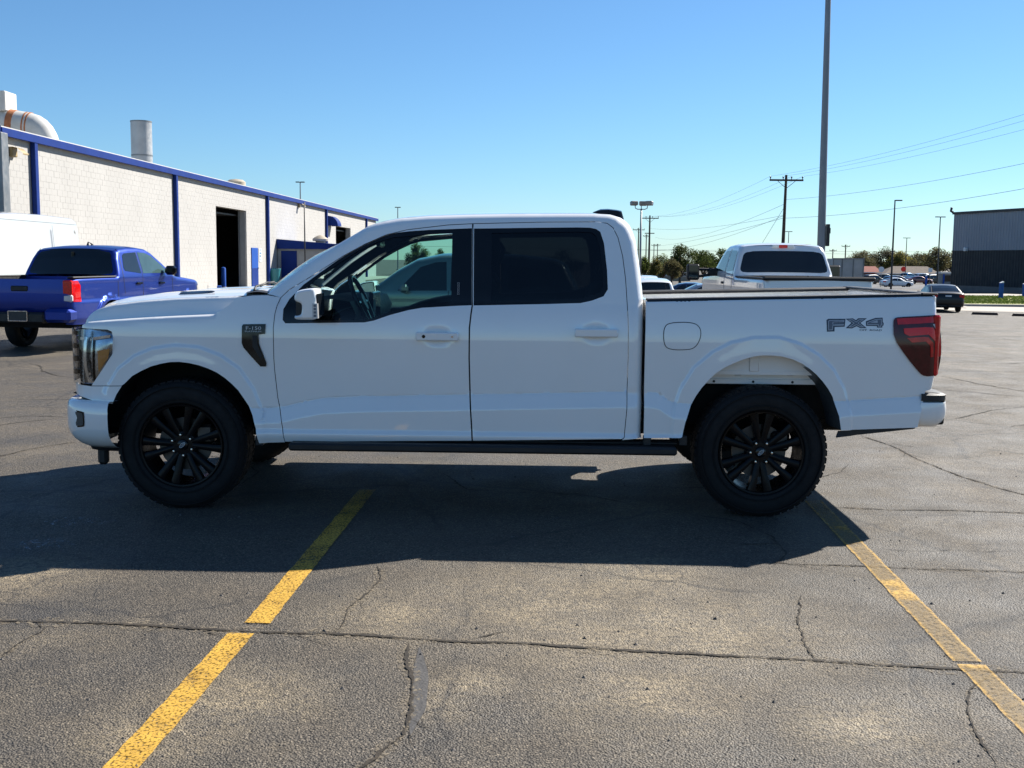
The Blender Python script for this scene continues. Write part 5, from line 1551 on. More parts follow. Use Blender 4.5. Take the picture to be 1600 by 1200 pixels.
# ---- shared silhouettes for cars and crossovers
def car_dims(kind, pm):
    if kind == 'suv':
        return dict(L=4.75, W=1.90, R=0.36, paint=pm, belt=1.06, sill=0.34, arches=[0.92, 3.78], arch_r=0.43, flare=0.012, tumble=0.34, round=0.09, step=0.07, nose=0.22, tail=0.14, crease=0.72, wheel_mat='brake_steel',
            sil=[(0.12, 0.34), (0.0, 0.50), (0.02, 0.78), (0.16, 0.94), (0.7, 1.03), (1.15, 1.08), (1.30, 1.13), (1.70, 1.42), (2.02, 1.60), (2.40, 1.68), (3.0, 1.70), (3.7, 1.67), (4.25, 1.61), (4.40, 1.54), (4.62, 1.12), (4.70, 1.02), (4.75, 0.80), (4.74, 0.50), (4.66, 0.34)],
            shell=[('hood', (0.12, 0.34, 1.30, 1.13)), ('roof', (2.02, 1.60, 4.40, 1.54)), ('tailgate', (4.62, 1.12, 4.66, 0.34))],
            screens=[('windshield', (1.28, 1.12, 2.04, 1.60), 0.02, 'teal_glass'), ('rear_window', (4.38, 1.55, 4.63, 1.11), 0.05, 'dark_glass')],
            side=[('side_window', [(1.72, 1.11), (2.52, 1.12), (2.50, 1.58), (2.32, 1.57), (2.08, 1.49)], 'dark_glass', 0.004), ('side_window', [(2.58, 1.12), (3.42, 1.14), (3.44, 1.55), (2.58, 1.58)], 'dark_glass', 0.004), ('side_window', [(3.50, 1.15), (4.22, 1.22), (4.12, 1.47), (3.50, 1.54)], 'dark_glass', 0.004),
                  ('tail_light', [(4.42, 0.86), (4.70, 0.84), (4.68, 1.04), (4.45, 1.04)], 'red_lens', 0.006), ('headlight', [(0.06, 0.70), (0.42, 0.82), (0.44, 0.92), (0.14, 0.86)], 'white_lens', 0.006),
                  ('door_seam', [(2.545, 0.45), (2.555, 0.45), (2.555, 1.12), (2.545, 1.12)], 'black_plastic', 0.003)],
            boxes=[('door_mirror', pm, (1.78, 1.92, -0.17, 0.03, 1.08, 1.22), 0.04), ('license_plate', 'plate_white', (4.745, 4.765, 0.79, 1.11, 0.74, 0.90), 0.003), ('bumper_lower', 'black_plastic', (4.60, 4.77, 0.25, 0.95, 0.36, 0.50), 0.03),
                   ('door_handle', 'chrome', (2.30, 2.48, 0.0, 0.03, 0.93, 0.96), 0.01), ('door_handle', 'chrome', (3.22, 3.40, 0.0, 0.03, 0.95, 0.98), 0.01)])
    if kind == 'sedan':
        return dict(L=4.80, W=1.83, R=0.33, paint=pm, belt=0.95, sill=0.30, arches=[0.92, 3.72], arch_r=0.39, flare=0.010, tumble=0.36, round=0.09, step=0.07, nose=0.22, tail=0.16, crease=0.64, wheel_mat='brake_steel',
            sil=[(0.12, 0.30), (0.0, 0.45), (0.03, 0.66), (0.20, 0.76), (0.8, 0.88), (1.30, 0.95), (1.45, 0.99), (1.90, 1.24), (2.20, 1.38), (2.55, 1.44), (3.05, 1.44), (3.45, 1.38), (3.80, 1.25), (4.20, 1.07), (4.60, 1.03), (4.72, 0.98), (4.80, 0.75), (4.79, 0.45), (4.70, 0.30)],
            shell=[('hood', (0.12, 0.30, 1.45, 0.99)), ('roof', (2.20, 1.38, 3.45, 1.38)), ('trunk', (4.20, 1.07, 4.70, 0.30))],
            screens=[('windshield', (1.42, 0.98, 2.22, 1.39), 0.02, 'dark_glass'), ('rear_window', (3.42, 1.39, 4.22, 1.07), 0.05, 'dark_glass')],
            side=[('side_window', [(1.90, 0.98), (2.62, 0.99), (2.60, 1.34), (2.42, 1.34), (2.22, 1.26)], 'dark_glass', 0.004), ('side_window', [(2.68, 0.99), (3.62, 1.03), (3.36, 1.27), (3.05, 1.33), (2.68, 1.34)], 'dark_glass', 0.004),
                  ('tail_light', [(4.45, 0.78), (4.76, 0.76), (4.72, 0.94), (4.50, 0.95)], 'red_lens', 0.006), ('headlight', [(0.08, 0.58), (0.46, 0.68), (0.48, 0.76), (0.18, 0.72)], 'white_lens', 0.006),
                  ('door_seam', [(2.645, 0.40), (2.655, 0.40), (2.655, 0.99), (2.645, 0.99)], 'black_plastic', 0.003)],
            boxes=[('door_mirror', pm, (1.80, 1.94, -0.16, 0.03, 0.96, 1.08), 0.04), ('license_plate', 'plate_white', (4.79, 4.81, 0.755, 1.075, 0.76, 0.92), 0.003), ('tail_light', 'red_lens', (4.70, 4.797, 0.10, 0.36, 0.80, 0.95), 0.02), ('bumper_lower', 'black_plastic', (4.66, 4.80, 0.2, 0.9, 0.30, 0.42), 0.03)])
    q = {k: v for k, v in tac.items()}
    q['paint'] = pm; q['boxes'] = [(n, pm if m == 'blue_paint' else m, b, v) for n, m, b, v in tac['boxes'] if n not in ('license_plate',)]
    q['step'] = 0.08
    return q
# grey-green crossover seen through the cab
cx = at_depth(655, 440, 18.8)
cd = car_dims('suv', 'grey_green_paint')
root, put = vehicle('crossover', 'grey-green crossover parked beyond the cab, seen through its front window', 'car', (cx.x + 0.42, 18.8, 0), (-1.0, 0.05), cd)
# black sedan at the street side
f = on_ground(1492, 488)
vehicle('sedan', 'black sedan with a white license plate, parked near the grass strip', 'car', gz(Vector((f.x - 0.15, f.y + 2.0, 0))), (0.16, 1.0), car_dims('sedan', 'black_paint'))
# far row of parked cars
FAR = [
    (1401, 167, 'sedan', 'old_white_paint', (1, 0.1), 'white sedan parked side-on in front of the dark cars by the street'),
    (1403, 178, 'suv', 'navy_paint', (1, 0.15), 'dark navy crossover parked right behind the white sedan'),
    (1436, 203, 'sedan', 'maroon_paint', (1, 0.15), 'maroon sedan parked left of the blue post'),
    (1417, 228, 'pickup', 'sky_blue_paint', (1, 0.6), 'light blue pickup parked behind the maroon sedan'),
    (1364, 196, 'suv', 'black_paint', (1, 0.6), 'black crossover parked before the red-roofed house'),
    (1334, 158, 'pickup', 'black_paint', (1, 0.15), 'black pickup parked below the pale storage container'),
    (1458, 208, 'suv', 'black_paint', (0.9, 0.5), 'black crossover parked between the blue post and the booth'),
    (1444, 232, 'suv', 'silver_paint', (1, 0.2), 'silver crossover in the back row beyond the maroon sedan'),
    (1382, 215, 'suv', 'black_paint', (1, 0.3), 'black crossover in the back row above the white sedan'),
]
for px, Y, kind, pm, hd_, lab in FAR:
    f = at_depth(px, 440, Y)
    vehicle({'sedan': 'sedan', 'suv': 'crossover', 'pickup': 'pickup_truck'}[kind], lab, 'pickup truck' if kind == 'pickup' else 'car', gz(f), hd_, car_dims(kind, pm), 'cars parked along the street')
NEAR = [
    (1018, 52.0, 'suv', 'old_white_paint', (0.05, 1), 'white crossover with a dark rear window, parked just beyond the cab corner'),
    (1008, 68.0, 'suv', 'old_white_paint', (0.1, 1), 'second white crossover showing its roof above the first'),
    (1068, 60.0, 'sedan', 'navy_paint', (-1, 0.25), 'dark blue sedan parked beside the two white crossovers'),
    (1096, 48.0, 'sedan', 'silver_paint', (-1, 0.1), 'silver sedan half hidden by the towing mirror'),
]
for px, Y, kind, pm, hd_, lab in NEAR:
    q = at_depth(px, 430, Y)
    vehicle('sedan' if kind == 'sedan' else 'crossover', lab, 'car', gz(q), hd_, car_dims(kind, pm), 'cars parked along the street')
# ================================================================== BUILDINGS
simple('block_paint', (0.385, 0.374, 0.355), 0.85, var=0.05, vscale=0.6, bmp=0.3, bscale=40)
simple('mortar', (0.37, 0.358, 0.34), 0.9, var=0.1)
simple('blue_trim', (0.006, 0.028, 0.17), 0.6, spec=0.15, var=0.12, vscale=1.5)
simple('blue_door', (0.016, 0.075, 0.33), 0.6, spec=0.15, var=0.08)
simple('grey_metal', (0.22, 0.225, 0.23), 0.45, metal=0.6, var=0.2, vscale=1.2)
simple('galvanised', (0.40, 0.40, 0.40), 0.45, metal=0.5, var=0.18, vscale=1.5)
simple('rust_band', (0.36, 0.13, 0.05), 0.8, var=0.25, vscale=6)
simple('tan_metal', (0.42, 0.36, 0.27), 0.6, var=0.1)
simple('roof_trim_dark', (0.03, 0.03, 0.035), 0.5)
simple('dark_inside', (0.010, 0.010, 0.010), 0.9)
simple('roof_white', (0.50, 0.49, 0.46), 0.7)
simple('lamp_tan', (0.30, 0.22, 0.10), 0.5)
simple('sign_white', (0.70, 0.72, 0.72), 0.5)
simple('teal_plastic', (0.03, 0.20, 0.23), 0.5)
simple('shed_roof_blue', (0.10, 0.16, 0.40), 0.4)
simple('shed_wall', (0.34, 0.34, 0.33), 0.8, var=0.08)
simple('concrete_pad', (0.36, 0.33, 0.29), 0.9, var=0.1)
WX0, WK, WH = -16.8, 0.034, 5.42
Wd_ = Vector((WK, 1, 0)).normalized()
Wn = Vector((Wd_.y, -Wd_.x, 0))                 # out of the wall, towards the lot
def wall_hit(px, py):
    d = ray(px, py)
    t = WX0 / (d.x - WK * d.y)
    return d.y * t, EYE + d.z * t
Y0 = wall_hit(6, 260)[0]; Y1 = 107.0
GAR = thing('garage_building', 'long white-painted block garage with blue trim and an open bay door', 'building', (WX0 + WK * Y0, Y0, 0), math.atan2(Wd_.x, Wd_.y) * -1)
# local frame: x = out of wall (to the lot), y = along the wall (away), z = up
LY = lambda Y: (Y - Y0) / Wd_.y
def wl(px, py):
    Y, z = wall_hit(px, py); return LY(Y), z
LEN = LY(Y1)
o1a, _ = wl(339.5, 440); o1b, _ = wl(386.5, 440); o1t = wl(339.5, 322)[1]
o2a, _ = wl(525, 400); o2b, _ = wl(548, 400); o2t = wl(525, 353)[1]
OPEN = [(o1a, o1b, o1t), (o2a, o2b, o2t)]
def wall_pieces(m, x0, x1):
    y = 0.0
    for a, b, t in OPEN:
        m.box(x0, x1, y, a, 0, WH); m.box(x0, x1, a, b, t, WH); y = b
    m.box(x0, x1, y, LEN, 0, WH)
m = MB(); wall_pieces(m, -0.35, -0.006)
m.box(-22, -0.36, 0, 0.3, 0, WH); m.box(-22, -0.36, LEN - 0.3, LEN, 0, WH); m.box(-22.3, -22, 0, LEN, 0, WH)
wall_o = m.build('wall', 'mortar', GAR)
bl = MB()
rb_ = random.Random(3)
nc = int(WH / 0.203)
for c in range(nc):
    z0, z1 = c * 0.203 + 0.002, c * 0.203 + 0.201
    y = -0.2 if c % 2 else 0.0
    while y < LEN:
        a, b = max(0.0, y + 0.002), min(LEN, y + 0.404)
        y += 0.406
        if b - a < 0.05: continue
        skip = False
        for oa, ob, t in OPEN:
            if z0 < t - 0.02 and b > oa and a < ob:
                if a < oa - 0.05: b = oa
                elif b > ob + 0.05: a = ob
                else: skip = True
        if skip: continue
        x = -0.002 + rb_.uniform(-0.0015, 0.002)
        bl.add([(-0.006, a, z0), (-0.006, b, z0), (-0.006, b, z1), (-0.006, a, z1), (x, a + 0.003, z0 + 0.003), (x, b - 0.003, z0 + 0.003), (x, b - 0.003, z1 - 0.003), (x, a + 0.003, z1 - 0.003)],
               [(4, 5, 6, 7), (0, 1, 5, 4), (1, 2, 6, 5), (2, 3, 7, 6), (3, 0, 4, 7)])
bk_ = bl.build('blockwork', 'block_paint', wall_o); bk_['kind'] = 'stuff'
# near end wall, inside shell, floor, roof
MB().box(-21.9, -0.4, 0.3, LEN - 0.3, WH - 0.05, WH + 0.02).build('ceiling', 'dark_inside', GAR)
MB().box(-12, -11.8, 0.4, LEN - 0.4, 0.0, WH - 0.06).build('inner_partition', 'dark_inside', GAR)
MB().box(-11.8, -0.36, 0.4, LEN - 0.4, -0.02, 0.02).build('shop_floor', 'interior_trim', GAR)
rf = MB().box(-22.6, 0.14, -0.35, LEN + 0.35, WH + 0.03, WH + 0.10).build('roof', 'roof_white', GAR)
MB().box(0.10, 0.19, -0.40, LEN + 0.40, WH - 0.19, WH + 0.06, 0.01).build('fascia', 'blue_trim', rf)
MB().box(0.02, 0.098, -0.38, LEN + 0.38, WH - 0.06, WH + 0.0).build('soffit', 'shed_wall', rf)
MB().box(-22.4, 0.16, -0.46, -0.38, WH - 0.16, WH + 0.06, 0.01).build('fascia', 'blue_trim', rf)
for px in (51.5, 271.5, 415.5, 508, 571):
    y, _ = wl(px, 300)
    MB().box(0.012, 0.17, y - 0.12, y + 0.12, 0, WH - 0.06, 0.02).build('downspout', 'blue_trim', GAR)
MB().box(0.0, 0.22, -0.55, -0.10, 0, WH - 0.10, 0.02).build('corner_pipe', 'grey_metal', GAR)
# bay door jambs, tracks
for a, b, t in OPEN:
    MB().box(-0.36, -0.05, b - 0.06, b + 0.0, 0, t, 0.005).build('door_jamb', 'shed_wall', GAR)
    MB().box(-0.40, -0.34, b - 0.25, b - 0.15, 0, t, 0.005).build('door_track', 'grey_metal', GAR)
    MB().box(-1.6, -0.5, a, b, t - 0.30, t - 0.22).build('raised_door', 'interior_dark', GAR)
# blue service door and sign
ya, _ = wl(393, 440); yb, _ = wl(403, 440); dt = wl(393, 387)[1]
dr_ = MB().box(-0.003, 0.045, ya, yb, 0.0, dt, 0.01).build('service_door', 'blue_door', GAR)
MB().box(0.04, 0.09, yb - 0.15, yb - 0.08, 1.0, 1.1, 0.01).build('door_handle', 'chrome', dr_)
MB().box(0.046, 0.052, ya + 0.05, yb - 0.05, 0.05, 1.05, 0.002).build('kick_panel', 'blue_trim', dr_)
ya, za = wl(404.3, 388); yb, zb_2 = wl(408.5, 409)
sgn = MB().box(0.01, 0.03, ya, yb, zb_2, za, 0.003).build('wall_sign', 'sign_white', GAR)
for k, (q0, q1) in enumerate(((0.08, 0.16), (0.30, 0.42), (0.50, 0.66), (0.78, 0.84))):
    MB().box(0.029, 0.0325, ya + (yb - ya) * 0.2, ya + (yb - ya) * (0.8 if k != 2 else 0.6), za + (zb_2 - za) * q1, za + (zb_2 - za) * q0).build('sign_print', 'sky_blue_paint', sgn)
# wall lamps and blue hood
for px, py in ((18, 240), (466, 322)):
    y, z = wl(px, py)
    lm = MB().box(0.0, 0.12, y - 0.16, y + 0.16, z - 0.10, z + 0.20, 0.02).build('wall_lamp', 'lamp_tan', GAR)
    MB().grid([[(0.02, y - 0.2, z + 0.22), (0.02, y + 0.2, z + 0.22)], [(0.28, y - 0.2, z + 0.16), (0.28, y + 0.2, z + 0.16)], [(0.46, y - 0.2, z + 0.0), (0.46, y + 0.2, z + 0.0)], [(0.44, y - 0.18, z - 0.04), (0.44, y + 0.18, z - 0.04)]]).build('lamp_hood', 'lamp_tan', lm, True)
y, z = wl(515, 348)
hood_ = []
for i in range(7):
    a = PI / 2 * i / 6
    hood_.append([(0.02 + 0.75 * math.sin(a), y - 0.7, z - 0.25 + 0.75 * math.cos(a)), (0.02 + 0.75 * math.sin(a), y + 0.7, z - 0.25 + 0.75 * math.cos(a))])
aw = MB().grid(hood_)
for yy in (y - 0.7, y + 0.7): aw.add([(0.02, yy, z - 0.25)] + [(0.02 + 0.75 * math.sin(PI / 12 * i), yy, z - 0.25 + 0.75 * math.cos(PI / 12 * i)) for i in range(7)], [tuple(range(8))])
aw.build('door_canopy', 'blue_trim', GAR)
# lean-to shed with blue door
sy, _ = wl(433.5, 430)
zf = at_depth(480, 384, Y0 + sy * Wd_.y).z; zr_ = at_depth(436, 374, Y0 + sy * Wd_.y).z
SHED = thing('lean_to_shed', 'small grey lean-to with blue roof edge and blue door against the garage wall', 'shed', (WX0 + WK * Y0, Y0, 0), GAR.rotation_euler.z)
m = MB()
x1 = 4.6
m.add([(0.03, sy, 0), (x1, sy, 0), (x1, sy, zf - 0.18), (0.03, sy, zf - 0.18), (0.03, sy + 5.0, 0), (x1, sy + 5.0, 0), (x1, sy + 5.0, zf - 0.18), (0.03, sy + 5.0, zf - 0.18)], [(0, 1, 2, 3), (1, 5, 6, 2), (5, 4, 7, 6), (4, 0, 3, 7), (3, 2, 6, 7)])
m.build('shed_wall', 'shed_wall', SHED)
MB().add([(0.03, sy - 0.09, zr_ + 0.03), (0.03, sy + 5.2, zr_ + 0.03), (x1 + 0.15, sy + 5.2, zf + 0.035), (x1 + 0.15, sy - 0.09, zf + 0.035)], [(0, 1, 2, 3)]).build('shed_roof', 'shed_roof_blue', SHED)
MB().prism([(0.02, zf - 0.20), (x1 + 0.2, zf - 0.20), (x1 + 0.2, zf + 0.03), (0.02, zr_ + 0.02)], lambda a, b, d: (a, d, b), sy - 0.18, sy - 0.10).build('roof_edge', 'blue_trim', SHED)
dxa = at_depth(439.5, 400, Y0 + sy * Wd_.y).x - (WX0 + WK * (Y0 + sy * Wd_.y)); dxb = at_depth(464, 400, Y0 + sy * Wd_.y).x - (WX0 + WK * (Y0 + sy * Wd_.y))
MB().box(dxa, dxb, sy - 0.04, sy + 0.02, 0.0, zf - 0.32, 0.01).build('shed_door', 'blue_trim', SHED)
vx = at_depth(501, 372, Y0 + (sy + 1.5) * Wd_.y).x - (WX0 + WK * (Y0 + (sy + 1.5) * Wd_.y))
VT = thing('roof_fan', 'tan mushroom roof fan on the lean-to', 'vent', tuple(GAR.matrix_world @ Vector((0, 0, 0))), 0)
def on_gar(x, y, z):
    r = GAR.rotation_euler.z
    return (GAR.location.x + x * math.cos(r) - y * math.sin(r), GAR.location.y + x * math.sin(r) + y * math.cos(r), z)
VT.location = on_gar(vx, sy + 1.5, zf + 0.02)
MB().lathe([(0, 0.34), (0.28, 0.30), (0.30, 0.48), (0.42, 0.50), (0.50, 0.40), (0.62, 0.20), (0.68, 0.0)], 20, (0, 0, 0), 'z').build('fan_hood', 'tan_metal', VT, True, 35)
MB().box(-0.42, 0.42, -0.42, 0.42, -0.25, 0.06, 0.02).build('curb', 'tan_metal', VT)
# roof equipment
def at_world(px, py, Y): return at_depth(px, py, Y)
p = at_world(222, 250, 58); top = at_world(222, 190, 58).z
ST = thing('exhaust_stack', 'tall grey metal exhaust stack on the garage roof', 'stack', (p.x, p.y, WH + 0.1))
rad = (at_world(238.5, 230, 58).x - at_world(206.5, 230, 58).x) / 2
MB().lathe([(0, rad), (top - WH - 0.1, rad), (top - WH - 0.1, rad - 0.03), (0.4, rad - 0.03)], 28, (0, 0, 0), 'z').build('pipe', 'galvanised', ST, True, 40)
for k in (0.42, 0.97): MB().lathe([((top - WH) * k - 0.05, rad + 0.012), ((top - WH) * k + 0.02, rad + 0.012)], 28, (0, 0, 0), 'z').build('seam_band', 'grey_metal', ST, True)
MB().lathe([(0, rad + 0.25), (0.25, rad + 0.12), (0.5, rad + 0.005)], 28, (0, 0, 0), 'z').build('flashing', 'galvanised', ST, True)
p = at_world(369, 292, 74)
DV = thing('roof_vent', 'round low tan turbine vent on the garage roof', 'vent', (p.x, p.y, WH + 0.1))
rd = 0.62; zt = at_world(369, 279.5, 74).z - WH - 0.1
MB().lathe([(0, rd * 0.7), (zt - 0.5, rd * 0.7), (zt - 0.45, rd), (zt - 0.2, rd), (zt - 0.06, rd * 0.7), (zt, 0.0)], 24, (0, 0, 0), 'z').build('cap', 'tan_metal', DV, True, 35)
# duct with rusty bands
DU = thing('roof_duct', 'large white roof duct with rusty orange bands and an elbow', 'duct', (0, 0, 0))
YD = 42.0
a = at_world(-120, 172, YD); b = at_world(46, 197, YD); c = at_world(68, 205, YD); e = at_world(76, 226, YD)
rad = 20.5 / F_PX * YD
o = Vector((a.x, YD, WH + 0.1)); DU.location = o
pts = [a, a.lerp(b, 0.5), b]
for i in range(1, 7):
    t = i / 6
    q = (b * (1 - t) ** 2) + (Vector((b.x + 0.55, YD, b.z - 0.12)) * 2 * t * (1 - t)) + (Vector((b.x + 0.62, YD, b.z - 0.9)) * t * t)
    pts.append(q)
pts.append(Vector((pts[-1].x, YD, WH + 0.1)))
MB().tube([q - o for q in pts], rad, 22).build('duct_pipe', 'roof_white', DU, True, 50)
dirv = (b - a).normalized()
for px, w in ((21, 0.24), (42, 0.05), (47, 0.05)):
    q = a + dirv * ((at_world(px, 190, YD).x - a.x) / dirv.x)
    MB().tube([q - o - dirv * w / 2, q - o + dirv * w / 2], rad + 0.012, 22).build('rust_band', 'rust_band', DU, True, 40)
q = at_world(-6, 158, YD)
MB().box(q.x - o.x - 0.6, q.x - o.x + 0.55, -0.5, 0.5, q.z - o.z - 0.4, q.z - o.z + 0.32, 0.03).build('fan_housing', 'roof_white', DU)
# bollards, bin and bits along the wall
def bollard(px, pyt, pyb, Y=None, label='', mat='blue_door', r=0.10, name='bollard', group=None):
    f = on_ground(px, pyb) if Y is None else at_depth(px, pyb, Y)
    g = float(ground_z(f.x, f.y))
    h = at_depth(px, pyt, f.y).z - g
    t = thing(name, label, 'bollard', (f.x, f.y, g), 0, group)
    MB().lathe([(0, r), (h - r * 0.7, r), (h - r * 0.3, r * 0.8), (h, 0)], 18, (0, 0, 0), 'z').build('post', mat, t, True, 40)
    MB().lathe([(0, r + 0.06), (0.05, r + 0.05), (0.06, r)], 18, (0, 0, 0), 'z').build('footing', 'concrete_pad', t, True, 40)
    return t
bollard(349.5, 417, 450, None, 'blue steel bollard before the open bay door', r=0.13)
TB = on_ground(429, 446)
BIN = thing('trash_bin', 'teal plastic bin standing beside the lean-to', 'bin', (TB.x, TB.y, 0))
MB().lathe([(0, 0.26), (0.9, 0.36), (0.95, 0.38), (1.0, 0.38), (1.0, 0.33), (0.1, 0.24)], 20, (0, 0, 0), 'z').build('tub', 'teal_plastic', BIN, True, 40)
MB().lathe([(0.955, 0.385), (0.985, 0.392), (1.005, 0.385)], 20, (0, 0, 0), 'z').build('rim', 'teal_plastic', BIN, True)
f = on_ground(419, 446)
BX = thing('parts_cart', 'dark blue cart beside the teal bin', 'cart', (f.x, f.y, 0))
MB().box(-0.18, 0.18, -0.3, 0.3, 0.12, 0.85, 0.03).build('cart_body', 'navy_paint', BX)
for sx_ in (-0.13, 0.13): MB().lathe([(-0.02, 0.0), (-0.02, 0.06), (0.02, 0.06), (0.02, 0)], 12, (sx_, -0.31, 0.06)).build('caster', 'rubber', BX)
f = on_ground(338, 453)
JK = thing('floor_jack', 'small blue floor jack left by the bay door', 'jack', (f.x, f.y, 0), 0.6)
MB().box(-0.25, 0.25, -0.12, 0.12, 0.06, 0.22, 0.03).build('jack_body', 'blue_door', JK)
MB().tube([(-0.2, 0, 0.2), (-0.3, 0, 0.95)], 0.025, 8).build('jack_handle', 'grey_metal', JK, True)
for sx_ in (-0.2, 0.2): MB().lathe([(-0.13, 0.0), (-0.13, 0.06), (0.13, 0.06), (0.13, 0)], 12, (sx_, 0, 0.06)).build('roller', 'rubber', JK)
f = at_depth(477, 440, 58.0)
MA = thing('service_mast', 'thin dark mast rising in front of the garage wall', 'mast', (f.x, 58.0, 0))
MB().tube([(0, 0, 0), (0, 0, at_depth(477, 316, 58.0).z)], 0.035, 8).build('mast_pole', 'roof_trim_dark', MA, True)
MB().box(-0.12, 0.12, -0.12, 0.12, 0, 0.03, 0.005).build('base_plate', 'grey_metal', MA)
pad = MB().add([on_gar(0.0, 0, 0.006), on_gar(2.6, 0, 0.006), on_gar(2.6, LEN, 0.006), on_gar(0.0, LEN, 0.006)], [(0, 1, 2, 3)]).build('apron', 'concrete', None)
tag(pad, 'pale concrete apron along the garage wall', None, None, 'structure')

# ---- metal building across the street
simple('clad_light', (0.27, 0.29, 0.33), 0.6, metal=0.0, var=0.08, vscale=0.4)
simple('clad_dark', (0.022, 0.026, 0.03), 0.65, metal=0.0, var=0.12, vscale=0.4)
simple('masonry_grey', (0.15, 0.145, 0.14), 0.9, var=0.2, vscale=1.0)
ca = at_depth(1484.5, 446, 122.0); cb = at_depth(1600, 447, 111.0)
bd = Vector((cb.x - ca.x, cb.y - ca.y, 0)).normalized()
MET = thing('metal_building', 'tall metal-clad warehouse, pale grey above and dark below, across the street', 'building', (ca.x, ca.y, 0), math.atan2(bd.y, bd.x))
LM = 75.0
tz = at_depth(1490, 331.5, 122.0).z; mz_ = at_depth(1487, 392, 122.0).z; bz0 = at_depth(1484, 445.5, 122.0).z; gz0 = float(ground_z(ca.x, ca.y)) - 0.4
MB().box(0, LM, 0.05, 30, gz0, bz0, 0.0).build('base_wall', 'masonry_grey', MET)
MB().box(0.02, LM, 0.06, 29.9, bz0 + 0.002, mz_).build('lower_wall', 'clad_dark', MET)
MB().box(0.02, LM, 0.06, 29.9, mz_ + 0.002, tz - 0.25).build('upper_wall', 'clad_light', MET)
MB().box(-0.12, LM + 0.1, -0.12, 30.1, tz - 0.25, tz, 0.01).build('roof_trim', 'roof_trim_dark', MET)
for nm, mt, a_, b_ in (('lower_rib', 'clad_dark', bz0 + 0.01, mz_ - 0.03), ('upper_rib', 'clad_light', mz_ + 0.03, tz - 0.26)):
    r_ = MB(); x = 0.1
    while x < LM:
        r_.add([(x - 0.09, 0.06, a_), (x - 0.04, 0.0, a_), (x + 0.04, 0.0, a_), (x + 0.09, 0.06, a_), (x - 0.09, 0.06, b_), (x - 0.04, 0.0, b_), (x + 0.04, 0.0, b_), (x + 0.09, 0.06, b_)], [(0, 1, 5, 4), (1, 2, 6, 5), (2, 3, 7, 6)])
        x += 0.41
    q = r_.build(nm, mt, MET); q['kind'] = 'stuff'
MB().box(-0.03, LM, -0.03, 0.02, mz_ - 0.03, mz_ + 0.03).build('band_trim', 'roof_trim_dark', MET)
lx = (at_depth(1506, 390, 119.5) - Vector((ca.x, ca.y, 0))).dot(bd)
MB().box(lx - 0.2, lx + 0.2, -0.35, 0.0, mz_ - 0.05, mz_ + 0.35, 0.05).build('flood_lamp', 'sign_white', MET)
MB().tube([(0.1, -0.2, tz), (-0.1, -0.3, tz + 0.1), (0.0, -0.3, tz + 0.5)], 0.14, 8).build('roof_speaker', 'roof_trim_dark', MET, True)

# ---- street edge: kerb, grass, pavement, road
def sheet(name, pix, mat, dz, label, n=14):
    rows = []
    for (l, r) in pix:
        a, b = on_ground(*l), on_ground(*r)
        rows.append([(a.x + (b.x - a.x) * i / n, a.y + (b.y - a.y) * i / n, 0) for i in range(n + 1)])
    m = MB().grid(rows)
    m.v = [(x, y, float(ground_z(x, y)) + dz) for x, y, z in m.v]
    o = m.build(name, mat, None, True)
    return tag(o, label, None, None, 'structure')
sheet('street', [((1340, 449), (1900, 466)), ((1340, 443), (1900, 454))], 'road_asphalt', 0.02, 'grey asphalt street between the grass strip and the metal building', 20)
sheet('driveway', [((1290, 462), (1510, 482)), ((1290, 446), (1510, 462.5))], 'concrete', 0.03, 'pale concrete drive beside the grass strip')
sheet('drive_lane', [((1440, 484), (1900, 496)), ((1440, 478), (1900, 484))], 'concrete', 0.012, 'pale concrete lane in front of the grass strip')
sheet('grass_bank', [((1500, 477), (1900, 482)), ((1500, 470), (1900, 474)), ((1500, 463.8), (1900, 466))], 'turf', 0.10, 'strip of green grass along the street', 30)
sheet('sidewalk', [((1500, 463.9), (1900, 466.1)), ((1500, 460.8), (1900, 462))], 'concrete', 0.115, 'pale concrete sidewalk behind the grass strip')
ka, kb = on_ground(1500, 478.5), on_ground(1900, 483.5)
k_ = MB()
n = 40
rows = []
for i in range(n + 1):
    x = ka.x + (kb.x - ka.x) * i / n; y = ka.y + (kb.y - ka.y) * i / n; g = float(ground_z(x, y))
    rows.append([(x, y - 0.10, g), (x, y - 0.09, g + 0.13), (x, y - 0.06, g + 0.15), (x, y + 0.25, g + 0.15), (x, y + 0.27, g)])
tag(k_.grid(rows).build('kerb', 'concrete', None, True, 40), 'pale concrete kerb edging the grass strip', None, None, 'structure')
# grass blades
gb = MB(); r_ = random.Random(5)
qa, qb, qc, qd = on_ground(1502, 476.5), on_ground(1890, 481), on_ground(1890, 466.4), on_ground(1502, 464.2)
for _ in range(9000):
    s_, t_ = r_.random() ** 1.5, r_.random()
    x = (qa.x * (1 - s_) + qb.x * s_) * (1 - t_) + (qd.x * (1 - s_) + qc.x * s_) * t_
    y = (qa.y * (1 - s_) + qb.y * s_) * (1 - t_) + (qd.y * (1 - s_) + qc.y * s_) * t_
    g = float(ground_z(x, y)) + 0.10
    a = r_.random() * PI; w = 0.05; h = r_.uniform(0.05, 0.12)
    gb.add([(x - w * math.cos(a), y - w * math.sin(a), g), (x + w * math.cos(a), y + w * math.sin(a), g), (x + r_.uniform(-.05, .05), y + r_.uniform(-.05, .05), g + h)], [(0, 1, 2)])
simple('grass_blade', (0.22, 0.27, 0.045), 0.8, var=0.4, vscale=0.8)
tag(gb.build('grass', 'grass_blade', fix=False), 'short mown green grass on the strip along the street', 'grass', None, 'stuff')
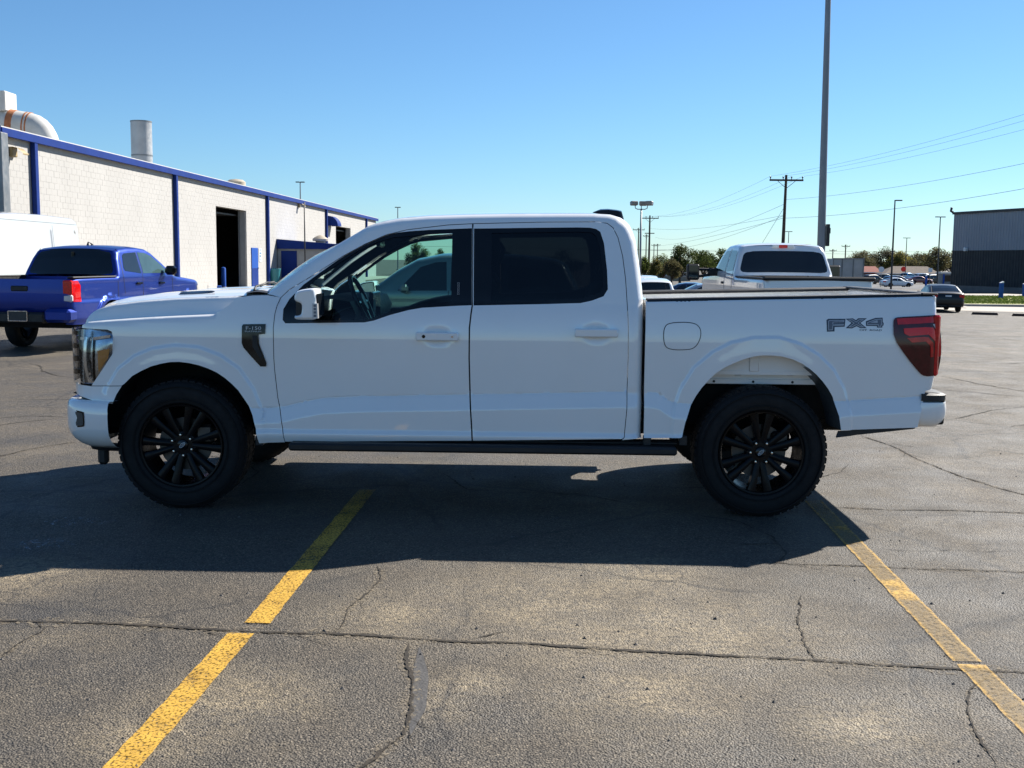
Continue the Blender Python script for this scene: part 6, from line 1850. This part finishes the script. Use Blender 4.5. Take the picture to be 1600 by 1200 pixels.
# wheel stops
simple('stop_brown', (0.05, 0.03, 0.025), 0.9, var=0.3)
for (xa, xb, yb_, wl_) in ((1518, 1560, 491.5, 'low dark brown wheel stop bar right beside the black sedan'), (1581, 1628, 494, 'second low dark brown wheel stop bar, one space away from the black sedan')):
    a, b = on_ground(xa, yb_), on_ground(xb, yb_ + 1.2)
    d = b - a
    t = thing('wheel_stop', wl_, 'wheel stop', gz((a + b) / 2), math.atan2(d.y, d.x), 'wheel stops by the grass strip')
    l2 = d.length / 2
    MB().add([(-l2, -0.09, 0), (l2, -0.09, 0), (l2, 0.09, 0), (-l2, 0.09, 0), (-l2 + 0.05, -0.06, 0.13), (l2 - 0.05, -0.06, 0.13), (l2 - 0.05, 0.06, 0.13), (-l2 + 0.05, 0.06, 0.13)], [(0, 1, 5, 4), (1, 2, 6, 5), (2, 3, 7, 6), (3, 0, 4, 7), (4, 5, 6, 7)]).build('stop_bar', 'stop_brown', t)
    for q in (-0.6, 0.6): MB().lathe([(0.128, 0.02), (0.136, 0.015), (0.136, 0)], 8, (q * l2, 0, 0), 'z').build('anchor_pin', 'grey_metal', t)
# blue posts
for px, a_, b_, lab in ((1446.5, 430, 449, 'blue square post standing among the far parked cars'), (1563.5, 439.5, 468, 'blue square post with a pale cap standing on the grass strip'), (1600, 441.5, 465, 'blue square post farther along the grass strip')):
    f = on_ground(px, b_); g = float(ground_z(f.x, f.y)); h = at_depth(px, a_, f.y).z - g
    t = thing('marker_post', lab, 'post', (f.x, f.y, g), 0.15)
    w = 0.125
    MB().box(-w, w, -w, w, 0.1, h - 0.12, 0.01).build('post', 'blue_door', t)
    MB().add([(-w, -w, h - 0.118), (w, -w, h - 0.118), (w, w, h - 0.118), (-w, w, h - 0.118), (w, -w, h), (w, w, h)], [(0, 1, 4), (3, 5, 2), (0, 4, 5, 3), (1, 2, 5, 4)]).build('cap', 'sign_white', t)
    MB().box(-w - 0.06, w + 0.06, -w - 0.06, w + 0.06, 0, 0.102, 0.01).build('footing', 'concrete_pad', t)
simple('tarp_wall', (0.24, 0.24, 0.23), 0.8)
# attendant booth
f = on_ground(1475, 449)
g = float(ground_z(f.x, f.y)); pxm = f.y / F_PX
BO = thing('attendant_booth', 'small booth with blue corner posts and pale roof beside the metal building', 'booth', (f.x, f.y, g), 0.1)
hb = at_depth(1475, 425, f.y).z - g; wb_ = 9.5 * pxm
MB().box(-wb_ * 1.1, wb_ * 1.1, -0.9, 0.9, hb - 0.28, hb, 0.03).build('booth_roof', 'roof_white', BO)
MB().box(-wb_ * 0.85, wb_ * 0.85, -0.7, 0.7, 0, hb - 0.3, 0.02).build('booth_wall', 'tarp_wall', BO)
MB().box(-wb_ * 0.55, wb_ * 0.65, -0.72, -0.69, 0.9, hb - 0.5, 0.005).build('booth_window', 'dark_glass', BO)
for x in (-wb_ * 0.55, wb_ * 0.8): MB().box(x - 0.11, x + 0.11, -0.85, -0.72, 0, hb - 0.3, 0.01).build('corner_post', 'blue_door', BO)

# ---- houses, container
simple('brick_red', (0.22, 0.075, 0.05), 0.9, var=0.15)
simple('shingle_brown', (0.16, 0.125, 0.10), 0.9, var=0.12, vscale=1.0)
simple('shingle_red', (0.24, 0.07, 0.05), 0.9, var=0.12)
simple('house_tan', (0.30, 0.25, 0.19), 0.9)
def house(px0, px1, pye, pyr, Y, roof_m, wall_m, label):
    a, b = at_depth(px0, pye, Y), at_depth(px1, pye, Y)
    g = float(ground_z((a.x + b.x) / 2, Y)); w = (b.x - a.x) / 2; ez = a.z - g; rz_ = at_depth((px0 + px1) / 2, pyr, Y).z - g
    t = thing('house', label, 'house', ((a.x + b.x) / 2, Y, g), 0.05)
    MB().box(-w * 0.94, w * 0.94, -3.2, 3.2, 0, ez, 0).build('wall', wall_m, t)
    ov = 0.3
    MB().add([(-w, -3.6, ez), (w, -3.6, ez), (w, 3.6, ez), (-w, 3.6, ez), (-w * 0.55, 0, rz_), (w * 0.70, 0, rz_)], [(0, 1, 5, 4), (2, 3, 4, 5), (3, 0, 4), (1, 2, 5)]).build('roof', roof_m, t)
    MB().box(-w, w, -3.62, -3.55, ez - 0.15, ez + 0.02).build('eave_board', 'sign_white', t)
    for q in (-0.55, 0.1, 0.6):
        wd = MB().box(w * q - 0.6, w * q + 0.6, -3.26, -3.19, 0.9, min(2.0, ez - 0.3), 0.01).build('window', 'sign_white', t)
        MB().box(w * q - 0.5, w * q + 0.5, -3.275, -3.262, 1.0, min(1.9, ez - 0.4)).build('pane', 'dark_glass', wd)
house(1374, 1462, 427, 416, 290, 'shingle_brown', 'house_tan', 'low house with a wide brown shingle roof beyond the parked cars')
house(1340, 1372, 425, 416, 298, 'shingle_red', 'brick_red', 'low house with a red roof beside the pale container')
house(1030, 1075, 425, 418, 215, 'shingle_brown', 'house_tan', 'tan house half hidden by the green trees beyond the cab')
simple('tarp', (0.42, 0.43, 0.42), 0.8, var=0.15, vscale=0.8)
a, b = at_depth(1297, 404, 128), at_depth(1345, 405, 128)
g = float(ground_z(a.x, 128)); h = a.z - g
t = thing('storage_container', 'pale grey storage container with dark posts behind the older white pickup', 'container', ((a.x + b.x) / 2, 128, g), 0.0)
w = (b.x - a.x) / 2
MB().box(-w, w, -1.2, 1.2, 0.1, h, 0.02).build('container_body', 'tarp', t)
for q in (-0.98, -0.4, 0.32, 0.98): MB().box(w * q - 0.06, w * q + 0.06, -1.28, -1.19, 0.1, h + 0.02, 0.01).build('container_post', 'grey_metal', t)
MB().box(-w - 0.02, w + 0.02, -1.29, -1.19, h - 0.06, h + 0.06, 0.01).build('top_rail', 'grey_metal', t)
MB().box(-w - 0.02, w + 0.02, -1.29, -1.19, 0.0, 0.14, 0.01).build('bottom_rail', 'grey_metal', t)
# ================================================================== POLES, WIRES, TREES
simple('pole_wood', (0.075, 0.048, 0.036), 0.9, var=0.25, vscale=3)
simple('pole_grey', (0.25, 0.255, 0.27), 0.5, metal=0.3, var=0.12, vscale=0.8)
simple('pole_dark', (0.03, 0.028, 0.028), 0.5, var=0.2)
simple('insulator', (0.05, 0.035, 0.03), 0.3)
simple('cable', (0.02, 0.02, 0.022), 0.6)
simple('lamp_head', (0.24, 0.24, 0.25), 0.5, metal=0.3)
simple('lamp_glass', (0.35, 0.28, 0.20), 0.2)
POLES = []
def utility_pole(px, py_top, Y, arm_px, label, lean=0.0, lower=False, r=0.15):
    a = at_depth(px, py_top, Y)
    g = float(ground_z(a.x, Y)); h = a.z - g
    t = thing('utility_pole', label, 'utility pole', (a.x, Y, g), 0, 'wooden utility poles along the street')
    lx = lean * h
    MB().tube([(-lx, 0, 0), (-lx * 0.5, 0, h * 0.5), (0, 0, h + 0.15)], [r * 1.15, r, r * 0.72], 10).build('pole_shaft', 'pole_wood', t, True, 50)
    w = arm_px / F_PX * Y / 2
    MB().box(-w, w, -0.20, -0.08, h - 0.40, h - 0.24, 0.01).build('crossarm', 'pole_wood', t)
    br = MB()
    for s_ in (-1, 1): br.tube([(s_ * w * 0.55, -0.20, h - 0.36), (0, -0.17, h - 1.05)], 0.025, 5)
    br.build('arm_brace', 'pole_dark', t)
    tips = []
    for q in (-0.95, -0.2 if not lower else -0.45, 0.30, 0.95):
        MB().lathe([(0, 0.03), (0.10, 0.04), (0.14, 0.07), (0.22, 0.07), (0.27, 0.0)], 8, (w * q, -0.14, h - 0.24), 'z').build('insulator', 'insulator', t, True)
        tips.append(Vector((a.x + w * q, Y - 0.14, g + h + 0.02)))
    if lower:
        MB().box(-w * 0.55, w * 0.55, -0.20, -0.08, h - 2.9, h - 2.76, 0.01).build('crossarm', 'pole_wood', t)
    return dict(tips=tips, x=a.x, y=Y, top=g + h)
PA = utility_pole(1228.5, 276, 100.0, 52, 'wooden utility pole with crossarm standing behind the older white pickup', 0.012)
PB = utility_pole(1015.5, 338, 188.0, 27, 'wooden utility pole with two crossarms beside the twin floodlight pole', 0.0, True, 0.17)
PC = utility_pole(998, 357, 265.0, 18, 'farther wooden utility pole just right of the cab roof corner', 0.0, False, 0.16)
PD = utility_pole(1010, 367, 300.0, 10, 'slim distant utility pole between the floodlight pole and the two-arm pole', 0.0, False, 0.16)
PE = utility_pole(1022, 382, 420.0, 9, 'small distant utility pole above the green trees', 0.0, False, 0.18)
PE2 = utility_pole(1027.5, 381.5, 420.0, 9, 'small distant utility pole rising right above the tallest green tree', 0.0, False, 0.18)
PF = utility_pole(1301.5, 390, 330.0, 11, 'small distant utility pole left of the bare trees', 0.0, False, 0.18)
PG = utility_pole(1321.5, 383, 300.0, 13, 'distant utility pole above the pale storage container', 0.0, False, 0.18)
# the next pole of the line stands out of view to the right and carries the wires on
PN = utility_pole(1840, 120, 50.0, 104, 'wooden utility pole nearest the grass strip, carrying the lines past the tall grey pole', 0.0)
def wire(a, b, sag, r=0.012, n=24, lab='thin dark power line hanging between the wooden utility poles'):
    pts = []
    for i in range(n + 1):
        t = i / n
        q = a.lerp(b, t); q.z -= sag * 4 * t * (1 - t)
        pts.append(q)
    o_ = pts[0].copy()
    w = MB().tube([q - o_ for q in pts], r * 0.75, 5).build('power_line', 'cable', None, True)
    w.location = o_
    return tag(w, lab, 'wire', 'power lines along the street')
for i in (0, 1, 2, 3):
    if i != 1: wire(PA['tips'][i], PB['tips'][i], 1.1, lab='thin power line sagging from the single-arm pole crossarm to the two-arm pole')
    if i != 2: wire(PA['tips'][i], PN['tips'][i], 0.5, 0.010, lab='thin power line rising from the single-arm pole crossarm past the tall grey pole')
def pz(P_, py): return Vector((P_['x'], P_['y'] - 0.2, at_depth(1228, py, P_['y']).z))
wire(pz(PA, 312), Vector((PN['x'], 50, PN['top'] - 2.3)), 0.5, 0.014, lab='upper bare cable from the middle of the single-arm pole past the tall grey pole')
wire(pz(PA, 341), Vector((PN['x'], 50, PN['top'] - 3.6)), 0.5, 0.016, lab='lower thick cable from the single-arm pole past the tall grey pole and light pole')
wire(pz(PA, 336), Vector((PB['x'], PB['y'], at_depth(1015, 357, PB['y']).z)), 0.6, 0.016, lab='taut cable from the lower single-arm pole to the two-arm pole')
wire(pz(PA, 336), Vector((PB['x'] + 0.2, PB['y'], at_depth(1015, 391, PB['y']).z)), 0.9, 0.018, lab='thickest dark cable sloping from the single-arm pole down behind the tallest oak')
wire(pz(PA, 340), Vector((PC['x'] + 4, PC['y'], at_depth(1040, 385, PC['y']).z)), 0.4, 0.020, lab='second cable sloping low from the single-arm pole towards the green trees')
wire(pz(PA, 318), Vector((PC['x'] + 4, PC['y'], at_depth(1030, 371, PC['y']).z)), 1.5, 0.018, lab='thin sagging cable from high on the single-arm pole over the green trees')
ga = pz(PA, 320); gb_ = on_plane(1148, 430, -1.0)
w = wire(ga, Vector((ga.x - 4.6, 99.5, float(ground_z(ga.x - 4.6, 99.5)))), 0.0, 0.02)
w['label'] = 'slanted guy wire bracing the wooden pole behind the older white pickup'; w['category'] = 'wire'; w.name = 'guy_wire'
wire(Vector((-120, 420, 7.6)), Vector((260, 420, 7.0)), 1.2, 0.05, lab='faint far power line low over the horizon trees')
wire(Vector((20, 330, 5.2)), Vector((330, 330, 5.0)), 1.0, 0.04, lab='faint power line over the bare trees beside the metal building')

# tall grey pole
YP = 40.0
a = at_depth(1283, 385, YP); b_ = at_depth(1294, 0, YP)
g = float(ground_z(a.x, YP)); ux = (b_.x - a.x) / (b_.z - a.z)
TP = thing('tall_pole', 'tall tapering grey steel pole rising out of the picture behind the older white pickup', 'pole', (a.x - ux * (a.z - g), YP, g))
H_ = 17.0
r0 = 6.2 / F_PX * YP; r1 = 4.2 / F_PX * YP
zt = b_.z - g
def rr_(z): return r0 + (r1 - r0) * max(0, (z - (a.z - g))) / (zt - (a.z - g))
MB().tube([(ux * z, 0, z) for z in np.linspace(0, H_, 9)], [rr_(z) for z in np.linspace(0, H_, 9)], 20).build('pole_shaft', 'pole_grey', TP, True, 60)
MB().box(-0.3, 0.3, -0.3, 0.3, 0, 0.05, 0.01).build('base_plate', 'grey_metal', TP)
zz = at_depth(1291, 367, YP).z - g
MB().box(r0 - 0.01, r0 + 0.09, -0.12, 0.12, zz - 0.4, zz + 0.38, 0.01).build('control_box', 'pole_dark', TP)
MB().box(r0 + 0.085, r0 + 0.14, -0.03, 0.03, zz + 0.05, zz + 0.25, 0.005).build('box_latch', 'pole_dark', TP)
for s_ in (-1, 1): MB().box(*(sorted((s_ * 0.2, s_ * 1.0))), -0.2, 0.2, H_ - 0.3, H_ - 0.05, 0.03).build('lamp_head', 'lamp_head', TP)

def lamp_pole(px, py_top, Y, heads, label, mat='pole_dark', r=0.09, size=1.0, group='slim lot lights'):
    a = at_depth(px, py_top, Y)
    g = float(ground_z(a.x, Y)); h = a.z - g
    t = thing('light_pole', label, 'light pole', (a.x, Y, g), 0, group)
    MB().tube([(0, 0, 0), (0, 0, h * 0.5), (0, 0, h)], [r * 1.2, r, r * 0.7], 10).build('pole_shaft', mat, t, True, 50)
    MB().box(-0.25, 0.25, -0.25, 0.25, 0, 0.12, 0.02).build('pole_base', 'concrete_pad', t)
    for s_ in heads:
        MB().box(*(sorted((s_ * 0.05, s_ * 0.75 * size))), -0.16, 0.16, h - 0.10, h + 0.02, 0.03).build('lamp_head', 'pole_dark', t)
    return t
lamp_pole(1398.5, 312.5, 118, (1,), 'slim dark light pole with one head reaching right above the parked cars')
lamp_pole(1417, 371.5, 230, (-1, 1), 'distant light pole with two heads above the brown-roofed house', size=1.0)
lamp_pole(1469.5, 338.5, 150, (-1, 1), 'slim dark light pole with two heads beside the booth', size=0.9)
lamp_pole(469, 284, 140, (-1, 1), 'light pole with two heads rising behind the garage roof', 'pole_grey', size=0.75)
lamp_pole(621.5, 323.5, 170, (-1, 1), 'light pole with two heads beyond the roof of the big white pickup', 'pole_grey', size=0.6)
lamp_pole(1232.5, 361.5, 210, (-1, 1), 'distant light pole just above the older white pickup', 'pole_grey', size=0.9)
# floodlight pole
Yf = 92.0
a = at_depth(1002, 327, Yf); g = float(ground_z(a.x, Yf)); h = a.z - g
FP = thing('floodlight_pole', 'grey pole carrying three box floodlights just beyond the cab corner', 'light pole', (a.x, Yf, g))
MB().tube([(0, 0, 0), (0, 0, h)], [0.10, 0.07], 10).build('pole_shaft', 'pole_grey', FP, True)
MB().tube([(-0.52, 0, h + 0.35), (-0.48, 0, h + 0.08), (-0.3, 0, h), (0.3, 0, h), (0.48, 0, h + 0.08), (0.52, 0, h + 0.35)], 0.035, 8).build('yoke', 'pole_grey', FP, True)
MB().tube([(0, 0, h), (0, 0, h + 0.3)], 0.035, 8).build('stem', 'pole_grey', FP, True)
for x, y, rz_ in ((-0.60, 0.0, 0.35), (0.16, 0.25, -0.25), (0.62, -0.25, -0.6)):
    M = Matrix.Translation((x, y, h + 0.48)) @ Matrix.Rotation(rz_, 4, 'Z') @ Matrix.Rotation(-0.15, 4, 'X')
    fl = MB().box(-0.30, 0.30, -0.20, 0.20, -0.17, 0.17, 0.05, M).build('floodlight', 'lamp_head', FP)
    MB().box(-0.26, 0.26, -0.215, -0.195, -0.14, 0.12, 0.005, M).build('lens', 'lamp_glass', fl)
# street signs
def street_sign(px, py, Y, label, shape, mat):
    a = at_depth(px, py, Y); g = float(ground_z(a.x, Y)); h = a.z - g
    t = thing('street_sign', label, 'sign', (a.x, Y, g))
    MB().tube([(0, 0, 0), (0, 0, h + 0.3)], 0.04, 8).build('sign_post', 'grey_metal', t, True)
    n, r, o_ = shape
    MB().prism([(r * math.cos(2 * PI * i / n + o_), r * math.sin(2 * PI * i / n + o_)) for i in range(n)], lambda p, q, d: (p, d, h + q), -0.07, -0.045).build('sign_face', mat, t)
street_sign(1411.5, 420.5, 175, 'red stop sign in front of the brown-roofed house', (8, 0.42, PI / 8), 'bright_red_lens')
street_sign(1377, 421, 165, 'round pale sign at the end of the brown roof', (16, 0.42, 0), 'sign_white')
street_sign(1453.5, 422, 165, 'square pale sign at the right end of the brown-roofed house', (4, 0.42, PI / 4), 'sign_white')

# ---- trees
def leaf_mat(name, c0, c1):
    m, nt, b = nodes_of(name)
    oi = nt.nodes.new('ShaderNodeNewGeometry')
    L(nt, ramp(nt, oi.outputs['Random Per Island'], [(0.0, c0), (1.0, c1)]), b.inputs['Base Color'])
    b.inputs['Roughness'].default_value = 0.75
    b.inputs['Specular IOR Level'].default_value = 0.2
    tl_ = N(nt, 'ShaderNodeBsdfTranslucent'); mx = nt.nodes.new('ShaderNodeMixShader'); mx.inputs[0].default_value = 0.42
    L(nt, ramp(nt, oi.outputs['Random Per Island'], [(0.0, tuple(c * 1.3 for c in c0)), (1.0, tuple(c * 1.3 for c in c1))]), tl_.inputs[0])
    L(nt, b.outputs[0], mx.inputs[1]); L(nt, tl_.outputs[0], mx.inputs[2]); L(nt, mx.outputs[0], nt.nodes['Material Output'].inputs['Surface'])
leaf_mat('leaf_green', (0.030, 0.045, 0.010), (0.100, 0.125, 0.030))
leaf_mat('leaf_olive', (0.050, 0.048, 0.020), (0.135, 0.120, 0.060))
leaf_mat('leaf_yellow', (0.090, 0.090, 0.020), (0.20, 0.17, 0.045))
simple('bark', (0.075, 0.058, 0.045), 0.95, var=0.3)
def tree(px, py_top, Y, w_px, label, leaf, seed, dens=1.0, trunk=0.28, bare=False):
    r = random.Random(seed)
    a = at_depth(px, py_top, Y); g = float(ground_z(a.x, Y)); h = a.z - g
    cw = w_px / F_PX * Y / 2
    t = thing('tree', label, 'tree', (a.x, Y, g), r.random() * 6, 'trees beyond the lot')
    tk = MB()
    k = h * trunk
    tk.tube([(0, 0, 0), (r.uniform(-.1, .1), r.uniform(-.1, .1), k * 0.6), (r.uniform(-.15, .15), r.uniform(-.15, .15), k * 1.1)], [0.035 * h + 0.05, 0.028 * h, 0.024 * h], 8)
    blobs = []
    nb = 13
    for i in range(nb):
        an = 2 * PI * i / nb * 2.4 + r.random(); rad = cw * r.uniform(0.2, 0.78)
        z = h * r.uniform(0.42, 0.86) if rad < cw * 0.55 else h * r.uniform(0.36, 0.70)
        c = Vector((rad * math.cos(an), rad * math.sin(an), z))
        blobs.append((c, cw * r.uniform(0.22, 0.40), h * r.uniform(0.10, 0.17)))
        mid = Vector((c.x * 0.45, c.y * 0.45, k + (c.z - k) * 0.5 + r.uniform(-.1, .1) * h))
        tk.tube([(0, 0, k * 0.85), mid, c], [0.018 * h, 0.012 * h, 0.005 * h], 6)
        for _ in range(5 if bare else 2):
            e = c + Vector((r.uniform(-1, 1) * cw * 0.4, r.uniform(-1, 1) * cw * 0.4, r.uniform(-0.05, 0.2) * h))
            tk.tube([mid.lerp(c, 0.7), e], [0.007 * h, 0.003 * h], 5)
    blobs.append((Vector((0, 0, h * 0.86)), cw * 0.34, h * 0.14))
    tk.build('trunk', 'bark', t, True)
    lv = MB()
    n = int(5200 * dens)
    for _ in range(n):
        c, br_, bh = r.choice(blobs)
        while True:
            d = Vector((r.gauss(0, 0.55), r.gauss(0, 0.55), r.gauss(0, 0.55)))
            if d.length < 1.25: break
        p_ = c + Vector((d.x * br_, d.y * br_, d.z * bh))
        s_ = h * r.uniform(0.013, 0.028)
        nx = Vector((r.gauss(0, 1), r.gauss(0, 1), r.gauss(0, 1))).normalized(); ny = nx.orthogonal().normalized()
        lv.add([p_ - nx * s_, p_ + ny * s_ * 0.6, p_ + nx * s_, p_ - ny * s_ * 0.6], [(0, 1, 2, 3)])
    lv.build('crown', leaf, t, fix=False)
TREES = [
    (1064, 382.5, 150, 62, 'tallest dark green oak beyond the cab corner', 'leaf_green', 1.5),
    (1036, 397, 162, 48, 'dark green tree left of the tallest oak', 'leaf_green', 1.2),
    (1024, 404, 135, 26, 'small yellow-green bush at the foot of the utility poles', 'leaf_yellow', 0.8),
    (1100, 391, 172, 60, 'green tree just left of the older white pickup', 'leaf_green', 1.3),
    (1128, 388, 185, 50, 'green tree partly hidden by the older white pickup cab', 'leaf_green', 1.2),
    (1050, 404, 140, 34, 'olive green tree with a rounded crown in front of the tallest oak', 'leaf_olive', 1.0),
    (1008, 400, 175, 34, 'green tree directly behind the utility poles', 'leaf_green', 1.0),
    (1352, 391, 360, 56, 'half bare tree right above the pale storage container', 'leaf_olive', 0.7),
    (1384, 386, 370, 54, 'tall thin-leaved tree behind the one-headed light pole', 'leaf_olive', 0.8),
    (1408, 392, 365, 52, 'yellowish green tree above the brown-roofed house', 'leaf_yellow', 1.1),
    (1437, 394, 355, 58, 'broad olive tree above the end of the brown-roofed house', 'leaf_olive', 0.9),
    (1466, 386, 350, 50, 'half bare tree behind the two-headed light pole', 'leaf_olive', 0.6),
    (1490, 393, 360, 46, 'olive tree right beside the metal building', 'leaf_olive', 0.8),
    (1326, 402, 380, 44, 'low olive tree behind the pale storage container', 'leaf_olive', 0.7),
    (1368, 394, 375, 50, 'olive tree filling the gap behind the red-roofed house', 'leaf_olive', 1.0),
    (1421, 397, 380, 60, 'low olive tree line behind the brown roof', 'leaf_olive', 1.0),
    (1452, 396, 372, 52, 'dusty green tree behind the square pale sign', 'leaf_green', 0.9),
    (1340, 398, 385, 50, 'grey-green tree behind the container and the red roof', 'leaf_green', 0.9),
    (652, 380, 120, 44, 'green tree seen through the front window of the big pickup', 'leaf_green', 1.2),
    (688, 388, 125, 26, 'small green tree at the right edge of the front window', 'leaf_green', 0.9),
    (790, 392, 170, 70, 'green tree line behind the rear door of the big pickup', 'leaf_green', 1.0),
    (880, 390, 180, 80, 'green tree behind the rear window of the big pickup', 'leaf_green', 1.0),
]
for i, (px, py, Y, w, lab, lf, dn) in enumerate(TREES):
    tree(px, py, Y, w, lab, lf, 100 + i, dn, bare='bare' in lab)
